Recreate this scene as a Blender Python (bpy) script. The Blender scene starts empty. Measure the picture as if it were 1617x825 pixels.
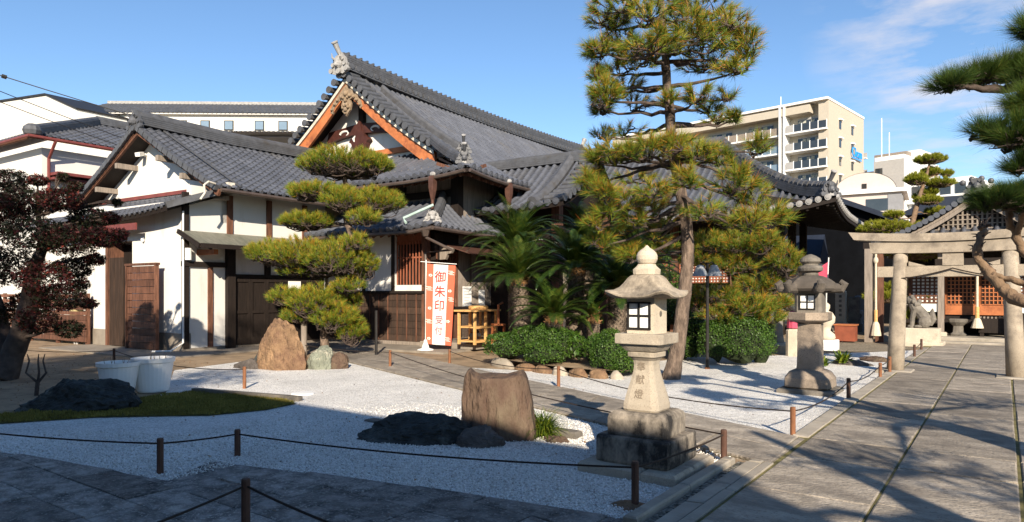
import bpy, bmesh, math, random
import numpy as np
from mathutils import Vector, Matrix
random.seed(7); RS = np.random.RandomState(11)
SC = bpy.context.scene; COL = SC.collection
R = math.radians
# ---------------------------------------------------------------- camera
CAMH = 1.55
cam = bpy.data.cameras.new('camera'); camo = bpy.data.objects.new('camera', cam); COL.objects.link(camo)
camo.location = (0, 0, CAMH); camo.rotation_euler = (R(90), 0, R(35.8))
cam.sensor_width = 36; cam.lens = 24; cam.shift_y = 48.5/1617; cam.clip_end = 2000; cam.clip_start = .05
SC.camera = camo
# ---------------------------------------------------------------- sky and sun
SUN_E, SUN_T = 25.0, 41.0      # elevation; light travels this many degrees left of the path direction
w = bpy.data.worlds.new('World'); SC.world = w; w.use_nodes = True
nt = w.node_tree; nt.nodes.clear()
sky = nt.nodes.new('ShaderNodeTexSky'); sky.sky_type = 'NISHITA'; sky.sun_disc = False
sky.sun_elevation = R(SUN_E); sky.sun_rotation = R(180-SUN_T)
sky.air_density = 1.0; sky.dust_density = .1; sky.ozone_density = 3.0; sky.altitude = 600
bg = nt.nodes.new('ShaderNodeBackground'); bg.inputs[1].default_value = .086
out = nt.nodes.new('ShaderNodeOutputWorld')
# thin clouds, a layer in the direction of the sky they stand in
tc = nt.nodes.new('ShaderNodeTexCoord')
def wmath(op, a, b=None):
    n = nt.nodes.new('ShaderNodeMath'); n.operation = op
    for i, q in enumerate((a, b)):
        if q is None: continue
        if isinstance(q, (int, float)): n.inputs[i].default_value = q
        else: nt.links.new(q, n.inputs[i])
    return n.outputs[0]
sep = nt.nodes.new('ShaderNodeSeparateXYZ'); nt.links.new(tc.outputs['Generated'], sep.inputs[0])
zz = wmath('MAXIMUM', sep.outputs[2], .03)
cx = wmath('DIVIDE', sep.outputs[0], zz); cy = wmath('DIVIDE', sep.outputs[1], zz)
cmb = nt.nodes.new('ShaderNodeCombineXYZ'); nt.links.new(cx, cmb.inputs[0]); nt.links.new(cy, cmb.inputs[1])
nz = nt.nodes.new('ShaderNodeTexNoise'); nz.inputs['Scale'].default_value = 1.7; nz.inputs['Detail'].default_value = 7; nz.inputs['Roughness'].default_value = .6
nt.links.new(cmb.outputs[0], nz.inputs['Vector'])
cr = nt.nodes.new('ShaderNodeValToRGB'); cr.color_ramp.elements[0].position = .42; cr.color_ramp.elements[1].position = .66
nt.links.new(nz.outputs[0], cr.inputs[0])
# the cloud bank stands around one direction: mask by angle to it
dv = nt.nodes.new('ShaderNodeVectorMath'); dv.operation = 'DOT_PRODUCT'; dv.inputs[1].default_value = (-.01, .945, .325)
nrm = nt.nodes.new('ShaderNodeVectorMath'); nrm.operation = 'NORMALIZE'; nt.links.new(tc.outputs['Generated'], nrm.inputs[0])
nt.links.new(nrm.outputs[0], dv.inputs[0])
mr = nt.nodes.new('ShaderNodeMapRange'); mr.inputs[1].default_value = .978; mr.inputs[2].default_value = .996
nt.links.new(dv.outputs['Value'], mr.inputs[0])
cm = wmath('MULTIPLY', wmath('MULTIPLY', cr.outputs[0], mr.outputs[0]), .85)
mx = nt.nodes.new('ShaderNodeMixRGB'); nt.links.new(cm, mx.inputs[0]); hsv = nt.nodes.new('ShaderNodeHueSaturation'); hsv.inputs['Saturation'].default_value = 1.06; hsv.inputs['Value'].default_value = 1.14; nt.links.new(sky.outputs[0], hsv.inputs['Color']); nt.links.new(hsv.outputs[0], mx.inputs[1]); mx.inputs[2].default_value = (5.6, 5.4, 5.6, 1)
nt.links.new(mx.outputs[0], bg.inputs[0]); nt.links.new(bg.outputs[0], out.inputs[0])
sl = bpy.data.lights.new('sun', 'SUN'); sl.energy = 5.0; sl.angle = R(.5); sl.color = (1, .88, .71)
so = bpy.data.objects.new('sun', sl); COL.objects.link(so)
ce = math.cos(R(SUN_E)); LDIR = Vector((-math.sin(R(SUN_T))*ce, math.cos(R(SUN_T))*ce, -math.sin(R(SUN_E))))
so.rotation_euler = LDIR.to_track_quat('-Z', 'Y').to_euler(); so.location = (20, -20, 30)
vs = SC.view_settings; vs.view_transform = 'Standard'; vs.look = 'None'; vs.exposure = 0.88; vs.gamma = 1; vs.use_curve_mapping = False
SC.render.engine = 'CYCLES'; SC.cycles.use_denoising = True; SC.cycles.max_bounces = 6; SC.cycles.transparent_max_bounces = 6
SC.cycles.caustics_reflective = False; SC.cycles.caustics_refractive = False
# ---------------------------------------------------------------- frames and picking
class Frame:
    def __init__(s, yaw):
        s.c, s.s = math.cos(R(yaw)), math.sin(R(yaw)); s.rot = Matrix.Rotation(R(35.8-yaw), 4, 'Z')
    def ray(s, px, py):
        u = (px-808.5)/1078; v = (461-py)/1078
        return s.c*u-s.s, s.s*u+s.c, v
    def g(s, px, py, z=0):
        r = s.ray(px, py); t = (z-CAMH)/r[2]; return Vector((r[0]*t, r[1]*t, z))
    def x(s, px, py, X):
        r = s.ray(px, py); t = X/r[0]; return Vector((X, r[1]*t, CAMH+r[2]*t))
    def y(s, px, py, Y):
        r = s.ray(px, py); t = Y/r[1]; return Vector((r[0]*t, Y, CAMH+r[2]*t))
    def d(s, px, py, D):
        r = s.ray(px, py); return Vector((r[0]*D, r[1]*D, CAMH+r[2]*D))
PF = Frame(35.8)     # x right of the path, y along it
BF = Frame(33.0)     # the temple buildings stand a little turned
# ---------------------------------------------------------------- materials
MATS = {}
def _n(t, kind, **kw):
    n = t.nodes.new(kind)
    for k, v in kw.items(): setattr(n, k, v)
    return n
def mat(name, c, rough=.85, var=.25, scale=4., bump=.3, bscale=40., stain=None, sscale=1.2, samt=.5, stretch=(1, 1, 1), tone=0., metal=0., spec=.3, bdist=.01, transl=0., tonecols=None, spots=None):
    m = bpy.data.materials.new(name); m.use_nodes = True; t = m.node_tree; t.nodes.clear(); L = t.links.new
    o = _n(t, 'ShaderNodeOutputMaterial'); b = _n(t, 'ShaderNodeBsdfPrincipled')
    b.inputs['Roughness'].default_value = rough; b.inputs['Metallic'].default_value = metal; b.inputs['Specular IOR Level'].default_value = spec
    g = _n(t, 'ShaderNodeNewGeometry'); mp = _n(t, 'ShaderNodeMapping'); mp.inputs['Scale'].default_value = stretch
    tcn = _n(t, 'ShaderNodeTexCoord'); L(tcn.outputs['Object'], mp.inputs[0])
    def noise(s, det=5, vec=None, ro=.6):
        n = _n(t, 'ShaderNodeTexNoise'); n.inputs['Scale'].default_value = s; n.inputs['Detail'].default_value = det; n.inputs['Roughness'].default_value = ro
        L(vec or mp.outputs[0], n.inputs['Vector']); return n.outputs[0]
    def mixc(f, a, bb, mode='MIX'):
        n = _n(t, 'ShaderNodeMixRGB', blend_type=mode)
        for i, q in enumerate((f, a, bb)):
            if hasattr(q, 'is_linked'): L(q, n.inputs[i])
            elif i == 0: n.inputs[0].default_value = q
            else: n.inputs[i].default_value = (*q, 1)
        return n.outputs[0]
    def ramp(v, lo, hi):
        n = _n(t, 'ShaderNodeMapRange'); n.inputs[1].default_value = lo; n.inputs[2].default_value = hi; L(v, n.inputs[0]); return n.outputs[0]
    lo = tuple(q*(1-var) for q in c); hi = tuple(min(.95, q*(1+var)) for q in c)
    if tonecols:
        at = _n(t, 'ShaderNodeAttribute', attribute_name='tone'); rp = _n(t, 'ShaderNodeValToRGB'); L(at.outputs['Fac'], rp.inputs[0])
        e = rp.color_ramp.elements
        e[0].position = tonecols[0][0]; e[0].color = (*tonecols[0][1], 1); e[1].position = tonecols[-1][0]; e[1].color = (*tonecols[-1][1], 1)
        for p_, c_ in tonecols[1:-1]:
            q = e.new(p_); q.color = (*c_, 1)
        col = rp.outputs[0]
    else:
        col = mixc(ramp(noise(scale), .3, .7), lo, hi)
    if stain: 
        col = mixc(ramp(noise(sscale, 6, None, .68), .62-.3*samt, .78-.2*samt), col, stain)
    if spots:
        col = mixc(ramp(noise(spots[0], 2), .56, .66), col, spots[1])
    if tone:
        at = _n(t, 'ShaderNodeAttribute', attribute_name='tone'); mm = _n(t, 'ShaderNodeMapRange'); L(at.outputs['Fac'], mm.inputs[0])
        mm.inputs[3].default_value = 1-tone; mm.inputs[4].default_value = 1+tone
        hs = _n(t, 'ShaderNodeHueSaturation'); L(col, hs.inputs['Color']); L(mm.outputs[0], hs.inputs['Value']); col = hs.outputs[0]
    L(col, b.inputs['Base Color'])
    if bump:
        bn = _n(t, 'ShaderNodeBump'); bn.inputs['Strength'].default_value = bump; bn.inputs['Distance'].default_value = bdist
        L(noise(bscale, 4), bn.inputs['Height']); L(bn.outputs[0], b.inputs['Normal'])
    if transl:
        tr = _n(t, 'ShaderNodeBsdfTranslucent'); L(col, tr.inputs[0]); ms = _n(t, 'ShaderNodeMixShader'); ms.inputs[0].default_value = transl
        L(b.outputs[0], ms.inputs[1]); L(tr.outputs[0], ms.inputs[2]); L(ms.outputs[0], o.inputs[0])
    else: L(b.outputs[0], o.inputs[0])
    MATS[name] = m; return m
def gravel_mat(name, cols, scale, bump, dist):
    m = bpy.data.materials.new(name); m.use_nodes = True; t = m.node_tree; L = t.links.new; b = t.nodes['Principled BSDF']
    b.inputs['Roughness'].default_value = .9; b.inputs['Specular IOR Level'].default_value = .2
    tcn = _n(t, 'ShaderNodeTexCoord'); v = _n(t, 'ShaderNodeTexVoronoi'); v.inputs['Scale'].default_value = scale; L(tcn.outputs['Object'], v.inputs['Vector'])
    rp = _n(t, 'ShaderNodeValToRGB'); sp = _n(t, 'ShaderNodeSeparateColor'); L(v.outputs['Color'], sp.inputs[0]); L(sp.outputs[0], rp.inputs[0])
    e = rp.color_ramp.elements; e[0].color = (*cols[0], 1); e[1].color = (*cols[-1], 1)
    for i, c in enumerate(cols[1:-1]): q = e.new((i+1)/(len(cols)-1)); q.color = (*c, 1)
    dk = _n(t, 'ShaderNodeMapRange'); dk.inputs[1].default_value = .45; dk.inputs[2].default_value = .75; dk.inputs[3].default_value = 1; dk.inputs[4].default_value = .74
    L(v.outputs['Distance'], dk.inputs[0]); mu = _n(t, 'ShaderNodeMixRGB', blend_type='MULTIPLY'); mu.inputs[0].default_value = 1; L(rp.outputs[0], mu.inputs[1]); L(dk.outputs[0], mu.inputs[2])
    ln = _n(t, 'ShaderNodeTexNoise'); ln.inputs['Scale'].default_value = 1.3; ln.inputs['Detail'].default_value = 5; L(tcn.outputs['Object'], ln.inputs['Vector'])
    lm = _n(t, 'ShaderNodeMapRange'); lm.inputs[1].default_value = .3; lm.inputs[2].default_value = .7; lm.inputs[3].default_value = .86; lm.inputs[4].default_value = 1.08; L(ln.outputs[0], lm.inputs[0])
    mu2 = _n(t, 'ShaderNodeMixRGB', blend_type='MULTIPLY'); mu2.inputs[0].default_value = 1; L(mu.outputs[0], mu2.inputs[1]); L(lm.outputs[0], mu2.inputs[2])
    L(mu2.outputs[0], b.inputs['Base Color'])
    bn = _n(t, 'ShaderNodeBump', invert=True); bn.inputs['Strength'].default_value = bump; bn.inputs['Distance'].default_value = dist; L(v.outputs['Distance'], bn.inputs['Height'])
    bn2 = _n(t, 'ShaderNodeBump'); bn2.inputs['Strength'].default_value = .5; bn2.inputs['Distance'].default_value = .06
    l2 = _n(t, 'ShaderNodeTexNoise'); l2.inputs['Scale'].default_value = 7; l2.inputs['Detail'].default_value = 4; L(tcn.outputs['Object'], l2.inputs['Vector']); L(l2.outputs[0], bn2.inputs['Height'])
    L(bn2.outputs[0], bn.inputs['Normal']); L(bn.outputs[0], b.inputs['Normal']); MATS[name] = m; return m
# base colours are the things' own; roof tile tone adds painted rib shade
mat('plaster', (.66, .64, .60), .9, .05, 1.5, .2, 50, stain=(.52, .48, .42), sscale=1.4, samt=.3, stretch=(1, 1, .3))
mat('plaster_far', (.64, .62, .58), .9, .04, 1.5, 0)
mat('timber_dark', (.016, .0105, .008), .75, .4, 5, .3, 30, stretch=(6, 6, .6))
mat('timber_brown', (.125, .056, .034), .75, .6, 4, .35, 30, stretch=(5, 5, .6), tone=.35)
mat('timber_lattice', (.27, .09, .048), .7, .3, 4, .2, 30, stretch=(5, 5, .6))
mat('timber_red', (.40, .135, .05), .6, .3, 3, .2, 20, stain=(.20, .06, .03), sscale=2.5, samt=.3)
mat('timber_grey', (.24, .20, .165), .85, .3, 5, .35, 30, stretch=(5, 5, .5), stain=(.12, .10, .08), samt=.3)
mat('timber_panel', (.046, .027, .018), .8, .5, 3, .4, 30, stretch=(7, 7, .7), stain=(.035, .022, .016), sscale=1.1, samt=.6, tone=.3)
mat('timber_pale', (.58, .34, .13), .6, .2, 4, .2, 30, stretch=(1, 6, 6))
mat('carved', (.26, .19, .125), .85, .35, 12, .5, 40, stain=(.14, .11, .09), sscale=6, samt=.4)
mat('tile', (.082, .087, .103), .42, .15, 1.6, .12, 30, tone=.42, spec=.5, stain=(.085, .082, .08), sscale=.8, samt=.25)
mat('tile_ridge', (.078, .08, .088), .55, .25, 6, .3, 30, tone=.25, spec=.45, stain=(.06, .055, .05), sscale=2.5, samt=.35)
mat('tile_pale', (.30, .29, .28), .8, .3, 9, .3, 40)
mat('mortar', (.55, .50, .42), .9, .25, 9, .3, 40)
mat('granite', (.39, .335, .262), .85, .16, 3, .35, 55, stain=(.15, .125, .10), sscale=2.4, samt=.36, spots=(90, (.30, .25, .20)))
mat('granite_pale', (.52, .45, .35), .85, .14, 3, .35, 55, stain=(.28, .24, .19), sscale=2, samt=.2, spots=(90, (.36, .31, .25)))
mat('granite_stained', (.40, .34, .27), .85, .2, 3, .35, 55, stain=(.028, .025, .023), sscale=3.2, samt=.95, stretch=(1, 1, .6))
mat('torii_stone', (.34, .285, .22), .87, .22, 3, .4, 50, stain=(.15, .125, .10), sscale=2.4, samt=.38, spots=(85, (.22, .18, .14)))
mat('granite_cap', (.37, .31, .235), .88, .25, 3, .45, 45, stain=(.07, .058, .048), sscale=4.5, samt=.55, stretch=(1, 1, .5), spots=(80, (.24, .2, .15)))
mat('granite_black', (.085, .072, .06), .9, .35, 4, .5, 40, stain=(.17, .14, .11), sscale=4, samt=.2)
mat('granite_dark', (.17, .15, .125), .88, .3, 3, .45, 45, stain=(.06, .055, .05), sscale=2.5, samt=.45)
mat('granite_old', (.27, .215, .165), .88, .25, 3, .45, 45, stain=(.10, .085, .07), sscale=2.2, samt=.4, spots=(70, (.16, .13, .10)))
mat('slab', (.30, .258, .208), .85, .38, 4, .9, 30, stretch=(.8, 1.3, 1), bdist=.022, tone=.22, stain=(.17, .145, .12), sscale=2.4, samt=.45, spots=(38, (.19, .16, .13)))
mat('slab_dark', (.26, .235, .21), .85, .5, 7, 1., 26, bdist=.03, tone=.35, stain=(.075, .07, .065), sscale=5, samt=.6, spots=(42, (.38, .35, .31)))
mat('kerb', (.33, .29, .235), .88, .2, 3, .4, 50, tone=.15, stain=(.17, .15, .12), sscale=2, samt=.35)
mat('soil', (.30, .215, .135), .95, .3, 2, .7, 30, stain=(.11, .08, .05), sscale=1.2, samt=.4, spots=(14, (.27, .2, .12)), bdist=.03)
mat('moss', (.14, .125, .03), .95, .45, 8, .9, 60, stain=(.10, .075, .03), sscale=3, samt=.3, bdist=.03)
mat('joint', (.15, .13, .05), .95, .5, 5, .5, 40)
mat('concrete', (.25, .215, .175), .9, .12, 3, .25, 40, stain=(.15, .125, .10), samt=.45)
mat('rock_brown', (.112, .074, .051), .85, .4, 3.5, .9, 12, stain=(.075, .042, .03), sscale=2.6, samt=.55, bdist=.08, stretch=(1, 1, .35), spots=(3.1, (.135, .10, .066)))
mat('rock_tan', (.235, .145, .08), .85, .4, 5, .9, 14, stain=(.13, .07, .045), sscale=2.0, samt=.6, bdist=.08)
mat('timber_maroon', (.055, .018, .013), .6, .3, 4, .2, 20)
mat('rock_dark', (.030, .033, .031), .62, .6, 5, .9, 18, stain=(.10, .11, .10), sscale=3.2, samt=.32, bdist=.05)
mat('rock_green', (.17, .18, .14), .8, .4, 4, .6, 20, stain=(.5, .46, .36), sscale=2.6, samt=.3, bdist=.03)
mat('rock_grey', (.10, .085, .075), .85, .5, 4, .8, 16, stain=(.24, .2, .17), sscale=4, samt=.25, bdist=.04)
mat('post_iron', (.085, .042, .028), .7, .4, 12, .3, 60, stretch=(1, 1, .3))
mat('post_rust', (.20, .085, .04), .75, .4, 12, .3, 60, stretch=(1, 1, .3))
mat('rope_dark', (.03, .02, .015), .9, .3, 30, 0)
mat('rope_pale', (.55, .48, .36), .9, .2, 30, .4, 60)
mat('sheet_roof', (.17, .165, .13), .6, .25, 5, .2, 20, stretch=(1, 4, 1), stain=(.09, .10, .075), samt=.35)
mat('red_metal', (.17, .045, .04), .5, .2, 4, 0)
mat('gutter', (.075, .055, .045), .45, .25, 6, .1, 30, spec=.5)
mat('copper', (.13, .065, .048), .45, .3, 6, .1, 30, metal=.4)
mat('verdigris', (.35, .46, .42), .6, .2, 8, 0)
mat('white_plastic', (.80, .79, .76), .45, .05, 3, 0)
mat('white_paper', (.80, .79, .76), .9, .03, 3, 0)
mat('paper_pane', (.86, .85, .80), .8, .03, 5, 0)
mat('black_metal', (.02, .018, .017), .5, .3, 8, 0)
mat('black_wall', (.004, .0045, .006), .8, .3, 2, 0, spec=.05)
mat('navy_roof', (.018, .024, .04), .5, .2, 2, 0)
mat('glass_dark', (.03, .035, .04), .08, .2, 1, 0, spec=.8)
mat('glass_sky', (.16, .22, .28), .1, .1, 1, 0, spec=.8)
mat('curtain', (.42, .42, .36), .9, .1, 6, 0)
mat('meter', (.42, .34, .17), .6, .2, 6, .1)
mat('orange_cloth', (.72, .155, .085), .8, .06, 3, .1, 80, transl=.25)
mat('white_cloth', (.82, .78, .74), .8, .03, 3, .1, 80, transl=.25)
mat('red_ink', (.42, .045, .035), .8, .05, 3, 0)
mat('mauve_ink', (.30, .13, .15), .8, .05, 3, 0)
mat('pink_cloth', (.50, .07, .12), .85, .15, 6, 0)
mat('orange_box', (.22, .06, .03), .7, .2, 5, .1)
mat('shade_metal', (.30, .32, .34), .35, .08, 5, 0, spec=.5)
mat('tan_tile', (.45, .40, .325), .8, .05, 3, .1, 30)
mat('grey_paint', (.35, .34, .33), .6, .08, 3, 0)
mat('white_paint', (.78, .78, .77), .6, .04, 3, 0)
mat('beige_pink', (.52, .45, .41), .85, .05, 3, 0)
mat('grey_roof', (.22, .22, .23), .7, .1, 3, 0)
mat('blue_sign', (.02, .28, .75), .4, .05, 3, 0)
mat('bark_pine', (.165, .12, .09), .9, .5, 5, 1., 9, stretch=(3, 3, .9), stain=(.07, .05, .04), sscale=4, samt=.5, bdist=.05)
mat('bark_dark', (.075, .055, .045), .9, .4, 6, .8, 14, bdist=.03)
mat('bark_tan', (.21, .14, .088), .9, .4, 5, .8, 14, stain=(.10, .06, .04), sscale=5, samt=.45, bdist=.03)
mat('bark_cycad', (.15, .115, .085), .9, .5, 10, .8, 30, bdist=.03, tone=.5)
mat('cycad_fur', (.34, .18, .075), .95, .35, 12, .6, 50)
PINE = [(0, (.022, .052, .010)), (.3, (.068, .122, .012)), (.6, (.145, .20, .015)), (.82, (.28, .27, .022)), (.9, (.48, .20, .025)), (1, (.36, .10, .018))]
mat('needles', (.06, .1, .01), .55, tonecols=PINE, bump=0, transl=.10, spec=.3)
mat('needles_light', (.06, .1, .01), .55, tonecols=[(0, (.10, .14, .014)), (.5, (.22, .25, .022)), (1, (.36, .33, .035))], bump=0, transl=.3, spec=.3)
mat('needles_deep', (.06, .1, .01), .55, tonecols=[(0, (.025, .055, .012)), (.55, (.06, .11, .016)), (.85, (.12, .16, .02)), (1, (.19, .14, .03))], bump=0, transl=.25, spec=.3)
mat('maple_leaf', (.06, .1, .01), .6, tonecols=[(0, (.010, .016, .006)), (.35, (.022, .026, .009)), (.55, (.045, .010, .011)), (.85, (.085, .014, .014)), (1, (.22, .035, .02))], bump=0, transl=.3)
mat('cycad_leaf', (.06, .1, .01), .32, tonecols=[(0, (.011, .027, .006)), (.55, (.032, .064, .009)), (1, (.13, .15, .02))], bump=0, transl=.12, spec=.5)
mat('hedge_leaf', (.06, .1, .01), .5, tonecols=[(0, (.02, .05, .008)), (.5, (.05, .11, .012)), (1, (.10, .17, .02))], bump=0, transl=.25, spec=.35)
mat('cut_letter', (.23, .185, .14), .9, .2, 5, 0)
mat('hedge_core', (.02, .03, .01), .9, .4, 9, .5, 20)
mat('grass_blade', (.06, .1, .01), .5, tonecols=[(0, (.04, .08, .01)), (.6, (.10, .16, .015)), (1, (.30, .32, .03))], bump=0, transl=.3)
gravel_mat('gravel', [(.56,.53,.48), (.76,.73,.68), (.84,.81,.76), (.90,.88,.84)], 60, 1., .014)
gravel_mat('gravel_grey', [(.06, .06, .05), (.20, .19, .16), (.34, .32, .27)], 30, 1., .03)
gravel_mat('gravel_tan', [(.16, .13, .09), (.30, .25, .18), (.40, .34, .25)], 45, 1., .02)
# ---------------------------------------------------------------- mesh builder
def V(*a): return Vector(a)
class MB:
    def __init__(s, fr=None): s.v = []; s.f = []; s.m = []; s.t = []; s.fr = fr.rot if fr else None
    def add(s, vs, fs, mi=0, tone=.5):
        o = len(s.v); s.v.extend([tuple(q) for q in vs])
        for f in fs: s.f.append(tuple(i+o for i in f)); s.m.append(mi); s.t.append(tone)
        return s
    def box(s, x0, x1, y0, y1, z0, z1, mi=0, tone=.5):
        return s.add([(x0,y0,z0),(x1,y0,z0),(x1,y1,z0),(x0,y1,z0),(x0,y0,z1),(x1,y0,z1),(x1,y1,z1),(x0,y1,z1)],
              [(0,3,2,1),(4,5,6,7),(0,1,5,4),(1,2,6,5),(2,3,7,6),(3,0,4,7)], mi, tone)
    def bbox(s, x0, x1, y0, y1, z0, z1, b=.02, mi=0, tone=.5):     # bevelled top block
        v = []
        for (o, z) in ((0, z0), (0, z1-b), (b, z1)):
            v += [(x0+o,y0+o,z),(x1-o,y0+o,z),(x1-o,y1-o,z),(x0+o,y1-o,z)]
        f = [(0,3,2,1),(8,9,10,11)]
        for k in (0, 4):
            for i in range(4): j = (i+1) % 4; f.append((k+i,k+j,k+4+j,k+4+i))
        return s.add(v, f, mi, tone)
    def bar(s, a, b, w, h=None, mi=0, up=None, tone=.5):             # rectangular bar from a to b
        a, b = V(*a), V(*b); d = (b-a).normalized(); h = h or w
        u = V(*up) if up else V(0,0,1)
        if abs(d.dot(u)) > .98: u = V(0,1,0)
        x = d.cross(u).normalized(); u = x.cross(d).normalized(); x *= w/2; u *= h/2
        return s.add([a-x-u,a+x-u,a+x+u,a-x+u,b-x-u,b+x-u,b+x+u,b-x+u],[(0,1,2,3),(7,6,5,4),(4,5,1,0),(5,6,2,1),(6,7,3,2),(7,4,0,3)], mi, tone)
    def tube(s, pts, rad, n=8, mi=0, cap=True, tone=.5, rough=0):
        pts = [V(*p) for p in pts]; k = len(pts)
        if not hasattr(rad, '__len__'): rad = [rad]*k
        vs = []; x = None
        for i, p in enumerate(pts):
            d = (pts[min(i+1,k-1)]-pts[max(i-1,0)])
            d = d.normalized() if d.length > 1e-9 else V(0,0,1)
            if x is None: x = d.orthogonal().normalized()
            else:
                x = x-d*x.dot(d); x = x.normalized() if x.length > 1e-6 else d.orthogonal().normalized()
            y = d.cross(x)
            for j in range(n):
                a = 2*math.pi*j/n; rr = rad[i]*(1+rough*(random.random()-.5)); vs.append(p+x*(math.cos(a)*rr)+y*(math.sin(a)*rr))
        fs = [(i*n+j, i*n+(j+1)%n, (i+1)*n+(j+1)%n, (i+1)*n+j) for i in range(k-1) for j in range(n)]
        if cap: fs += [tuple(range(n))[::-1], tuple((k-1)*n+j for j in range(n))]
        return s.add(vs, fs, mi, tone)
    def cyl(s, a, b, r, n=12, mi=0, r2=None): return s.tube([a, b], [r, r if r2 is None else r2], n, mi)
    def lathe(s, c, prof, n=16, mi=0, a0=0, sq=None, lift=None):     # prof = [(radius, z)]; sq: rounded square of that exponent
        vs = []
        for r, z in prof:
            for j in range(n):
                a = a0+2*math.pi*j/n; ca, sa = math.cos(a), math.sin(a); q = r
                if sq: q = r/((abs(ca)**sq+abs(sa)**sq)**(1/sq))
                dz = 0
                if lift: dz = lift(r, z, a)
                vs.append((c[0]+ca*q, c[1]+sa*q, c[2]+z+dz))
        k = len(prof)
        fs = [(i*n+j, i*n+(j+1)%n, (i+1)*n+(j+1)%n, (i+1)*n+j) for i in range(k-1) for j in range(n)]
        fs += [tuple(range(n))[::-1], tuple((k-1)*n+j for j in range(n))]
        return s.add(vs, fs, mi)
    def prism(s, poly, d, mi=0, tone=.5):                            # poly 3D points (planar), pushed by vector d
        n = len(poly); p = [V(*q) for q in poly]; d = V(*d)
        return s.add(p+[q+d for q in p], [tuple(range(n))[::-1], tuple(range(n, 2*n))]+[(i, (i+1)%n, n+(i+1)%n, n+i) for i in range(n)], mi, tone)
    def sweep(s, pts, prof, mi=0, cap=True, tone=.5, side=None):                 # prof = [(side, up)] closed, swept along pts with z up
        pts = [V(*p) for p in pts]; k = len(pts); n = len(prof); vs = []
        for i, p in enumerate(pts):
            d = pts[min(i+1,k-1)]-pts[max(i-1,0)]; sd = V(*side) if side else V(d.y, -d.x, 0).normalized()
            for a, b in prof: vs.append(p+sd*a+V(0,0,b))
        fs = [(i*n+j, i*n+(j+1)%n, (i+1)*n+(j+1)%n, (i+1)*n+j) for i in range(k-1) for j in range(n)]
        if cap: fs += [tuple(range(n))[::-1], tuple((k-1)*n+j for j in range(n))]
        return s.add(vs, fs, mi, tone)
    def disc(s, c, nrm, r, th, n=10, mi=0):
        c = V(*c); nrm = V(*nrm).normalized(); return s.tube([c, c+nrm*th], r, n, mi)
    def blob(s, c, r, n=8, mi=0):
        prof = [(max(.001, math.sin(math.pi*i/6)), -math.cos(math.pi*i/6)) for i in range(7)]
        c = V(*c); vs = []
        for a, b in prof:
            for j in range(n): q = 2*math.pi*j/n; vs.append(c+V(r[0]*a*math.cos(q), r[1]*a*math.sin(q), r[2]*b))
        return s.add(vs, [(i*n+j, i*n+(j+1)%n, (i+1)*n+(j+1)%n, (i+1)*n+j) for i in range(6) for j in range(n)], mi)
    def build(s, name, mats, parent=None, smooth=False, base=None):
        vs = [V(*q) for q in s.v]
        if s.fr is not None: vs = [s.fr @ q for q in vs]
        return link_mesh(name, np.array([tuple(q) for q in vs], dtype=np.float64), s.f, s.m, s.t, mats, parent, smooth, base)
ROOTM = {}
def link_mesh(name, vs, faces, mi, tone, mats, parent=None, smooth=False, base=None):
    if isinstance(mats, str): mats = [mats]
    o = bpy.data.objects.new(name, bpy.data.meshes.new(name))
    if parent is not None:
        inv = ROOTM[parent.name].inverted(); A = np.array(inv); vs = vs @ A[:3,:3].T + A[:3,3]; o.parent = parent; ROOTM[o.name] = ROOTM[parent.name]
    else:
        if base is None: base = ((vs[:,0].min()+vs[:,0].max())/2, (vs[:,1].min()+vs[:,1].max())/2, vs[:,2].min())
        base = tuple(float(q) for q in base); o.location = base; vs = vs-np.array(base); ROOTM[o.name] = Matrix.Translation(base)
    me = o.data
    if isinstance(faces, np.ndarray):
        k = faces.shape[1]; nf = len(faces)
        me.vertices.add(len(vs)); me.vertices.foreach_set('co', vs.astype(np.float32).ravel())
        me.loops.add(nf*k); me.loops.foreach_set('vertex_index', faces.astype(np.int32).ravel())
        me.polygons.add(nf); me.polygons.foreach_set('loop_start', np.arange(0, nf*k, k, dtype=np.int32))
        me.update(calc_edges=True)
    else: me.from_pydata([tuple(q) for q in vs], [], faces)
    for q in mats: me.materials.append(MATS[q])
    if mi is not None and len(mats) > 1: me.polygons.foreach_set('material_index', np.array(mi, dtype=np.int32))
    if tone is not None:
        a = me.attributes.new('tone', 'FLOAT', 'FACE'); a.data.foreach_set('value', np.array(tone, dtype=np.float32))
    if smooth: me.polygons.foreach_set('use_smooth', [True]*len(me.polygons))
    me.update(); COL.objects.link(o); return o
def tag(o, label=None, cat=None, group=None, kind=None):
    if label: o['label'] = label
    if cat: o['category'] = cat
    if group: o['group'] = group
    if kind: o['kind'] = kind
    return o
def thing(name, label, cat, loc, fr=None, group=None):
    o = bpy.data.objects.new(name, None); o.empty_display_size = .3; loc = V(*loc)
    if fr: loc = fr.rot @ loc
    o.location = loc; ROOTM[o.name] = Matrix.Translation(loc)
    COL.objects.link(o); return tag(o, label, cat, group)
def text_mesh(body, size, M4, name, m, parent, depth=.004):
    cu = bpy.data.curves.new(name, 'FONT'); cu.body = body; cu.size = size; cu.align_x = 'CENTER'; cu.align_y = 'CENTER'; cu.extrude = depth
    o = bpy.data.objects.new(name, cu); COL.objects.link(o); dg = bpy.context.evaluated_depsgraph_get(); dg.update()
    me = bpy.data.meshes.new_from_object(o.evaluated_get(dg)); bpy.data.objects.remove(o)
    vs = np.array([tuple(M4 @ v.co) for v in me.vertices]); fs = [tuple(p.vertices) for p in me.polygons]
    if len(vs) == 0: return None
    return link_mesh(name, vs, fs, None, None, m, parent)
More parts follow.
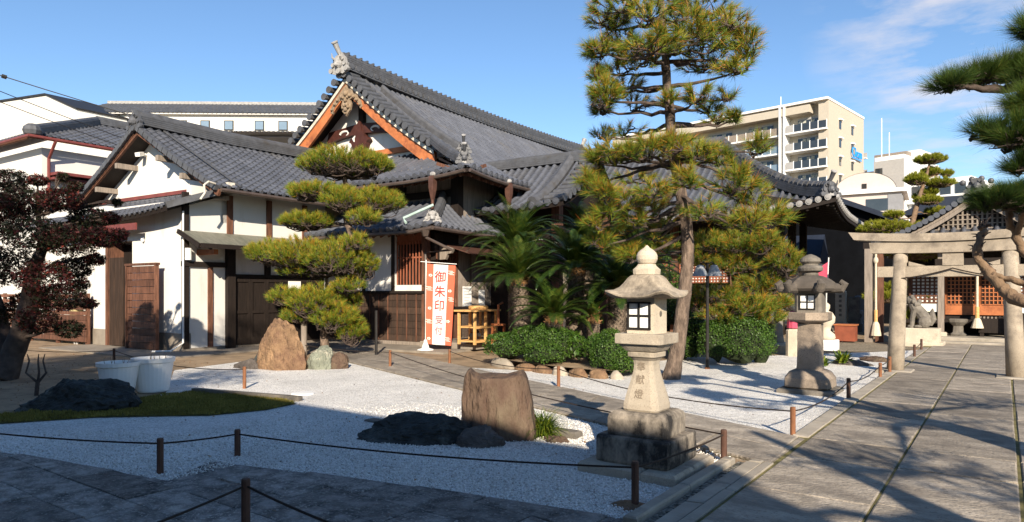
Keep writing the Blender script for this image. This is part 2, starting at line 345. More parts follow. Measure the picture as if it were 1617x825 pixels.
# ---------------------------------------------------------------- tiled roofs
def roof_face(mb, S, L, pitch, tr, courses, kind='round', mi=0, caps=True, capm=0, under=None, thick=.10, rr=.31):
    """S(s,t) -> point, s along the eave 0..L, t up the slope 0..1; tr(s) -> (t0,t1) where the tiles run."""
    n = max(1, int(round(L/pitch))); p = L/n
    if kind == 'round':
        sec = [(0, 0), (.14, -.10), (.28, -.14), (.42, -.10), (.54, 0)]
        for a in (160, 125, 90, 55, 20): sec.append((.77+.23*math.cos(R(a)), .10+.9*math.sin(R(a))))
        amp = rr*p
    else:
        sec = [(0, .2), (.12, .75), (.25, 1.), (.38, .75), (.5, .2), (.65, -.2), (.85, -.25)]; amp = .045
    K = len(sec)
    def nrm(s, t):
        e = .02; a = S(min(s+e, L), t)-S(max(s-e, 0), t); b = S(s, min(1, t+e))-S(s, max(0, t-e)); q = a.cross(b)
        q = q.normalized() if q.length > 1e-9 else V(0,0,1)
        return q if q.z > 0 else -q
    saw = .013 if kind == 'round' else .035
    for r in range(n):
        sm = (r+.5)*p; t0, t1 = tr(sm)
        if t1-t0 < .01: continue
        j0 = int(math.floor(t0*courses+1e-6)); j1 = int(math.ceil(t1*courses-1e-6)); rows = []
        for j in range(j0, j1):
            a = max(t0, j/courses); b = min(t1, (j+1)/courses)
            rows += [(a, saw), (b-.0005, 0)]
        tone = [random.random() for _ in range(j1-j0)]
        sect = sec+[(1., 0 if kind == 'round' else .2)]
        vs = []
        for (t, of) in rows:
            for (u, h) in sect:
                s_ = min(L, (r+u)*p); q = S(s_, t); vs.append(q+nrm(s_, t)*(h*amp+of))
        k = len(sect)
        for i in range(len(rows)-1):
            o = [(i*k+c, i*k+c+1, (i+1)*k+c+1, (i+1)*k+c) for c in range(k-1)]
            if i == 0: base = len(mb.v); mb.v.extend(tuple(q) for q in vs)
            tn = tone[min(len(tone)-1, i//2)]
            for c_, f in enumerate(o): mb.f.append(tuple(q+base for q in f)); mb.m.append(mi); mb.t.append((.05+.3*tn if c_ < 4 else .5+.38*tn) if kind == 'round' else .3+.4*tn)  # pans get a darker tone than rounds: rib shading put into the colour
        if caps and kind == 'round':
            s_ = (r+.77)*p; q = S(s_, t0); d = (S(s_, t0)-S(s_, min(1, t0+.05))).normalized()
            c = q+nrm(s_, t0)*(amp*.45); mb.disc(c-d*.02, d, amp*1.15, .07, 10, capm); mb.disc(c+d*.045, d, amp*.6, .02, 8, capm)
        elif caps:
            s_ = (r+.25)*p; q = S(s_, t0); d = (S(s_, t0)-S(s_, min(1, t0+.05))).normalized(); mb.disc(q+nrm(s_, t0)*.02-d*.02, d, .055, .045, 8, capm)
    if under is not None:       # the boards under the tiles
        N = 24; vs = []; fs = []
        for i in range(N+1):
            s_ = L*i/N; t0, t1 = tr(s_)
            for k in range(7):
                t = t0+(t1-t0)*k/6; q = S(s_, t); vs.append(q-nrm(s_, t)*thick)
        for i in range(N):
            for k in range(6): a = i*7+k; fs.append((a, a+7, a+8, a+1))
        mb.add(vs, fs, under)
        vs = []; fs = []
        for i in range(N+1):
            s_ = L*i/N; t0, t1 = tr(s_); q = S(s_, t0); m_ = nrm(s_, t0); vs += [q-m_*thick, q-m_*.012]
        mb.add(vs, [(2*i, 2*i+1, 2*i+3, 2*i+2) for i in range(N)], under)
def ridge(mb, pts, w, h, lay=4, mi=0, capr=None, beads=0, bm=0):
    prof = []; capr = capr or w*.33
    for i in range(lay):
        ww = w/2*(1-.25*i/lay); z = h*i/lay
        prof += [(ww, z), (ww, z+h/lay*.8), (ww*.9, z+h/lay*.82), (ww*.9, z+h/lay)]
    top = [(capr*math.cos(a), h+capr*.9*math.sin(a)) for a in np.linspace(0, math.pi, 7)]
    right = prof+top[:4]; left = [(-a, b) for a, b in reversed(prof)]
    pr = prof+top+left
    mb.sweep(pts, pr, mi)
    if beads:
        P = [V(*q) for q in pts]
        for a, b in zip(P[:-1], P[1:]):
            d = b-a; n = max(1, int(d.length/beads)); sd = V(d.y, -d.x, 0).normalized()
            for k in range(n):
                c = a+d*((k+.5)/n)
                for sg in (1, -1): mb.disc(c+sd*sg*(w/2*.9)+V(0,0,h*.30), sd*sg, beads*.36, .05, 8, bm)
                mb.bar(c+V(0,0,h+capr*.7)-d.normalized()*.03, c+V(0,0,h+capr*.7)+d.normalized()*.03, capr*2.1, capr*.6, mi)
def oni(mb, pos, d, s=1., horn=True, mi=0, pale=1):
    """ridge-end ornament at pos facing horizontal direction d"""
    p = V(*pos); d = V(d[0], d[1], 0).normalized(); x = V(-d.y, d.x, 0); z = V(0,0,1)
    out = [(-.5,0),(-.58,.12),(-.46,.22),(-.52,.34),(-.40,.42),(-.36,.60),(-.2,.74),(0,.82),(.2,.74),(.36,.60),(.40,.42),(.52,.34),(.46,.22),(.58,.12),(.5,0),(.2,-.10),(0,.02),(-.2,-.10)]
    mb.prism([p+x*(a*s)+z*(b*s) for a, b in out], d*(.13*s), mi)
    for sg in (-1, 1):
        for (a, b, r) in ((.48,.10,.12),(.36,.34,.10),(.24,.56,.08)): mb.disc(p+x*(sg*a*s)+z*(b*s)+d*(.10*s), d, r*s, .10*s, 9, mi)
        mb.tube([p+x*(sg*.14*s)+z*(.5*s)+d*(.14*s), p+x*(sg*.24*s)+z*(.62*s)+d*(.30*s), p+x*(sg*.22*s)+z*(.8*s)+d*(.36*s)], [.06*s,.045*s,.015*s], 6, mi)
    mb.blob(p+z*(.36*s)+d*(.17*s), (.2*s,.2*s,.22*s), 9, mi); mb.blob(p+z*(.28*s)+d*(.32*s), (.10*s,.10*s,.09*s), 8, mi)
    mb.disc(p+z*(.05*s)+d*(.12*s), d, .14*s, .10*s, 12, pale)
    if horn:
        a = p+z*(.72*s)-d*(.25*s); e = p+z*(1.22*s)+d*(.38*s); mid = p+z*(.86*s)+d*(.12*s)
        mb.tube([a, mid, e], [.10*s, .10*s, .13*s], 10, mi); mb.disc(e, (e-mid), .155*s, .05*s, 12, pale)
def wires(name, label, pts, r, sag, m='rope_dark', cat='rope', group=None, extra=None):
    mb = MB(); path = []
    for a, b in zip(pts[:-1], pts[1:]):
        a, b = V(*a), V(*b)
        for i in range(13):
            t = i/12
            if path and i == 0: continue
            path.append(a.lerp(b, t)-V(0,0,sag*(b-a).length*4*t*(1-t)))
    mb.tube(path, r, 5)
    for i_ in extra or (): mb.tube([path[0].lerp(path[1], i_), path[0].lerp(path[1], i_+.16)], r*4, 7)
    o = mb.build(name, m); return tag(o, label, cat, group)
def rock(mb, c, r, seed, n=3, mi=0, amp=.22, flat=.0, cuts=(), planes=26):
    bm = bmesh.new(); bmesh.ops.create_icosphere(bm, subdivisions=n, radius=1); rnd = np.random.RandomState(seed)
    off = rnd.uniform(-1, 1, (planes, 3)); off /= np.linalg.norm(off, axis=1)[:, None]; lev = rnd.uniform(.62, 1., planes)
    from mathutils import noise as mn
    vs = []
    for v in bm.verts:
        q = v.co.copy()
        for o_, l_ in zip(off, lev):
            dd = q.dot(V(*o_))
            if dd > l_: q -= V(*o_)*((dd-l_)*.85)
        for (cv, cl) in cuts:
            cv_ = V(*cv).normalized(); dd = q.dot(cv_)
            if dd > cl: q -= cv_*((dd-cl)*.95)
        q *= 1+amp*.5*mn.noise(q*1.7+V(seed, 0, 0))+amp*.30*mn.noise(q*4.1+V(0, seed, 0))-amp*.30*abs(mn.noise(q*6+V(0, 0, seed)))+amp*.20*mn.noise(q*14+V(0, 0, seed))+amp*.12*mn.noise(q*30+V(seed, 0, 0))
        z = q.z*r[2]
        vs.append((c[0]+q.x*r[0], c[1]+q.y*r[1], c[2]+z))
    bm.verts.index_update()
    fs = [tuple(v.index for v in f.verts) for f in bm.faces]; bm.free(); mb.add(vs, fs, mi)
# ================================================================ the ground
def sheet(name, poly, z, m, kind='structure', sub=0):
    from mathutils.geometry import tessellate_polygon
    pv = [V(p[0], p[1], z) for p in poly]; fs = [f if (pv[f[1]]-pv[f[0]]).cross(pv[f[2]]-pv[f[0]]).z > 0 else f[::-1] for f in tessellate_polygon([pv])]
    mb = MB(); mb.add(pv, fs); o = mb.build(name, m, base=(0, 0, 0)); return tag(o, kind=kind)
sheet('ground', [(-400,-300),(400,-300),(400,600),(-400,600)], 0, 'soil')
G = PF.g
def gp(px, py): q = G(px, py); return (q.x, q.y)
# raked white gravel in front of the cross path
lo1, lo2, lo3 = G(515,565), G(945,670), G(1180,736)
up1, up2, up3 = G(640,560), G(870,613), G(1262,697)
sheet('gravel_bed', [(-16,1.2), gp(0,716), gp(265,762), gp(332,731), gp(620,766), gp(1000,825), (-2.05,3.9), (-2.05,6.05), gp(945,672), gp(530,568), gp(383,572), gp(275,586), gp(262,622), gp(150,652), gp(0,669), gp(-60,680)], .012, 'gravel')
sheet('gravel_bed', [gp(705,580), gp(870,613), (-1.78,7.5), (-1.78,21), gp(1405,556), gp(1240,562), gp(1080,566), gp(900,590)], .012, 'gravel')
sheet('ground_gravel', [gp(1240,556), gp(1420,556), (-1.7,23), (-8,24), (-8,19)], .008, 'gravel_tan')
# slabs
def slab(mb, q, z, th=.06, b=.012, mi=0, gap=.006):
    c = sum((V(*p) for p in q), V(0,0))/4; tone = random.random(); dz = random.uniform(-.003, .003); sk = [random.uniform(-.003, .003) for _ in q]
    def ins(g): 
        r = []
        for p in q:
            d = V(*p)-c; l = d.length; r.append(c+d*(1-g*1.6/l))
        return r
    a = ins(gap); bb = ins(gap+b); vs = [(p.x, p.y, z-th) for p in a]+[(p.x, p.y, z+dz-b*.6) for p in a]+[(p.x, p.y, z+dz+s_) for p, s_ in zip(bb, sk)]
    f = [(8,9,10,11)]
    for k in (0, 4):
        for i in range(4): j = (i+1) % 4; f.append((k+i, k+j, k+4+j, k+4+i))
    mb.add(vs, f, mi, tone)
mb = MB(); PZ = .05
def column(x0, x1, y0, y1, lo, hi, mi=0, z=PZ, skew=.01):
    y = y0; sk = 0
    while y < y1:
        n = min(y1, y+random.uniform(lo, hi)); s2 = random.uniform(-skew, skew)
        slab(mb, [(x0, y-sk), (x1, y+sk), (x1, n+s2), (x0, n-s2)], z, mi=mi); y = n; sk = s2
column(-1.62, -.755, -4, 23.4, .75, 1.5); column(-.745, .095, -4, 23.4, .75, 1.6); column(.115, .62, -4, 23.4, .7, 1.5)
column(-1.80, -1.64, 7.5, 21.5, .9, 1.7, 1, z=.055); column(-1.72, -1.64, -4, 6.2, .8, 1.4, 1, z=.055)
column(-1.86, -1.73, 3.3, 6.25, .5, .9, 1, z=.05)
mb.add([(-1.82,-4,.038),(.66,-4,.038),(.66,23.4,.038),(-1.82,23.4,.038)], [(0,1,2,3)], 2)
tag(mb.build('stone_path', ['slab', 'kerb', 'joint'], base=(0,0,0)), kind='structure')
# cross path
mb = MB()
def lin(a, b, t): return (a[0]+(b[0]-a[0])*t, a[1]+(b[1]-a[1])*t)
A0, A1 = (lo1.x-1.5, lo1.y+.55), (-1.66, 6.2); B0, B1 = (up1.x-3.6, up1.y+1.5), (-1.66, 7.46)
for r in range(2):
    t = 0
    while t < 1:
        n = min(1, t+random.uniform(.06, .12)); k0, k1 = r/2, (r+1)/2
        slab(mb, [lin(lin(A0,A1,t), lin(B0,B1,t), k0), lin(lin(A0,A1,n), lin(B0,B1,n), k0), lin(lin(A0,A1,n), lin(B0,B1,n), k1), lin(lin(A0,A1,t), lin(B0,B1,t), k1)], .045); t = n
mb.add([(*A0,.02),(*A1,.02),(*B1,.02),(*B0,.02)], [(0,1,2,3)], 1)
tag(mb.build('cross_path', ['slab', 'joint'], base=(0,0,0)), kind='structure')
# dark paving in the foreground, oblong setts in running bond, cut to the gravel's edge
edge = [(-20,.6), (-10.5,1.4), gp(0,716), gp(265,762), gp(332,731), gp(620,766), gp(1000,826), (-1.98,4.0), (-1.9,3.3)]
def edge_y(x):
    for a, b in zip(edge[:-1], edge[1:]):
        if a[0] <= x <= b[0]: return a[1]+(b[1]-a[1])*(x-a[0])/max(1e-6, b[0]-a[0])
    return 2
mb = MB()
y = -3.
row = 0
while y < 4.5:
    x = -20-random.random(); h = .36
    while x < -1.86:
        l = random.uniform(.55, .95); a, b = x, min(x+l, -1.86); 
        ta, tb = min(y+h, edge_y(a)-.005), min(y+h, edge_y(b)-.005)
        if ta > y+.06 and tb > y+.06 and b-a > .1: slab(mb, [(a,y),(b,y),(b,tb),(a,ta)], .03, b=.008, gap=.004)
        x += l
    y += h; row += 1
mb.add([(p[0], p[1], .013) for p in edge]+[(-1.88,-4,.013), (-20,-4,.013)], [tuple(range(len(edge)+2))], 1)
tag(mb.build('paving', ['slab_dark', 'slab_dark'], base=(0,0,0)), kind='structure')
# border kerb of the lantern plot, gutter of pebbles
mb = MB(); y = 4.1
while y < 6.1: n = min(6.12, y+.95); mb.bbox(-2.05, -1.95, y, n-.008, 0, .07, .012, 0, random.random()); y = n
tag(mb.build('kerb', ['kerb'], base=(0,0,0)), kind='structure')
sheet('gutter', [(-1.95,3.3),(-1.86,3.3),(-1.86,6.2),(-1.95,6.2)], .016, 'gravel_grey')
# concrete apron and step before the buildings (temple frame)
mb = MB(BF); mb.box(-21, -15.2, 8.6, 14, 0, .03); mb.box(-15.9, -10.6, 13.2, 15.2, 0, .05); mb.bbox(-12.3, -10.4, 14.3, 17.3, .05, .20, .02)
tag(mb.build('apron', ['concrete'], base=(0,0,0)), kind='structure')
# ================================================================ gate behind the photographer: its long roof shades the foreground
def gate():
    t = thing('temple_gate', 'long tiled temple gate with closed timber doors behind the entrance paving', 'gate', (-2.5,-4.1,0))
    mb = MB()
    prof = [(-1.85,3.2),(-2.95,4.1),(-4.1,5.88),(-5.25,4.35),(-6.35,3.2)]
    X0, X1 = -24, 6.6
    for i in range(4):
        a, b = prof[i], prof[i+1]; mb.add([(X0,a[0],a[1]),(X1,a[0],a[1]),(X1,b[0],b[1]),(X0,b[0],b[1])], [(0,1,2,3)], 0)
        mb.add([(X0,a[0],a[1]-.14),(X1,a[0],a[1]-.14),(X1,b[0],b[1]-.14),(X0,b[0],b[1]-.14)], [(0,3,2,1)], 1)
    for X in (X0, X1): mb.add([(X,p,q) for p, q in prof]+[(X,p,q-.14) for p, q in prof[::-1]], [tuple(range(10))], 1)
    mb.build('roof', ['tile', 'timber_dark'], t)
    mb = MB(); ridge(mb, [(X0,-4.1,5.85),(X1,-4.1,5.85)], .4, .2); mb.build('ridge', ['tile_ridge'], t)
    mb = MB(); mb.box(X0+.5, X1-.5, -4.2, -4.0, 0, 4.9); mb.build('wall', ['plaster'], t)
    mb = MB(); mb.box(-1.9, .5, -3.98, -3.9, 0, 2.7); mb.build('door', ['timber_dark'], t)
    for x in (-2.2, .8): mb = MB(); mb.box(x-.14, x+.14, -3.95, -3.67, 0, 3.5); mb.build('post', ['timber_grey'], t)
gate()
# ================================================================ the temple buildings (frame BF: x along their fronts, y back)
Bx, By = BF.x, BF.y
def wallbox(name, m, parent, *boxes):
    mb = MB(BF)
    for b in boxes: mb.box(*b)
    return mb.build(name, m if isinstance(m, list) else [m], parent)
def gutter_line(pts, name, parent, m='gutter'):
    mb = MB(BF); mb.tube(pts, .055, 7); return mb.build(name, m, parent)
# ---------------------------------------------------------------- kitchen building on the left
KX, KY = -16.5, 10.04
def kitchen():
    t = thing('kitchen_building', 'white plastered temple kitchen with grey tiled gable roof and dark timber doors', 'building', (-18.5,13,0), BF)
    EX, VY, ax, hz, ez = -15.75, 10.5, -19.6, 6.30, 4.23; FX = 2*ax-EX; EY = 16.4
    # walls
    yd0 = .45
    wl = MB(BF)
    wl.box(-24, -20.3, KY, KY+.2, .48, 4.0); wl.box(-20.3, -18.95, KY+.5, KY+.7, 0, 4.0); wl.box(-18.95, KX, KY, KY+.2, .48, 3.9)
    wl.box(-20.3-.2, -20.3, KY+.2, KY+.7, .48, 3.9); wl.box(-18.95, -18.75, KY+.2, KY+.7, 0, 3.9); wl.box(-20.3, -18.95, KY, KY+.5, 2.95, 3.9)
    wl.box(KX-.2, KX, KY+.2, 14.7, .1, 4.3)
    wl.prism([(FX+.75, 11.1, 3.4), (EX-.75, 11.1, 3.4), (EX-.75, 11.1, ez+.25), (ax, 11.1, hz-.15), (FX+.75, 11.1, ez+.25)], (0, .2, 0))
    wl.build('wall', ['plaster'], t)
    db = MB(BF); db.box(-24, -20.28, KY-.03, KY+.17, 0, .48); db.box(-18.97, KX+.02, KY-.03, KY+.17, 0, .48); db.box(KX-.15, KX+.012, KY+.171, 14.7, 0, .1); db.build('base', ['concrete'], t)
    # main roof
    def S_r(s, u): return V(EX+(ax-EX)*u, VY+s, ez+(hz-ez)*(.86*u+.14*u*u))
    def S_l(s, u): return V(FX+(ax-FX)*u, EY-s, ez+(hz-ez)*(.86*u+.14*u*u))
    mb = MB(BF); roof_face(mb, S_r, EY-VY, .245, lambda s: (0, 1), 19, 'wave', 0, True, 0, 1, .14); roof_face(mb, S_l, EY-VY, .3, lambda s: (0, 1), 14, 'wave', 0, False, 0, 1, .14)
    mb.build('roof', ['tile', 'timber_dark'], t)
    mb = MB(BF); ridge(mb, [(ax, VY-.05, hz+.0), (ax, 13.5, hz-.06), (ax, 17.5, hz+.02)], .5, .30, 5); mb.build('ridge', ['tile_ridge'], t)
    mb = MB(BF); oni(mb, (ax, VY+.02, hz-.12), (0, -1), .62, False, 0, 0); mb.build('ridge_ornament', ['tile_ridge'], t)
    mb = MB(BF); mb.bar((EX-.03,11.2,ez+.08),(ax+.2,11.2,hz-.05),.05,.04); 
    for sgn, E_ in ((1, EX), (-1, FX)):
        for k in range(16):
            u = k/16; u2 = (k+.85)/16; a = (E_+(ax-E_)*u, VY-.02, ez+(hz-ez)*(.86*u+.14*u*u)-.03); b = (E_+(ax-E_)*u2, VY-.02, ez+(hz-ez)*(.86*u2+.14*u2*u2)-.015); mb.bar(a, b, .14, .14)
    mb.build('verge_tiles', ['tile_ridge'], t)
    for sgn, E_ in ((1, EX), (-1, FX)):
        mb = MB(BF); mb.bar((E_, VY+.05, ez-.16), (ax, VY+.05, hz-.17), .07, .17); mb.build('gable_board', ['timber_brown'], t)
        for u in (.12, .42, .72): MB(BF).bar((E_+(ax-E_)*u, VY-.02, ez+(hz-ez)*u*.97-.42), (E_+(ax-E_)*u, 11.1, ez+(hz-ez)*u*.97-.42), .13, .15).build('purlin', ['timber_grey'], t)
    gutter_line([(EX+.06, VY+.05, ez-.08), (EX+.06, 14.6, ez-.10)], 'gutter', t)
    # pent roof over the front room
    y0, y1, z0, z1, xl, xr = 9.48, 10.98, 3.52, 4.22, -24, -16.35
    def S_p(s, u): return V(xl+s+.42*u*(s/(xr-xl)), y0+(y1-y0)*u, z0+.16*((s/(xr-xl))**6)*(1-u)+(z1-z0)*u)
    mb = MB(BF); roof_face(mb, S_p, xr-xl, .25, lambda s: (0, 1), 6, 'wave', 0, True, 0, 1, .12)
    mb.bar((xr, y0, z0+.17), (xr+.42, y1, z1+.03), .16, .16, 2); mb.build('pent_roof', ['tile', 'timber_dark', 'tile_ridge'], t)
    mb = MB(BF); mb.bar((-23.5, 11.07, z1+.14), (-16.6, 11.07, z1+.14), .05, .10); mb.build('flashing', ['red_metal'], t)
    mb = MB(BF); mb.box(-24, -18.0, KY-.42, KY-.38, 3.18, 3.36); mb.build('awning_strip', ['red_metal'], t)
    mb = MB(BF); mb.bar((-16.7,11.0,z1+.12),(-15.9,11.0,z1+.12),.2,.14); mb.build('mortar_edge', ['mortar'], t)
    mb = MB(BF); c = Bx(340,292,-15.72); mb.tube([c+V(0,0,.02), c+V(.02,-.2,.05), c+V(.02,-.32,-.05), c+V(.02,-.30,-.25), c+V(.02,-.42,-.42)], .028, 7); mb.build('bent_pipe', ['mortar'], t)
    mb = MB(BF); mb.tube([(KX+.07, KY-.06, 3.6), (KX+.07, KY-.06, .25), (KX+.0, KY-.35, .06), (KX-.4, KY-.6, .05)], .024, 7); mb.build('downpipe', ['white_plastic'], t)
    # posts and beams of the long side
    def py(px): return Bx(px, 450, KX).y
    X0 = KX+.002
    pst = MB(BF); pst.box(KX-.05, KX+.05, KY-.03, KY+.12, .1, 4.1); pst.build('post', ['timber_dark'], t)
    for px in (362, 424, 480): a = py(px)-.08; MB(BF).box(KX-.05, KX+.045, a, a+.17, 2.9, 4.15).build('post', ['timber_brown'], t)
    a = py(349); MB(BF).box(KX-.05, KX+.13, a+.12, a+.36, 0, 2.95).build('post', ['timber_dark'], t)
    a = py(331); MB(BF).box(KX-.05, KX+.04, a-.06, a+.08, .1, 2.2).build('post', ['timber_brown'], t)
    MB(BF).box(KX-.05, KX+.075, KY-.05, py(349)+.12, 2.2, 2.33).build('beam', ['timber_dark'], t)
    dy0, dy1 = py(349)+.362, 14.6
    MB(BF).box(KX-.05, KX+.055, dy0, dy1, 1.93, 2.03).build('lintel', ['timber_dark'], t)
    a = py(421)-.08; MB(BF).box(KX-.05, KX+.06, a, a+.18, 2.03, 2.9).build('post', ['timber_dark'], t)
    n = 6; w_ = (dy1-dy0)/n
    for i in range(n):
        mb = MB(BF); y0_ = dy0+i*w_; mb.box(KX, KX+.02, y0_+.05, y0_+w_-.005, .12, 1.93); 
        for (ya, yb, za, zb) in ((y0_, y0_+.07, .1, 1.93), (y0_+w_-.08, y0_+w_-.004, .1, 1.93), (y0_+.07, y0_+w_-.08, 1.82, 1.93), (y0_+.07, y0_+w_-.08, .1, .28), (y0_+.07, y0_+w_-.08, .95, 1.03)): mb.box(KX+.021, KX+.05, ya, yb, za, zb)
        mb.build('door', ['timber_dark'], t)
    p = Bx(465,450,KX+.06); MB(BF).box(KX+.052, KX+.075, p.y-.22, p.y+.22, 1.62, 1.86).build('notice', ['white_paper'], t)
    # sheet roof over the doors
    gy0, gy1 = 9.88, 15.6
    mb = MB(BF); zt, zb = 3.12, 2.72; xo = KX+.98
    mb.prism([(KX+.01, gy0, zt), (xo, gy0, zb), (xo, gy0, zb-.05), (KX+.01, gy0, zt-.05)], (0, gy1-gy0, 0), 0)
    mb.bar((xo+.02, gy0, zb-.03), (xo+.02, gy1, zb-.03), .05, .11, 1); mb.bar((KX+.05, gy0-.03, zt-.04), (xo, gy0-.03, zb-.04), .05, .11, 1)
    for i in range(9): y_ = gy0+.3+i*.64; mb.bar((KX+.02, y_, zt-.11), (xo-.02, y_, zb-.09), .05, .07, 1)
    mb.build('door_canopy', ['sheet_roof', 'timber_dark'], t)
    mb = MB(BF); mb.box(KX, KX+.75, KY+.35, KY+.47, 2.50, 2.63); mb.build('bracket', ['timber_red'], t)
    mb = MB(BF); mb.tube([(KX+.12, KY+.05, 2.36), (KX+.12, KY+.05, 2.66)], .08, 10); mb.bar((KX+.02, KY+.05, 2.52), (KX+.1, KY+.05, 2.52), .05); mb.build('outdoor_lamp', ['white_plastic'], t)
    # lattice sliding door in the recess
    mb = MB(BF); mb.box(-20.28, -18.97, KY+.44, KY+.47, 0, 2.9)
    for i in range(19): x_ = -20.22+i*.067; mb.box(x_, x_+.03, KY+.40, KY+.438, .1, 2.85)
    mb.build('sliding_door', ['timber_dark', 'timber_brown'], t)
    MB(BF).box(-20.29, -20.17, KY-.05, KY+.43, 0, 2.93).build('post', ['timber_brown'], t)
    a = By(175,450,KY-.05)
    mb = MB(BF)
    for i in range(10): x_ = a.x+i*.075; mb.box(x_, x_+.045, KY-.09, KY-.06, .05, 2.5)
    mb.box(a.x-.03, a.x+.75, KY-.058, KY-.04, .05, 2.5, 1); mb.build('lattice_screen', ['timber_panel', 'timber_dark'], t)
    # open plank leaf
    q0, q1 = By(201,450,KY-.28), By(248,450,KY-.28); mb = MB(BF); n = 12
    for i in range(n): mb.box(q0.x+.03, q1.x-.05, KY-.30, KY-.27+.012*(i % 2), .05+i*.182, .05+i*.182+.168, 0, random.random())
    mb.box(q0.x-.02, q0.x+.03, KY-.33, KY-.24, .03, 2.3, 0, .3); mb.box(q1.x-.05, q1.x+.02, KY-.33, KY-.24, .03, 2.3, 0, .6); mb.box(q0.x-.04, q1.x+.04, KY-.34, KY-.22, 2.24, 2.30, 0, .2)
    mb.build('plank_leaf', ['timber_brown'], t)
    p = By(227,330,KY-.02); MB(BF).blob((p.x, KY-.05, 2.95), (.05,.05,.07), 8).build('bulb', ['white_plastic'], t)
    p = By(225,195,10.9); mb = MB(BF); mb.bar((p.x,10.75,5.55),(p.x-.12,10.95,5.62),.14,.11); mb.bar((p.x-.12,11.05,5.62),(p.x-.15,11.1,5.62),.05); mb.build('floodlight', ['white_plastic'], t)
kitchen()
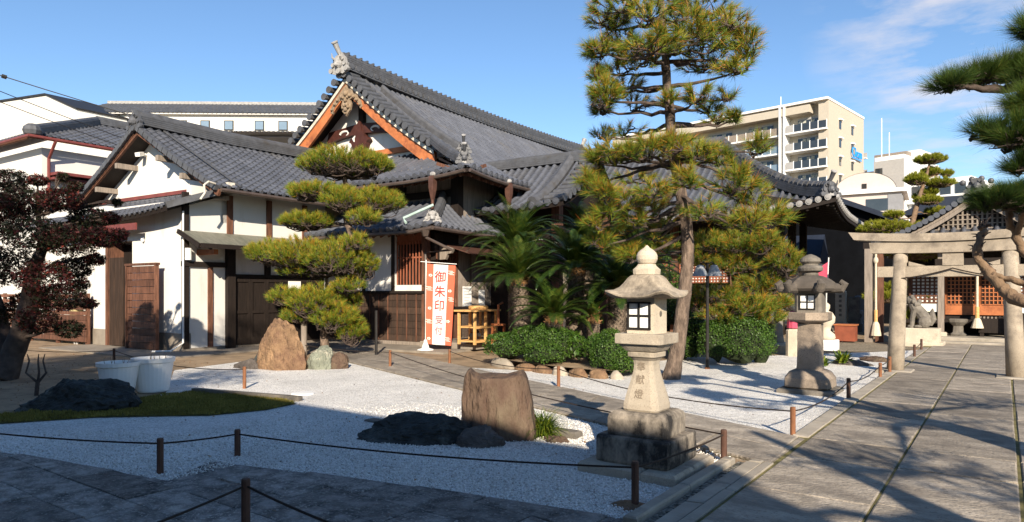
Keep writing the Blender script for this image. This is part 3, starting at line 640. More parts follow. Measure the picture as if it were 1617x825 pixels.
# ---------------------------------------------------------------- reception wing with lattice window, then the gabled hall
EY0, EXR = 14.64, -12.15
def lattice(mb, x0, x1, z0, z1, y, nx, nz, w_=.03, d=.035, mi=0):
    for i in range(nx+1): a = x0+(x1-x0)*i/nx; mb.box(a-w_/2, a+w_/2, y-d, y, z0, z1, mi)
    for i in range(nz+1): a = z0+(z1-z0)*i/nz; mb.box(x0, x1, y-d*.8, y-.002, a-w_/2, a+w_/2, mi)
def reception():
    t = thing('reception_wing', 'low temple reception wing with slatted window, dark board wall and small hipped tile roof', 'building', (-13.5,16,0), BF)
    def px(p): return By(p, 450, EY0).x
    wl = MB(BF); wl.box(-16.3, px(624), EY0, EY0+.15, 1.56, 3.28); wl.box(px(624), EXR, EY0, EY0+.15, 1.56, 1.74); wl.box(px(624), EXR, EY0+.3, EY0+.4, 1.74, 3.28, 1); wl.box(EXR-.12, EXR-.001, EY0+.15, 18.2, 2.72, 3.2, 1); wl.build('wall', ['plaster', 'timber_dark'], t)
    mb = MB(BF); x = -16.3; i = 0
    [mb.prism([(-16.3, EY0-.004, .135+k*.196), (-16.3, EY0-.030, .135+k*.196), (-16.3, EY0-.012, .135+k*.196+.194), (-16.3, EY0-.004, .135+k*.196+.194)], (EXR+16.3, 0, 0), 0, random.random()) for k in range(7)]; mb.box(-16.3, EXR, EY0-.004, EY0+.12, .12, 1.5, 2)
    while x < EXR: mb.box(x, x+.025, EY0-.045, EY0-.021, .16, 1.48, 1, random.random()); x += .36
    mb.box(-16.3, EXR+.04, EY0-.075, EY0+.1, 1.5, 1.575, 2); mb.box(-16.3, EXR+.04, EY0-.06, EY0+.1, .04, .14, 3); mb.build('board_wall', ['timber_panel', 'timber_brown', 'timber_dark', 'timber_grey'], t)
    for p in (575, 621): a = px(p); MB(BF).box(a-.06, a+.06, EY0-.03, EY0+.12, 1.576, 3.25).build('post', ['timber_dark'], t)
    a = px(671); MB(BF).box(a-.08, a+.08, EY0-.05, EY0+.14, .1, 3.25).build('post', ['timber_brown'], t)
    mb = MB(BF); x0, x1 = px(626), px(668)
    for i in range(9): q = x0+.03+i*(x1-x0-.06)/8; mb.box(q-.016, q+.016, EY0+.0, EY0+.03, 1.742, 2.98)
    mb.box(x0, x1, EY0+.032, EY0+.06, 2.5, 2.54); mb.box(x0, x1, EY0+.032, EY0+.09, 2.9, 3.28); mb.build('slatted_window', ['timber_lattice'], t)
    # small hipped roof
    ex, ey, ez = -11.55, 13.92, 3.23; ix, iy, iz = -12.65, 15.75, 4.22
    def lift(s, L): return .10*max(0, 1-s/1.6)**2
    Lf = ex+16.5
    def S_f(s, u): return V(ex-s, ey+(iy-ey)*u, ez+lift(s, 1)*(1-u)+(iz-ez)*(.85*u+.15*u*u))
    Ls = 20.0-ey
    def S_s(s, u): return V(ex+(ix-ex)*u, ey+s, ez+lift(s, 1)*(1-u)+(iz-ez)*(.85*u+.15*u*u))
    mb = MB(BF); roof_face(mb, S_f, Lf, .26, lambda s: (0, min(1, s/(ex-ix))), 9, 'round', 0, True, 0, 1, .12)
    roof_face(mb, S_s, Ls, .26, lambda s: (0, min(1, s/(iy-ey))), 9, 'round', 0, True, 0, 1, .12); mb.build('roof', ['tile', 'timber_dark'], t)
    mb = MB(BF); pts = [V(ex-.25, ey+.35, ez+.2), V((ex+ix)/2, (ey+iy)/2, (ez+iz)/2+.0), V(ix, iy, iz+.06)]; ridge(mb, pts, .26, .16, 3); mb.build('hip_ridge', ['tile_ridge'], t)
    mb = MB(BF); oni(mb, (ex-.22, ey+.3, ez+.16), (.52, -.85), .42, False, 0, 0); mb.build('hip_ornament', ['tile_pale'], t)
    gutter_line([(-16.3, ey-.05, ez-.1), (ex-.7, ey-.05, ez-.08), (ex+.05, ey-.05, ez)], 'gutter', t); gutter_line([(ex+.06, ey-.05, ez), (ex+.06, 17.8, ez-.08)], 'gutter', t)
    mb = MB(BF); p = By(672,358,ey-.05); mb.tube([(p.x,ey-.05,ez-.05),(p.x,ey-.05,ez-.22)], [.13,.07], 8); mb.tube([(p.x,ey-.05,ez-.24),(p.x+.35,ey+.6,ez-.55),(px(671)+.1,EY0-.09,ez-.6),(px(671)+.1,EY0-.09,.2)], .04, 7); mb.build('downpipe', ['gutter'], t)
    mb = MB(BF); a, b = By(672,332,ey+.5), By(637,352,ey+.1); mb.tube([a+V(.2,.1,.14), b+V(0,0,.12), b+V(.2,-.12,-.02)], .04, 7); mb.build('drain_pipe', ['verdigris'], t)
    for i in range(22): pass
    mb = MB(BF)
    x = -16.2
    while x < ex-.3: mb.bar((x, ey+.1, ez-.14), (x, EY0, ez+.16), .05, .07); x += .3
    mb.build('rafters', ['timber_brown'], t)
    # reception counter on the right side
    mb = MB(BF); mb.box(EXR-.1, EXR, EY0+.16, 18.2, .1, 1.05, 0, .4); mb.box(EXR-.4, EXR+.22, EY0+.2, 18.2, 1.05, 1.12, 1); 
    for k in range(7): y = EY0+.2+k*.55; mb.box(EXR, EXR+.02, y, y+.04, .1, 1.05, 1)
    mb.build('counter', ['timber_brown', 'timber_dark'], t)
    mb = MB(BF); mb.box(EXR-.9, EXR-.8, EY0+.2, 18.2, .1, 3.2); mb.build('inner_wall', ['timber_dark'], t)
    mb = MB(BF)
    for k in range(9): y = EY0+.25+k*.11; mb.box(EXR-.06, EXR-.03, y, y+.03, 1.12, 2.7)
    mb.box(EXR-.07, EXR-.02, EY0+.2, 18.2, 1.98, 2.04); mb.box(EXR-.07, EXR-.02, EY0+.2, 18.2, 2.66, 2.72)
    for y in (15.75, 16.4, 17.1): mb.box(EXR-.08, EXR-.0, y, y+.07, 1.12, 2.7)
    mb.build('window_frame', ['timber_brown'], t)
    mb = MB(BF); z1, z0 = 2.93, 2.62; mb.prism([(EXR, 15.0, z1), (EXR+1.0, 15.0, z0), (EXR+1.0, 15.0, z0-.03), (EXR, 15.0, z1-.03)], (0, 2.7, 0)); mb.build('awning', ['copper'], t)
    mb = MB(BF); mb.prism([(EXR+.02,14.95,2.45),(EXR+.02,14.95,2.9),(EXR+.5,14.95,2.75),(EXR+.42,14.95,2.62),(EXR+.3,14.95,2.6),(EXR+.22,14.95,2.45)], (0,.1,0)); mb.build('bracket', ['timber_grey'], t)
reception()
for p, lab in ((749, 'white notice sheet leaning in the reception window, the larger of two'), (767, 'small white notice sheet at the back of the reception counter')):
    q = BF.x(p-5 if p > 760 else p-10, 472, EXR+.1); w_ = .42 if p < 760 else .3; h_ = .58 if p < 760 else .48
    mb = MB(BF); mb.box(EXR+.06, EXR+.075, q.y-w_/2, q.y+w_/2, 1.125, 1.125+h_)
    for k in range(5): mb.box(EXR+.0755, EXR+.077, q.y-w_*.36, q.y+w_*(.1+.05*(k*7 % 5)), 1.2+k*h_*.15, 1.212+k*h_*.15, 1)
    tag(mb.build('notice', ['white_paper', 'grey_paint']), lab, 'notice')
def hall():
    t = thing('gabled_hall', 'tall temple hall with steep hip-and-gable tile roof, orange bargeboards and carved pendant', 'temple hall', (-18,22,0), BF)
    ex, ey, ez = -11.0, 14.75, 4.78; rx, rz = -17.85, 9.12; gy = 17.3; yb = 34.7; wx = 2*rx-ex
    # profile of the long slope: steep at the top, flatter at the eave
    def prof(u): return ez+(rz-ez)*(.48*u+.52*u**1.7)
    lift = lambda d: .16*max(0, 1-d/2.6)**2
    tg = .0
    # -Y hip skirt rises to the gable foot
    hip_t = lambda u: u
    vy = gy-.55         # verge of the gable roof
    def S_r(s, u):      # right slope, s from the front corner back
        return V(ex+(rx-ex)*u, ey+s, prof(u)+lift(s)*(1-u))
    uh = .42            # where the hip meets the gable foot
    def tr_r(s):
        y = ey+s
        if y >= vy: return (0, 1)
        return (0, min(1, uh*s/(vy-ey)))
    def S_l(s, u): return V(wx+(rx-wx)*u, yb-s, prof(u))
    def tr_l(s):
        y = yb-s
        if y >= vy: return (0, 1)
        return (0, max(0, min(1, uh*(y-ey)/(vy-ey))))
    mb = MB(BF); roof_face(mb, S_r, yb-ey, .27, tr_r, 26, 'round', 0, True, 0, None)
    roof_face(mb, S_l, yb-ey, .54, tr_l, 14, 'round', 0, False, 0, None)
    gx = ex+(rx-ex)*uh
    hz_ = prof(uh)
    def S_f(s, u): d = min(s, 2*(ex-rx)-s); return V(ex-s, ey+(gy+.3-ey)*u, ez+lift(d)*(1-u)+(hz_-ez)*(.75*u+.25*u*u))
    kk = (ex-gx)*(gy+.3-ey)/(vy-ey)
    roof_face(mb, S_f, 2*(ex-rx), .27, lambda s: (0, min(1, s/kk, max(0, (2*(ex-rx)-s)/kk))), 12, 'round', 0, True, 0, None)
    mb.build('roof', ['tile', 'timber_dark'], t)
    # boards under the eaves
    mb = MB(BF); N = 16
    for S, L, dmax in ((S_f, 2*(ex-rx), .55), (S_r, yb-ey, .30)):
        vs = []
        for i in range(N+1):
            s_ = L*i/N
            if S is S_r and i == 0: s_ = .0
            q = S(s_, 0); r_ = S(s_, dmax); 
            if S is S_f: r_.x = max(min(r_.x, ex-1.4), wx+1.4)
            else: r_.y = max(r_.y, ey+1.3)
            vs += [q-V(0,0,.05), q-V(0,0,.16), r_-V(0,0,.2)]
        for i in range(N): a = 3*i; mb.v; 
        mb.add(vs, [f for i in range(N) for f in ((3*i, 3*i+3, 3*i+4, 3*i+1), (3*i+1, 3*i+4, 3*i+5, 3*i+2))])
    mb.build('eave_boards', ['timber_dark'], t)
    mb = MB(BF)
    s = .3
    while s < 9: q = S_f(s, .02); mb.bar(q-V(0,0,.2), (q.x, 16.0, q.z+.25), .07, .09); s += .34
    s = .3
    while s < 9: q = S_r(s, .01); mb.bar(q-V(0,0,.2), (ex-1.3, q.y, q.z+.25), .07, .09); s += .34
    mb.build('rafters', ['timber_brown'], t)
    # walls under the eaves
    mb = MB(BF); mb.box(wx+1.2, ex-1.15, 15.85, 16.05, 0, 5.3); mb.box(ex-1.35, ex-1.15, 16.05, yb-1, 0, 5.2); mb.build('wall', ['timber_grey'], t)
    for x_ in (ex-1.22, -14.3, -16.2): MB(BF).box(x_-.13, x_+.13, 15.74, 16.0, 3.5, 5.25).build('post', ['timber_dark'], t)
    mb = MB(BF); mb.box(wx+1.2, ex-1.1, 15.78, 15.849, 4.35, 4.55); mb.build('beam', ['timber_dark'], t)
    # main ridge with its tile beads and end ornament
    rp = []
    for k in range(13): y = gy-.6+(yb-gy+.6)*k/12; f = (k/6-1)**2; rp.append((rx, y, rz-.08+.20*f))
    mb = MB(BF); ridge(mb, rp, .56, .50, 7, 0, .15, .30, 1); mb.build('ridge', ['tile_ridge', 'tile_ridge'], t)
    mb = MB(BF); oni(mb, (rx, gy-.68, rz+.02), (0, -1), .78, True, 0, 0); mb.build('ridge_ornament', ['tile_pale'], t); mb = MB(BF); oni(mb, (rx, yb+.05, rz+.02), (0, 1), .9, True, 0, 0); mb.build('ridge_ornament', ['tile_pale'], t)
    # gable: rows of verge tiles down both rakes, descending ridges
    def rake(sg, u): x = rx+sg*(ex-rx)*(1-u); return V(x, vy, prof(u))
    for sg in (1, -1):
        mb = MB(BF); n = 17
        for k in range(n):
            u0 = uh-.05+(1-uh+.05)*k/n; u1 = uh-.05+(1-uh+.05)*(k+1)/n; a, b = rake(sg, u0), rake(sg, u1)
            mid = (a+b)/2+V(0,0,.09); mb.tube([mid+V(0,-.12,-.02), mid+V(0,.55,.05)], .105, 9); mb.disc(mid+V(0,-.10,-.02), (0,-1,0), .125, .045, 10)
        for off, r_ in ((.62, .07), (.86, .07)):
            mb.tube([rake(sg, uh-.05+(1.05-uh)*k/10)+V(0, off, .10) for k in range(11)], r_, 8)
        mb.build('verge_tiles', ['tile_ridge'], t)
        mb = MB(BF); pts = [rake(sg, uh-.03+(.94-uh)*k/8)+V(0, 1.30, .04) for k in range(9)]
        ridge(mb, pts, .30, .26, 4); mb.build('descending_ridge', ['tile_ridge'], t)
        e = pts[0]; mb = MB(BF); 
        if sg == 1: oni(mb, (e.x+.12, e.y-.1, e.z+.0), (.6, -.8), .46, True, 0, 1)
        else: oni(mb, (e.x-.1, e.y, e.z-.05), (-1, 0), .5, True, 0, 1)
        mb.build('ridge_ornament', ['tile_ridge', 'tile_pale'], t)
    mb = MB(BF); p0, p1 = S_r(.45, .03), V(gx, vy, hz_+.03); p0.x -= .0
    pts = [p0.lerp(p1, k/6)+V(0,0,.06-.10*math.sin(math.pi*k/6)) for k in range(7)]; ridge(mb, pts[1:], .26, .2, 3); mb.build('hip_ridge', ['tile_ridge'], t)
    mb = MB(BF); oni(mb, pts[1]+V(.05,-.05,-.02), (.55, -.83), .44, True, 0, 1); mb.build('ridge_ornament', ['tile_ridge', 'tile_pale'], t)
    # bargeboards (curved), soffit, gable wall
    for sg in (1, -1):
        mb = MB(BF); n = 10
        for k in range(n):
            u0 = uh-.0+(1-uh)*k/n; u1 = uh+(1-uh)*(k+1)/n; a, b = rake(sg, u0), rake(sg, u1); w0, w1 = .46+.12*(1-k/n), .46+.12*(1-(k+1)/n)
            o = V(0, .12, -.17)
            mb.add([a+o, b+o, b+o-V(0,0,w1), a+o-V(0,0,w0), a+o+V(0,.10,0), b+o+V(0,.10,0), b+o-V(0,-.10,w1), a+o-V(0,-.10,w0)], [(0,1,2,3),(7,6,5,4),(3,2,6,7),(0,4,5,1)], 0)
            o2 = V(0,.045,-.13); mb.add([a+o2, b+o2, b+o2-V(0,0,.13), a+o2-V(0,0,.13), a+o2+V(0,.07,0), b+o2+V(0,.07,0), b+o2-V(0,-.07,.13), a+o2-V(0,-.07,.13)], [(0,1,2,3),(3,2,6,7)], 1)
            mb.add([a+V(0,.23,-.12), b+V(0,.23,-.12), b+V(0,1.0,-.12), a+V(0,1.0,-.12)], [(0,1,2,3)], 2)
        mb.build('bargeboard', ['timber_red', 'mortar', 'timber_dark'], t)
    wy = vy+.95; zb = hz_-.1
    mb = MB(BF); n = 12; prf = [V(rake(1, uh+(1-uh)*k/n).x, wy, rake(1, uh+(1-uh)*k/n).z-.16) for k in range(n+1)]; prl = [V(2*rx-q.x, wy, q.z) for q in prf[::-1]]
    mb.prism(prf+prl[1:], (0,.1,0)); mb.build('gable_wall', ['plaster'], t)
    q = rake(1, uh+.02)
    mb = MB(BF); hw = q.x-rx
    def hwz(z):
        u = uh
        while u < 1 and prof(u) < z: u += .01
        return (ex-rx)*(1-u)-.12
    hb = hwz(zb+.62); mb.box(rx-hb, rx+hb, wy-.12, wy-.002, zb+.28, zb+.46); hw = hwz(zb+1.55)/.72; mb.build('gable_beam', ['timber_red'], t)
    mb = MB(BF); mb.prism([(rx-hw*.72, wy-.2, zb+.95),(rx-hw*.4,wy-.2,zb+1.08),(rx,wy-.2,zb+1.14),(rx+hw*.4,wy-.2,zb+1.08),(rx+hw*.72,wy-.2,zb+.95),(rx+hw*.66,wy-.2,zb+1.36),(rx,wy-.2,zb+1.5),(rx-hw*.66,wy-.2,zb+1.36)], (0,.19,0)); mb.build('rainbow_beam', ['timber_maroon'], t)
    mb = MB(BF); mb.prism([(rx+a*.62,wy-.26,zb+b) for a, b in ((-.8,.86),(-.62,.80),(-.5,.62),(-.3,.5),(0,.465),(.3,.5),(.5,.62),(.62,.80),(.8,.86),(.62,.98),(.45,1.0),(.36,1.15),(.2,1.22),(.12,1.5),(0,1.58),(-.12,1.5),(-.2,1.22),(-.36,1.15),(-.45,1.0),(-.62,.98))], (0,.2,0)); mb.build('frog_leg_strut', ['timber_maroon'], t)
    mb = MB(BF); mb.box(rx-.12, rx+.12, wy-.15, wy-.003, zb+1.45, zb+2.6); mb.build('king_post', ['timber_dark'], t)
    for sg in (1, -1):
        c = V(rx+sg*hw*.34, wy-.215, zb+1.2); MB(BF).tube([c+V(sg*.26*math.cos(a)*(1-a/7)-sg*.1, 0, .12*math.sin(a)*(1-a/9)) for a in np.linspace(0, 4.2, 12)], [.018+.03*(1-k/11) for k in range(12)], 6).build('white_carving', ['plaster'], t)
    mb = MB(BF); mb.tube([(rx-.16, wy-.275, zb+1.05), (rx-.24, wy-.28, zb+.95), (rx-.2, wy-.275, zb+.84)], [.015,.05,.02], 7); mb.build('white_carving', ['plaster'], t)
    # carved gable pendant
    mb = MB(BF); c = V(rx, vy+.09, rake(1, 1).z-.55)
    out = [(0,-1.12),(.10,-1.0),(.24,-.86),(.30,-.6),(.22,-.42),(.36,-.36),(.55,-.5),(.72,-.62),(.86,-.9),(.98,-.82),(.92,-.6),(.75,-.36),(.46,-.1),(.2,.12),(0,.26)]
    out = out+[(-a, b) for a, b in out[::-1][1:-1]]
    mb.prism([c+V(a*.8,0,b*.8) for a, b in out], (0,.08,0))
    for (a, b, r_) in ((0,-.12,.12),(0,-.42,.09),(.08,-.62,.10),(-.08,-.62,.10),(0,-.82,.11),(0,-1.0,.06),(.16,-.74,.07),(-.16,-.74,.07),(.26,-.24,.09),(-.26,-.24,.09),(.5,-.34,.08),(-.5,-.34,.08),(.68,-.5,.07),(-.68,-.5,.07),(.86,-.72,.06),(-.86,-.72,.06),(.12,-.3,.07),(-.12,-.3,.07)): mb.blob(c+V(a*.8,-.03,b*.8), (r_*.75,.07,r_*.75), 8)
    mb.build('gable_pendant', ['carved'], t)
    # gutters and hoppers
    def eave(S, ss, dz=-.12, dx=0, dy=0): return [S(s_, 0)+V(dx, dy, dz) for s_ in ss]
    gutter_line(eave(S_f, [.05,.6,1.2,2,3,4.5,6.2], dy=-.08), 'gutter', t); gutter_line(eave(S_r, [0,.6,1.2,2,3,3.4], dx=.08), 'gutter', t)
    for q in (S_f(1.15, 0)+V(0,-.08,-.12), S_r(1.9, 0)+V(.08,0,-.12)):
        mb = MB(BF); mb.blob(q+V(0,0,.10), (.10,.07,.07), 9, 1); mb.tube([q+V(0,0,.05), q-V(0,0,.1), q-V(0,0,.28), q-V(0,0,.6)], [.10,.12,.115,.05], 4); mb.tube([q-V(0,0,.6), q-V(.05,-.05,1.0), q-V(.25,-.2,1.35)], .045, 7); mb.build('rain_hopper', ['copper', 'tile_pale'], t)
    for s in np.linspace(.5, 4.5, 9):
        pass
hall()
# ---------------------------------------------------------------- small entrance porch roof between the halls
def porch():
    t = thing('porch_wing', 'curved tile roof of the entrance porch joining the two halls behind the cycads', 'porch', (-10,19,0), BF)
    x0, x1 = -14.2, -9.1; ry, rz = 19.0, 5.62; ey, ez = 16.6, 3.95
    def S_f(s, u): return V(x1-s, ey+(ry-ey)*u, ez+(rz-ez)*(.35*u+.65*u**1.6)+.12*max(0, 1-s/2)**2*(1-u))
    def S_b(s, u): return V(x0+s, 2*ry-ey+(ey-ry)*u, ez+(rz-ez)*(.35*u+.65*u**1.6))
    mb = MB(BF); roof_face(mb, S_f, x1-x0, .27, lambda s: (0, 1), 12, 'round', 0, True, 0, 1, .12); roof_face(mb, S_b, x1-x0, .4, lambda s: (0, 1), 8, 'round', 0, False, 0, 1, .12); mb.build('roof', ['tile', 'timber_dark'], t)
    mb = MB(BF); ridge(mb, [(x0, ry, rz-.02), (x1+.05, ry, rz-.02)], .36, .26, 4); mb.build('ridge', ['tile_ridge'], t)
    mb = MB(BF); oni(mb, (x1+.1, ry, rz-.1), (1, 0), .6, True, 0, 1); mb.build('ridge_ornament', ['tile_ridge', 'tile_pale'], t)
    mb = MB(BF)
    for k in range(9): q = S_f(.12, k/9+.04); mb.tube([q+V(.12,-.0,.1), q+V(-.5,0,.1)], .10, 8); mb.disc(q+V(.10,0,.1), (1,0,0), .12, .05, 9)
    mb.build('verge_tiles', ['tile_ridge'], t)
    mb = MB(BF); mb.tube([S_f(1.0, k/8)+V(0,0,.12) for k in range(9)], .17, 9); mb.build('descending_ridge', ['tile_ridge'], t)
    mb = MB(BF); mb.prism([(x1-.6, ey+.7, 4.1), (x1-.6, ry, rz-.15), (x1-.6, 2*ry-ey-.7, 4.1)], (-.1,0,0)); mb.box(x0, x1-.8, ey+.9, ey+1.0, 0, 4.4); mb.build('wall', ['timber_dark'], t)
    for y in (ey+.8, 2*ry-ey-.8): MB(BF).box(x1-.75, x1-.5, y-.12, y+.12, 0, 4.3).build('post', ['timber_brown'], t)
porch()
# ---------------------------------------------------------------- main hall on the right, deep hipped eaves
def main_hall():
    t = thing('main_hall', 'broad main hall with sweeping hipped tile roof, dark under its deep upturned eaves', 'temple hall', (-8,28,0), BF)
    ex, ey, ez = -3.15, 23.55, 4.18; dx = 5.0; L = 17.0; rz = 7.45; W = 10.0
    lift = lambda d: .38*max(0, 1-d/3.6)**2.2
    pf = lambda u: (.50*u+.50*u**1.8)
    def S_f(s, u): return V(ex-s, ey+dx*u, ez+lift(min(s, L-s))*(1-u)**2+(rz-ez)*pf(u))
    def S_s(s, u): return V(ex-dx*u, ey+s, ez+lift(min(s, 2*dx+1-s))*(1-u)**2+(rz-ez)*pf(u))
    Ls = 2*dx+1
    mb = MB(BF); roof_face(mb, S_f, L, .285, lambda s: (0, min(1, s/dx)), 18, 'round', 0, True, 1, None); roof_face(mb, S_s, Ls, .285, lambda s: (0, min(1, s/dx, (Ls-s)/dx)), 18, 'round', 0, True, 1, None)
    mb.build('roof', ['tile', 'tile_pale'], t)
    mb = MB(BF)
    for S, LL in ((S_f, L), (S_s, Ls)):
        vs = []; N = 24
        for i in range(N+1):
            s_ = LL*i/N; q = S(s_, 0); r_ = S(s_, .45); 
            if S is S_f: r_.x = min(r_.x, ex-2.1)
            else: r_.y = max(r_.y, ey+2.1)
            r_.z = ez+.55
            vs += [q-V(0,0,.04), q-V(0,0,.17), r_]
        mb.add(vs, [f for i in range(N) for f in ((3*i, 3*i+3, 3*i+4, 3*i+1), (3*i+1, 3*i+4, 3*i+5, 3*i+2))])
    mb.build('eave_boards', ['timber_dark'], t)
    mb = MB(BF)
    for S, LL in ((S_f, L), (S_s, Ls)):
        s = .25
        while s < LL-.2:
            q = S(s, .015); e = V(q.x, ey+2.2, q.z+.2) if S is S_f else V(ex-2.2, q.y, q.z+.2); mb.bar(q-V(0,0,.21), e, .07, .09); s += .30
    mb.build('rafters', ['timber_dark'], t)
    pts = [S_f(.0+dx*k/10, k/10 if k else 0)+V(-.25 if k == 0 else 0, .25 if k == 0 else 0, .05) for k in range(11)]
    mb = MB(BF); ridge(mb, pts, .36, .30, 4)
    for k in range(28):
        u = k/28; i = int(u*10); q = pts[i].lerp(pts[i+1], u*10-i)+V(0,0,.36); q2 = pts[i].lerp(pts[i+1], min(1, u*10-i+.22))+V(0,0,.36); mb.tube([q, q2], .15, 8)
    mb.build('hip_ridge', ['tile_ridge'], t)
    mb = MB(BF); oni(mb, pts[0]+V(.02,-.02,-.02), (.7,-.7), .62, True, 0, 1); mb.build('ridge_ornament', ['tile_ridge', 'tile_pale'], t)
    mb = MB(BF); ridge(mb, [(ex-dx+.1, ey+dx, rz), (ex-L, ey+dx, rz)], .5, .42, 5); mb.build('ridge', ['tile_ridge'], t)
    # walls set back, open veranda
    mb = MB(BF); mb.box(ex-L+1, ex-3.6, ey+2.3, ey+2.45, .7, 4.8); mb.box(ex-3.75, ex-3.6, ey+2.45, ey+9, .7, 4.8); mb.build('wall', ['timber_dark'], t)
    mb = MB(BF); mb.box(ex-L+1, ex-1.9, ey+1.2, ey+9, .55, .70); mb.build('floor', ['timber_grey'], t)
    for x_ in (ex-2.1, ex-3.7, ex-6.0, ex-8.4, ex-10.8): MB(BF).box(x_-.13, x_+.13, ey+2.0, ey+2.26, 0, 4.7).build('post', ['timber_brown' if x_ < ex-2.5 else 'timber_dark'], t)
    for y_ in (ey+4.3, ey+6.6): MB(BF).box(ex-2.24, ex-1.98, y_-.13, y_+.13, 0, 4.7).build('post', ['timber_dark'], t)
    mb = MB(BF)
    for i in range(5):
        x_ = ex-5.8-2.4*i; lattice(mb, x_-.0, x_+2.0, 1.9, 2.9, ey+2.2, 17, 9, .045); mb.box(x_, x_+2.0, ey+2.21, ey+2.24, 1.9, 2.9, 1)
    mb.build('lattice_panel', ['timber_lattice', 'paper_pane'], t)
    mb = MB(BF)
    for z_ in (1.05, 1.4): mb.box(ex-L+1, ex-1.9, ey+1.2, ey+1.26, z_, z_+.06)
    x_ = ex-L+1
    while x_ < ex-1.9: mb.box(x_, x_+.06, ey+1.2, ey+1.26, .7, 1.5); x_ += .9
    mb.build('veranda_rail', ['timber_lattice'], t)
    # steps on the path side
    mb = MB(BF)
    for k in range(4): mb.box(ex-1.9, ex-1.9+.28*(4-k), ey+2.6, ey+5.2, .17*k, .17*(k+1))
    mb.build('steps', ['timber_grey'], t)
    for y_ in (ey+2.5, ey+5.3):
        mb = MB(BF); mb.bar((ex-2.0,y_,1.45),(ex-.9,y_,.55),.08,.1); mb.bar((ex-.9,y_,0),(ex-.9,y_,.75),.12); mb.build('stair_rail', ['timber_grey'], t)
main_hall()
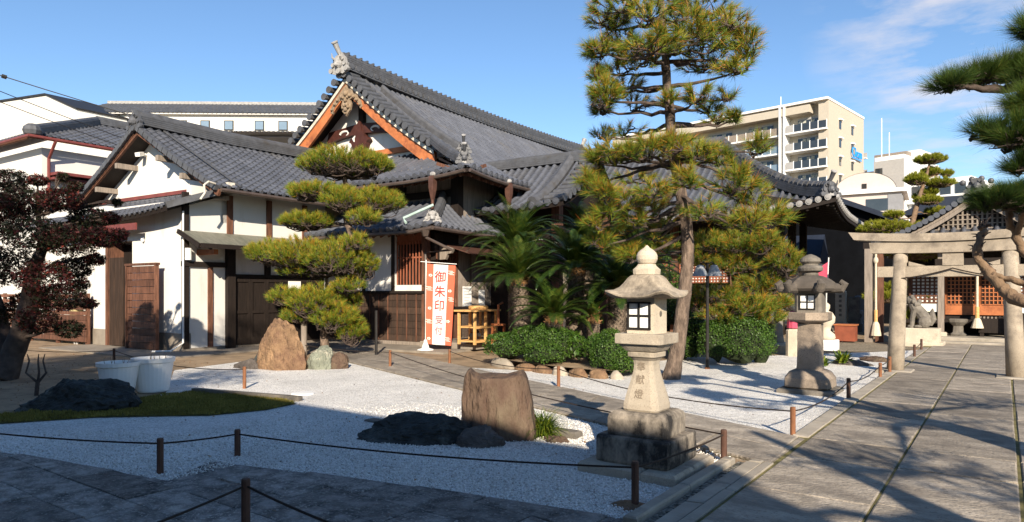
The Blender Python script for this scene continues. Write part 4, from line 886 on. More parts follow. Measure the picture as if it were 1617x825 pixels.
# ================================================================ shrine at the end of the path, torii
def shrine():
    cx_, fy = -.67, 25.0
    t = thing('shrine', 'small wooden shrine with tiled gable roof and orange lattice doors, ending the path', 'shrine', (cx_, 26, 0))
    mb = MB(); mb.bbox(-3.2, 2.4, 24.0, 29, 0, .20, .02); mb.bbox(-1.9, .7, 23.55, 24.0, 0, .10, .02); mb.build('stone_base', ['kerb'], t)
    mb = MB(); mb.box(cx_-1.9, cx_+1.9, fy+1.0, fy+4, .2, 3.0); mb.build('wall', ['timber_dark'], t)
    for x in (cx_-.9, cx_+.9):
        mb = MB(); mb.box(x-.08, x+.08, fy-.5, fy-.34, .32, 2.75); mb.bbox(x-.15, x+.15, fy-.57, fy-.27, .2, .32, .03, 1); mb.build('post', ['timber_grey', 'granite_pale'], t)
    for x in (cx_-1.9, cx_-.95, cx_+.95, cx_+1.9): MB().box(x-.07, x+.07, fy+.86, fy+1.0, .2, 2.8).build('post', ['timber_brown'], t)
    for sg in (-1, 1):
        x0, x1 = (cx_-.87, cx_-.03) if sg < 0 else (cx_+.03, cx_+.87)
        mb = MB(); mb.box(x0, x1, fy+.965, fy+.99, .85, 2.2, 1); lattice(mb, x0+.05, x1-.05, 1.15, 2.15, fy+.96, 7, 8, .03, .03); mb.box(x0, x1, fy+.93, fy+.963, .82, 1.12); mb.box(x0, x0+.06, fy+.93, fy+.963, 1.12, 2.2); mb.box(x1-.06, x1, fy+.93, fy+.963, 1.12, 2.2); mb.build('lattice_door', ['timber_red', 'timber_dark'], t)
    for sg in (-1, 1):
        x0 = cx_+sg*1.42; mb = MB(); mb.box(x0-.38, x0+.38, fy+.97, fy+.99, .9, 2.1, 1); lattice(mb, x0-.38, x0+.38, 1.2, 2.1, fy+.965, 6, 8, .05, .03); mb.build('lattice_window', ['timber_brown', 'paper_pane'], t)
    mb = MB(); mb.box(cx_-1.05, cx_+1.05, fy-.52, fy-.32, 2.35, 2.55); mb.box(cx_-2, cx_+2, fy+.85, fy+.98, 2.25, 2.42); mb.box(cx_-2.1, cx_+2.1, fy+.4, fy+.96, .55, .68); mb.build('beam', ['timber_dark'], t)
    # skirt roof, gable roof
    ez, ey = 2.95, fy-.95; hw = 2.75
    def S_f(s, u): return V(cx_-hw+s, ey+1.25*u, ez+.15*max(0, 1-min(s, 2*hw-s)/1.2)**2*(1-u)+.55*u)
    mb = MB(); roof_face(mb, S_f, 2*hw, .27, lambda s: (0, 1), 5, 'round', 0, True, 1, 2, .10)
    vy, ay, az, gz = ey+.75, fy, 4.55, 3.42
    pf = lambda u: gz-.32+(az-gz+.32)*(.55*u+.45*u**2)
    for sg in (1, -1):
        def S_g(s, u, sg=sg): 
            ss = s if sg > 0 else 4.2-s
            return V(cx_+sg*2.6*(1-u), vy+ss, pf(u))
        roof_face(mb, S_g, 4.2, .27, lambda s: (0, 1), 11, 'round', 0, False, 1, 2, .10)
    mb.build('roof', ['tile', 'tile_pale', 'timber_dark'], t)
    for sg in (1, -1):
        mb = MB()
        for k in range(17):
            u = k/17+.02; q = V(cx_+sg*2.6*(1-u), vy, pf(u)+.08); mb.tube([q+V(0,-.12,0), q+V(0,.5,.02)], .085, 8); mb.disc(q+V(0,-.11,0), (0,-1,0), .088, .04, 9, 1)
        mb.tube([V(cx_+sg*2.6*(1-k/10), vy+.62, pf(k/10)+.12) for k in range(11)], .12, 8); mb.build('verge_tiles', ['tile_ridge', 'tile'], t)
        mb = MB()
        for k in range(8):
            u0, u1 = k/8, (k+1)/8; a, b = V(cx_+sg*2.6*(1-u0), vy+.04, pf(u0)-.03), V(cx_+sg*2.6*(1-u1), vy+.04, pf(u1)-.03); mb.add([a, b, b-V(0,0,.22), a-V(0,0,.22), a+V(0,.07,0), b+V(0,.07,0), b+V(0,.07,-.22), a+V(0,.07,-.22)], [(0,1,2,3),(3,2,6,7),(7,6,5,4)])
        mb.build('bargeboard', ['timber_grey'], t)
    mb = MB(); ridge(mb, [(cx_, vy-.1, az-.05), (cx_, vy+4.2, az-.05)], .36, .26, 4); mb.build('ridge', ['tile_ridge'], t)
    mb = MB(); oni(mb, (cx_, vy-.15, az-.05), (0, -1), .55, False, 0, 0)
    for a in (-.35, -.12, .12, .35): mb.blob((cx_+a, vy-.15, az+.42-abs(a)*.4), (.08,.07,.085), 8)
    mb.build('ridge_ornament', ['tile_ridge'], t)
    gy = vy+.5; mb = MB(); mb.prism([(cx_-1.9, gy, gz-.1), (cx_+1.9, gy, gz-.1), (cx_+.9, gy, gz+.42), (cx_, gy, az-.1), (cx_-.9, gy, gz+.42)], (0,.05,0), 1)
    for i in range(25):
        x = -1.5+i*.125; zt = az-.12-(abs(x)*.62); zt = min(zt, gz+.62)
        if zt > gz+.1: mb.box(cx_+x-.025, cx_+x+.025, gy-.05, gy-.004, gz+.0, zt)
    for k in range(4): mb.box(cx_-1.5+.2*k, cx_+1.5-.2*k, gy-.06, gy-.052, gz+.06+k*.14, gz+.09+k*.14)
    mb.build('gable_lattice', ['timber_grey', 'timber_dark'], t)
shrine()
mb = MB(); x, y = -.66, 24.75
mb.tube([(x,y,2.35),(x,y,1.1)], .035, 8, 0); mb.tube([(x,y,1.1),(x,y,.75)], .055, 8, 1); mb.tube([(x,y,.76),(x,y,.70),(x,y,.46)], [.06,.10,.17], 10, 0)
tag(mb.build('bell_rope', ['rope_pale', 'timber_pale']), 'pale bell rope with flared tassel hanging before the lattice doors of the small shrine', 'rope')
def offertory(x, y, z, w, label):
    t = thing('offering_box', label, 'offering box', (x, y, z)); mb = MB(); mb.box(x-w/2, x+w/2, y-.25, y+.25, z+.12, z+.55); mb.box(x-w/2+.03, x-w/2+.13, y-.22, y+.22, z, z+.12); mb.box(x+w/2-.13, x+w/2-.03, y-.22, y+.22, z, z+.12); mb.build('body', ['timber_dark'], t)
    mb = MB(); n = int(w/.09)
    for i in range(n): a = x-w/2+.04+i*(w-.08)/(n-1); mb.box(a-.02, a+.02, y-.24, y+.24, z+.551, z+.60)
    mb.build('slats', ['timber_grey'], t)
offertory(-.25, 25.1, .2, .75, 'dark slatted offering box on the shrine base right of the bell rope')
mb = MB(); mb.lathe((-1.15,25.0,.2), [(.20,0),(.22,.05),(.15,.12),(.13,.3),(.24,.42),(.26,.5),(.22,.52)], 12, 0, R(45), 4); tag(mb.build('stone_basin', ['granite_dark']), 'dark stone pedestal basin on the shrine base left of the bell rope', 'basin')
def torii():
    cx_, y = -.76, 14.85
    t = thing('torii', 'grey stone torii gate with curved lintel standing across the path', 'torii', (cx_, y, 0))
    for sg in (-1, 1):
        mb = MB(); b = V(cx_+sg*.93, y, 0); tp = V(cx_+sg*.84, y, 2.27); mb.tube([b, b.lerp(tp,.33), b.lerp(tp,.66), tp], [.152,.140,.130,.122], 20); mb.build('pillar', ['torii_stone'], t, True)
        mb = MB(); mb.bbox(b.x-.3, b.x+.3, y-.3, y+.3, 0, .07, .02); mb.build('foot_stone', ['kerb'], t)
    def beam(x0, x1, z, h, d, curve, flare, n=14):
        mb = MB(); vs = []
        for i in range(n+1):
            f = i/n; x = x0+(x1-x0)*f; q = (2*f-1); zc = z+curve*q*q; xx = x+flare*q
            vs += [(x, y-d/2, zc), (x, y+d/2, zc), (xx, y+d/2, zc+h), (xx, y-d/2, zc+h)]
        fs = [(4*i+a, 4*i+4+a, 4*i+4+(a+1)%4, 4*i+(a+1)%4) for i in range(n) for a in range(4)]+[(3,2,1,0),(4*n,4*n+1,4*n+2,4*n+3)]
        return mb.add(vs, fs)
    beam(cx_-1.33, cx_+1.33, 2.27, .20, .26, .02, .03).build('lower_lintel', ['torii_stone'], t)
    beam(cx_-1.62, cx_+1.62, 2.475, .15, .34, .085, .10).build('upper_lintel', ['torii_stone'], t)
    MB().box(cx_-1.22, cx_+1.22, y-.075, y+.075, 1.83, 2.03).build('tie_beam', ['torii_stone'], t)
    MB().box(cx_-.16, cx_+.16, y-.09, y+.09, 2.033, 2.267).build('centre_strut', ['torii_stone'], t)
    for sg in (-1, 1):
        mb = MB(); mb.prism([(cx_+sg*.70,y-.085,2.033),(cx_+sg*.42,y-.085,2.033),(cx_+sg*.70,y-.085,2.12)], (0,.17,0)); mb.build('wedge', ['torii_stone'], t)
torii()
wires('sacred_rope', 'thin dark rope swagged from the strut of the stone torii', [(-1.6,14.74,1.80),(-.76,14.72,1.98),(.08,14.74,1.80)], .012, .03, 'rope_dark')
# stone foot kerbs at the right of the path
for i in range(4): tag(MB().bbox(.66, .9, 9.5+i*3.1, 11.2+i*3.1, 0, .10, .02).build('kerb', ['kerb']), kind='structure')
# ================================================================ town behind the temple
def rbox(mb, M4, x0, x1, y0, y1, z0, z1, mi=0):
    q = MB().box(x0, x1, y0, y1, z0, z1); mb.add([M4 @ V(*v) for v in q.v], q.f, mi)
def frame_at(p, yaw): return Matrix.Translation(p) @ Matrix.Rotation(yaw, 4, 'Z')
def apartment():
    c = PF.d(1308, 461, 105); c.z = 0; t = thing('apartment_building', 'tall tan tiled apartment block with glass balconies above the temple roof', 'building', c)
    M4 = frame_at(c, R(-8))     # local: x left..right along the balcony side is -x, gable side is +y
    top = CAMH+304/1078*105; W, D = 40., 17.; fh = 2.92
    mb = MB(); rbox(mb, M4, -W, 0, 1.6, D, 0, top); rbox(mb, M4, -1.5, 0, .1, 1.6, 0, top); mb.build('wall', ['tan_tile'], t)
    mb = MB(); rbox(mb, M4, -7.5, -7.2, -.5, 1.59, 0, top+.36); rbox(mb, M4, -6.8, -6.5, -.5, 1.59, 0, top+.36); mb.build('fin_wall', ['white_paint'], t)
    mb = MB(); rbox(mb, M4, -W, .1, -.5, D, top, top+.35); rbox(mb, M4, -W, -2.7, -.4, 1.59, top-1.5, top-.3, 1); mb.build('roof_slab', ['white_paint', 'tan_tile'], t)
    n = 6
    for k in range(n):
        z = top-1.4-fh*(k+1)
        for a, b, gl in ((-6.4, -.1, 'glass_dark'), (-14.6, -7.6, 'glass_sky' if k else 'timber_grey'), (-22, -14.8, 'timber_grey')):
            mb = MB(); rbox(mb, M4, a, b, -.5 if a > -7 else -.1, 1.58, z-.25, z); mb.build('balcony', ['white_paint'], t)
            g = MB(); m_ = 5
            for i in range(m_):
                x0 = a+(b-a)*i/m_; x1 = a+(b-a)*(i+1)/m_
                f0 = -.45 if a > -7 else -.06
                rbox(g, M4, x0+.06, x1-.06, f0, f0+.05, z+.02, z+1.15, 1 if (i == 0 and a > -7) else 0); rbox(g, M4, x1-.06, x1+.06, f0-.02, f0+.07, z, z+1.25, 2)
            g.build('balcony_glass', [gl, 'grey_paint', 'white_paint'], t)
            wn = MB(); rbox(wn, M4, a+1.2, b-1.6, 1.50, 1.55, z+.05, z+2.1)
            for i in range(5):
                if (i*7+k*3) % 5 < 3: x0 = a+1.3+i*(b-a-3.0)/5; rbox(wn, M4, x0, x0+(b-a-3.0)/5*.8, 1.46, 1.495, z+.1, z+2.0, 2)
            0; rbox(wn, M4, a+1.2, b-1.6, 1.51, 1.59, z+2.1, z+fh-.5, 1); wn.build('window', ['glass_dark', 'grey_paint', 'curtain'], t)
    for k in range(n+1):
        z = top-2.2-fh*k
        for y in (5.2, 11.0):
            mb = MB(); rbox(mb, M4, .005, .06, y-.45, y+.45, z-1.5, z-.12); rbox(mb, M4, .004, .4, y-.65, y+.65, z-.12, z+.08, 1); mb.build('window', ['glass_dark', 'white_paint'], t)
        if k: mb = MB(); rbox(mb, M4, -.6, .35, D+.005, D+.9, z-1.6, z-1.45, 1); rbox(mb, M4, -.6, .3, D+.8, D+.86, z-1.45, z-.5, 0); mb.build('balcony', ['grey_paint', 'white_paint'], t)
    # lettered blue sign, a tall first letter and a short row after it
    rot = M4 @ Matrix.Translation((.32, 12.5, top-6.6)) @ Matrix.Rotation(R(90), 4, 'Z') @ Matrix.Rotation(R(90), 4, 'X')
    text_mesh('Clean', 2.2, rot, 'sign', ['blue_sign'], t, .06)
    q = MB(); rbox(q, M4, .2, .3, 10.2, 15, top-7.6, top-7.4); q.build('sign_bar', ['blue_sign'], t)
    mb = MB(); rbox(mb, M4, -9.05, -8.95, 4, 4.1, top, top+3); mb.build('aerial', ['white_paint'], t)
apartment()
def arched_house():
    c = PF.d(1424, 461, 62); c.z = 0; t = thing('arched_house', 'pinkish grey house with arched roof gable and balcony beside the tan apartment block', 'house', c)
    M4 = frame_at(c, R(4)); top = CAMH+(461-303)/1078*62
    mb = MB(); rbox(mb, M4, -6.2, 0, 0, 7, 0, top); 
    n = 16; arc = [(-3.0+2.6*math.cos(a), top+.28+1.75*math.sin(a)) for a in np.linspace(0, math.pi, n)]
    mb.add([M4 @ V(x, .25, z) for x, z in arc], [tuple(range(n))[::-1]])
    mb.build('wall', ['beige_pink'], t)
    mb = MB(); mb.add([M4 @ V(x, .2, z+.02) for x, z in arc]+[M4 @ V(x, 7, z+.02) for x, z in arc], [(i, i+1, n+i+1, n+i) for i in range(n-1)]); mb.build('arched_roof', ['grey_roof'], t)
    mb = MB(); rbox(mb, M4, -6.5, .4, -.4, 7.3, top+.02, top+.36); mb.build('cornice', ['white_paint'], t)
    mb = MB(); rbox(mb, M4, -3.1, .5, -1.0, 2.0, top-2.7, top-1.75); mb.build('balcony', ['beige_pink'], t)
    for (a, b, z0, z1) in ((-2.9,-1.1,-1.75,-.5),(-5.6,-4.7,-1.9,-.9)):
        mb = MB(); rbox(mb, M4, a, b, -.05, -.005, top+z0, top+z1); mb.build('window', ['glass_dark'], t)
    mb = MB(); rbox(mb, M4, -1.1, .02, -.06, -.004, top-1.75, top-.15); rbox(mb, M4, .005, .06, .4, 2.2, top-1.75, top-.15); mb.build('pillar_tiles', ['grey_roof'], t)
    mb = MB(); rbox(mb, M4, -3.25, -2.85, .18, .245, top+.55, top+1.0); mb.build('vent', ['black_metal'], t)
    c2 = M4 @ V(-5.5, 9, 0); mb = MB(); arc2 = [(-3.6+2.0*math.cos(a), top+1.9+1.2*math.sin(a)) for a in np.linspace(0, math.pi, 10)]
    mb.add([M4 @ V(x, 8, z) for x, z in arc2]+[M4 @ V(x, 14, z) for x, z in arc2], [tuple(range(10))[::-1]]+[(i, i+1, 11+i, 10+i) for i in range(9)]); rbox(mb, M4, -5.6, -1.6, 8, 14, 0, top+1.9); mb.build('rear_wing', ['beige_pink'], t)
arched_house()
def white_block():
    c = PF.d(1427, 461, 112); c.z = 0; t = thing('white_block', 'white and grey stepped apartment block far behind the arched house', 'building', c)
    M4 = frame_at(c, R(-14)); top = CAMH+(461-253)/1078*112
    mb = MB(); rbox(mb, M4, -4.5, 0, 0, 16, 0, top+1.0); rbox(mb, M4, -7.5, -4.5, 2, 16, 0, top-1.2); rbox(mb, M4, 0.01, 9, 2, 14, 0, top-3.5); mb.build('wall', ['white_paint'], t)
    mb = MB(); rbox(mb, M4, -4.6, .1, -.2, 0, top-9.5, top+.3); mb.build('fin_wall', ['grey_paint'], t)
    for k in range(3):
        mb = MB(); rbox(mb, M4, -7.2, -5.2, 1.9, 1.99, top-4.4-3*k, top-2.8-3*k); mb.build('window', ['glass_dark'], t)
    mb = MB(); rbox(mb, M4, -4.3, -3.2, -.3, -.21, top-2.6, top-.9); mb.build('window', ['glass_dark'], t); mb = MB(); rbox(mb, M4, -7.7, -4.4, 1.2, 2.0, top-1.3, top-1.0); mb.build('cornice', ['grey_paint'], t)
    mb = MB(); rbox(mb, M4, -4.2, .4, 6, 14, top+1.0, top+2.5); rbox(mb, M4, -6.2, -1, 4, 8, top+.8, top+2.2, 1); mb.build('roof_room', ['white_paint', 'timber_grey'], t)
    for k in range(4):
        mb = MB()
        for i in range(4): rbox(mb, M4, .5+i*2.1, 2.0+i*2.1, 1.9, 1.99, top-6.2-3*k, top-4.3-3*k)
        mb.build('window', ['glass_dark'], t); mb = MB(); rbox(mb, M4, .1, 9, 1.0, 1.9, top-7.2-3*k, top-6.2-3*k); mb.build('balcony', ['white_paint'], t)
    mb = MB(); mb.tube([M4 @ V(-4.2,2,top), M4 @ V(-4.2,2,top+8)], .07, 6); mb.tube([M4 @ V(-2.4,.5,top), M4 @ V(-2.4,.5,top+5)], .07, 6); mb.build('aerial', ['white_paint'], t)
white_block()
def dark_house():
    t = thing('dark_house', 'long black clad house with navy roof behind the stone torii', 'house', (-3, 38, 0))
    def xz(px, py, y): q = PF.y(px, py, y); return (q.x, y, q.z)
    a, e1 = xz(1285,298,37), xz(1447,353,37); mb = MB(); mb.prism([(a[0]-6,37.4,0), (e1[0]-.4,37.4,0), (e1[0]-.4,37.4,e1[2]-.1), (a[0],37.4,a[2]-.15), (a[0]-6,37.4,e1[2]-.1)], (0,6,0))
    b1, b2, b3 = xz(1428,334,40), xz(1482,311,40), xz(1700,300,40); mb.box(b1[0]+.3, b3[0]+3, 40.5, 47, 0, b1[2]-.05); mb.build('wall', ['black_wall'], t)
    mb = MB(); mb.prism([e1, (e1[0],37,e1[2]-.25), (a[0],37,a[2]-.25), (a[0]-6.6,37,e1[2]-.25), (a[0]-6.6,37,e1[2]), a], (0,7,0)); mb.prism([b1, (b1[0],40,b1[2]-.2), (b3[0]+4,40,b1[2]-.2), (b3[0]+4,40,b3[2]), b2], (0,7,0)); mb.build('roof', ['navy_roof'], t)
    for (x, z) in ((-4.6, 3.2), (-2.3, 4.9), (-.2, 5.0)):
        mb = MB(); y = 37.35 if x < -3 else 40.45; mb.box(x, x+.9, y, y+.04, z, z+.7); mb.build('window', ['glass_sky'], t)
dark_house()
def blue_house():
    t = thing('tiled_house', 'white house with blue grey roof seen between the posts of the main hall', 'house', (-9, 40, 0)); mb = MB(); mb.box(-14, -7.1, 34.6, 36.3, 0, 3.0); mb.build('wall', ['plaster_far'], t)
    mb = MB(); mb.prism([(-14.5,34.2,2.9),(-14.5,35.4,4.3),(-14.5,36.5,2.9)], (7.5,0,0)); mb.build('roof', ['navy_roof'], t)
blue_house()
# houses on the left
def left_house():
    t = thing('tiled_roof_house', 'two storey cream house with hipped grey tile roof and red brown gutters', 'house', (-30, 14, 0), BF)
    cx0, cy0, ez = -27., 10.8, 7.05
    mb = MB(BF); mb.box(-44, cx0-.6, cy0+.6, 24, 0, 6.75); mb.build('wall', ['plaster_far'], t)
    rx_, rz_ = 4.2, 1.75
    def S_r(s, u): return V(cx0-rx_*u, cy0+s, ez+rz_*u)
    def S_f(s, u): return V(cx0-s, cy0+rx_*u, ez+rz_*u)
    mb = MB(BF); roof_face(mb, S_r, 14, .27, lambda s: (0, min(1, s/rx_)), 14, 'wave', 0, True, 0, 1, .14); roof_face(mb, S_f, 14, .27, lambda s: (0, min(1, s/rx_)), 14, 'wave', 0, True, 0, 1, .14); mb.build('roof', ['tile', 'timber_brown'], t)
    mb = MB(BF); ridge(mb, [(cx0-.1, cy0+.1, ez+.02), (cx0-rx_, cy0+rx_, ez+rz_)], .4, .22, 3); ridge(mb, [(cx0-rx_, cy0+rx_, ez+rz_), (cx0-rx_, 24.8, ez+rz_)], .4, .25, 3); mb.build('ridge', ['tile_ridge'], t)
    mb = MB(BF); mb.blob((cx0-.1, cy0+.1, ez+.14), (.3,.3,.26), 10); mb.build('hip_ornament', ['tile_ridge'], t)
    gutter_line([(cx0-14, cy0-.1, ez-.08), (cx0+.1, cy0-.1, ez-.08), (cx0+.1, cy0+14, ez-.08)], 'gutter', t, 'red_metal')
    q = Bx(76, 220, cx0-.5); gutter_line([(cx0+.1, q.y, ez-.1), (cx0-.45, q.y, ez-.7), (cx0-.45, q.y, 0)], 'downpipe', t, 'red_metal')
    p = By(25, 285, cy0+.58); mb = MB(BF); mb.box(p.x-.9, p.x+.75, cy0+.52, cy0+.59, 4.4, 5.75, 1); mb.box(p.x-.8, p.x-.05, cy0+.49, cy0+.515, 4.5, 5.65); mb.box(p.x+.0, p.x+.65, cy0+.49, cy0+.515, 4.5, 5.65); mb.build('window', ['curtain', 'black_metal'], t)
    q = Bx(132, 255, cx0-.58); mb = MB(BF); mb.box(cx0-.6, cx0+.1, q.y-1.2, q.y+1.3, 5.75, 5.85); mb.box(cx0-.6, cx0-.1, q.y-1.2, q.y+1.3, 5.6, 5.68); mb.build('window_hood', ['red_metal'], t)
    mb = MB(BF); q = Bx(138, 272, cx0-.58); mb.box(cx0-.61, cx0-.57, q.y-.7, q.y+.9, 4.5, 5.4); mb.build('window', ['glass_dark'], t)
left_house()
def white_gable_house():
    c = BF.rot @ By(125, 461, 24); t = thing('white_gable_house', 'plain white gabled house with thin black roof edge, highest at the left', 'house', (c.x, c.y, 0))
    Y = 24; a, b, e = By(0, 160, Y), By(73, 150, Y), By(122, 172, Y); l = By(-160, 185, Y)
    mb = MB(BF); mb.prism([(l.x, Y, 0), (e.x, Y, 0), (e.x, Y, e.z-.05), (b.x, Y, b.z-.05), (l.x, Y, l.z-.1)], (0, 3.5, 0)); mb.build('wall', ['plaster_far'], t)
    mb = MB(BF)
    for p, q in ((l, b), (b, e+V(.1,0,-.05))): mb.prism([(p.x, Y-.12, p.z-.02), (q.x, Y-.12, q.z-.02), (q.x, Y-.12, q.z+.10), (p.x, Y-.12, p.z+.10)], (0, 3.7, 0))
    mb.build('roof', ['black_metal'], t)
white_gable_house()
def long_building():
    c = PF.d(300, 461, 52); c.z = 0; t = thing('long_building', 'long cream building with shallow tiled roof and a row of small windows behind the temple', 'building', c)
    M4 = frame_at(c, R(35.8+1.5)); k = 52/1078; e = CAMH+(461-180)*k
    mb = MB(); rbox(mb, M4, -8.2, 16, 0, 9, 0, e); mb.build('wall', ['plaster_far'], t)
    mb = MB()
    def S(s, u): return M4 @ V(-8.8+s, -.35+5*u, e-.02+2.0*u)
    roof_face(mb, S, 25, .33, lambda s: (0, 1), 6, 'wave', 0, True, 0, 1, .10); mb.build('roof', ['tile_ridge', 'plaster_far'], t)
    mb = MB(); mb.add([S(0, 1)+V(0,0,.0), S(25, 1), S(25, 1)+V(0,0,.25), S(0, 1)+V(0,0,.25)], [(0,1,2,3)]); mb.add([M4 @ V(-8.8, 4.66, e+1.96), M4 @ V(16.2, 4.66, e+1.96), M4 @ V(16.2, 9.9, e-.15), M4 @ V(-8.8, 9.9, e-.15)], [(0,1,2,3)]); mb.build('ridge', ['tile_pale'], t)
    for px in (202, 288, 324, 361, 409, 446):
        x = (px-300)*k; mb = MB(); rbox(mb, M4, x-.36, x+.36, -.06, -.004, e-1.25, e-.5, 1); rbox(mb, M4, x-.29, x+.29, -.09, -.061, e-1.18, e-.57); mb.build('window', ['glass_sky', 'black_metal'], t)
    mb = MB()
    def S2(s, u): return M4 @ V(4+s, -3.5+3.4*u, e-2.15+.55*u)
    roof_face(mb, S2, 11, .33, lambda s: (0, 1), 5, 'wave', 0, True, 0, 1, .12); mb.build('lower_roof', ['tile', 'timber_dark'], t)
long_building()
# ================================================================ stone lanterns
def stone_lantern(c):
    x, y = c; t = thing('stone_lantern', 'pale square stone lantern with onion finial, nearest the camera inside the rope', 'stone lantern', (x, y, 0))
    o = (x, y, 0)
    def sq(name, prof, m, sqe=9, n=32, lift=None, smooth=False): mb = MB(); mb.lathe(o, prof, n, 0, 0, sqe, lift); return mb.build(name, [m], t, smooth)
    hw = .44
    mb = MB(); mb.bbox(x-hw, x+hw-.30, y-hw, y+hw, 0, .10, .02); mb.bbox(x+hw-.295, x+hw, y-hw, y-.03, 0, .097, .02); mb.bbox(x+hw-.295, x+hw, y-.025, y+hw, 0, .10, .02); mb.build('plinth', ['granite'], t)
    sq('lower_base', [(.33,.10),(.336,.12),(.335,.31),(.325,.325)], 'granite_stained', 18)
    sq('upper_base', [(.258,.325),(.262,.335),(.262,.465),(.25,.50),(.215,.525)], 'granite_stained', 16)
    prof = [(.150,.52),(.162,.54),(.160,.58),(.143,.66),(.122,.74),(.105,.81),(.092,.87),(.088,.92),(.093,.955),(.115,.98),(.130,.99),(.132,1.025),(.126,1.032)]
    sq('shaft', prof, 'granite', 10)
    sq('platform', [(.115,1.03),(.14,1.04),(.178,1.085),(.182,1.10),(.212,1.104),(.214,1.11),(.214,1.185),(.209,1.19)], 'granite', 16)
    zb, zt, h = 1.19, 1.495, .128
    mb = MB(); mb.box(x-h, x+h, y-h, y+h, zb, zt); mb.build('light_box', ['granite_pale'], t)
    for (nx, ny) in ((0,-1),(0,1)):
        f = MB(); yy = y+ny*h; s = .108; zc = zb+.155
        def fb(a0, a1, z0, z1, d0, d1): f.box(x-.012+a0, x-.012+a1, min(yy+ny*d0, yy+ny*d1), max(yy+ny*d0, yy+ny*d1), z0, z1)
        for a in (-s, -.008, s-.016): fb(a, a+.016, zc-s*1.1, zc+s*1.1, .003, .016)
        for z in (zc-s*1.1, zc-.008, zc+s*1.1-.016): fb(-s, s, z, z+.016, .002, .015)
        o1 = f.build('window_frame', ['black_metal'], t)
        g = MB(); g.box(x-.012-s, x-.012+s, min(yy+ny*.0015, yy+ny*.0035), max(yy+ny*.0015, yy+ny*.0035), zc-s*1.1, zc+s*1.1); g.build('paper_pane', ['paper_pane'], o1)
    mb = MB(); mb.disc((x+h-.004, y, zb+.17), (1,0,0), .026, .006, 14); mb.build('moon_hole', ['granite_dark'], t)
    def lift(r, z, a):
        k = abs(math.sin(2*a)); return (.045*k**6)*max(0, (r-.14)/.15)**2
    sq('cap', [(.14,1.495),(.22,1.49),(.285,1.493),(.297,1.503),(.296,1.515),(.275,1.528),(.235,1.55),(.195,1.585),(.165,1.625),(.14,1.665),(.115,1.69),(.09,1.70)], 'granite_cap', 7, 40, lift)
    mb = MB(); mb.lathe(o, [(.085,1.695),(.10,1.70),(.103,1.745),(.09,1.755),(.072,1.775),(.066,1.79)], 24, 0, 0, 5); n_ = 20
    mb.lathe(o, [(.06,1.785),(.078,1.80),(.092,1.83),(.092,1.862),(.080,1.89),(.058,1.913),(.028,1.932),(.006,1.955)], n_); mb.build('finial', ['granite_pale'], t, False)
    for ch, zc, sz, yo, tilt in (('奉', .90, .085, .090, -2), ('献', .79, .085, .110, -13), ('燈', .67, .085, .141, -16)):
        M4 = Matrix.Translation((x-.01, y-yo-.004, zc)) @ Matrix.Rotation(R(90+tilt), 4, 'X'); text_mesh(ch, sz, M4, 'inscription', ['cut_letter'], t, .002)
L1 = (-2.53, 5.52)
stone_lantern(L1)
def old_lantern(c):
    x, y = c; o = (x, y, 0); t = thing('stone_lantern', 'dark weathered stone lantern with scrolled hexagonal cap on a square pillar, midway to the torii', 'stone lantern', (x, y, 0))
    mb = MB(); mb.bbox(x-.40, x+.40, y-.40, y+.40, 0, .08, .02); mb.build('plinth', ['granite_dark'], t)
    mb = MB(); mb.lathe(o, [(.30,.08),(.335,.11),(.33,.24),(.27,.33),(.21,.36)], 32, 0, 0, 6); mb.build('base', ['granite_old'], t)
    mb = MB(); mb.lathe(o, [(.178,.36),(.172,.45),(.165,1.02),(.168,1.06)], 24, 0, 0, 9); mb.build('pillar', ['granite_old'], t)
    mb = MB(); mb.lathe(o, [(.17,1.06),(.22,1.08),(.31,1.11),(.325,1.125),(.325,1.225),(.315,1.235)], 6, 0, R(30)); mb.build('platform', ['granite_old'], t)
    mb = MB(); mb.lathe(o, [(.195,1.235),(.195,1.555)], 28, 0, 0, 8); mb.build('light_box', ['granite_dark'], t)
    f = MB(); yy = y-.198; s = .115; zc = 1.395
    for a in (-s, -.009, s-.018): f.box(x+a, x+a+.018, yy-.016, yy-.003, zc-s, zc+s)
    for z in (zc-s, zc-.009, zc+s-.018): f.box(x-s, x+s, yy-.015, yy-.004, z, z+.018)
    o1 = f.build('window_frame', ['black_metal'], t); g = MB(); g.box(x-s, x+s, yy-.003, yy-.001, zc-s, zc+s); g.build('paper_pane', ['paper_pane'], o1)
    mb = MB(); mb.lathe(o, [(.22,1.555),(.36,1.565),(.40,1.60),(.395,1.64),(.34,1.70),(.27,1.75),(.19,1.785),(.12,1.80)], 6, 0, R(0)); 
    for k in range(6):
        a = R(60*k); d = V(math.cos(a), math.sin(a), 0); p = V(x, y, 1.605)+d*.35; mb.tube([p-d*.1, p, p+d*.09, p+d*.13+V(0,0,.055), p+d*.07+V(0,0,.10)], [.075,.078,.075,.06,.04], 10)
    mb.build('cap', ['granite_black'], t)
    mb = MB(); mb.lathe(o, [(.11,1.79),(.12,1.82),(.11,1.84),(.175,1.87),(.185,1.91),(.165,1.945),(.115,1.955),(.115,1.975),(.155,2.01),(.14,2.06),(.08,2.10),(.02,2.125)], 20); mb.build('finial', ['granite_dark'], t)
old_lantern((-2.42, 11.2))
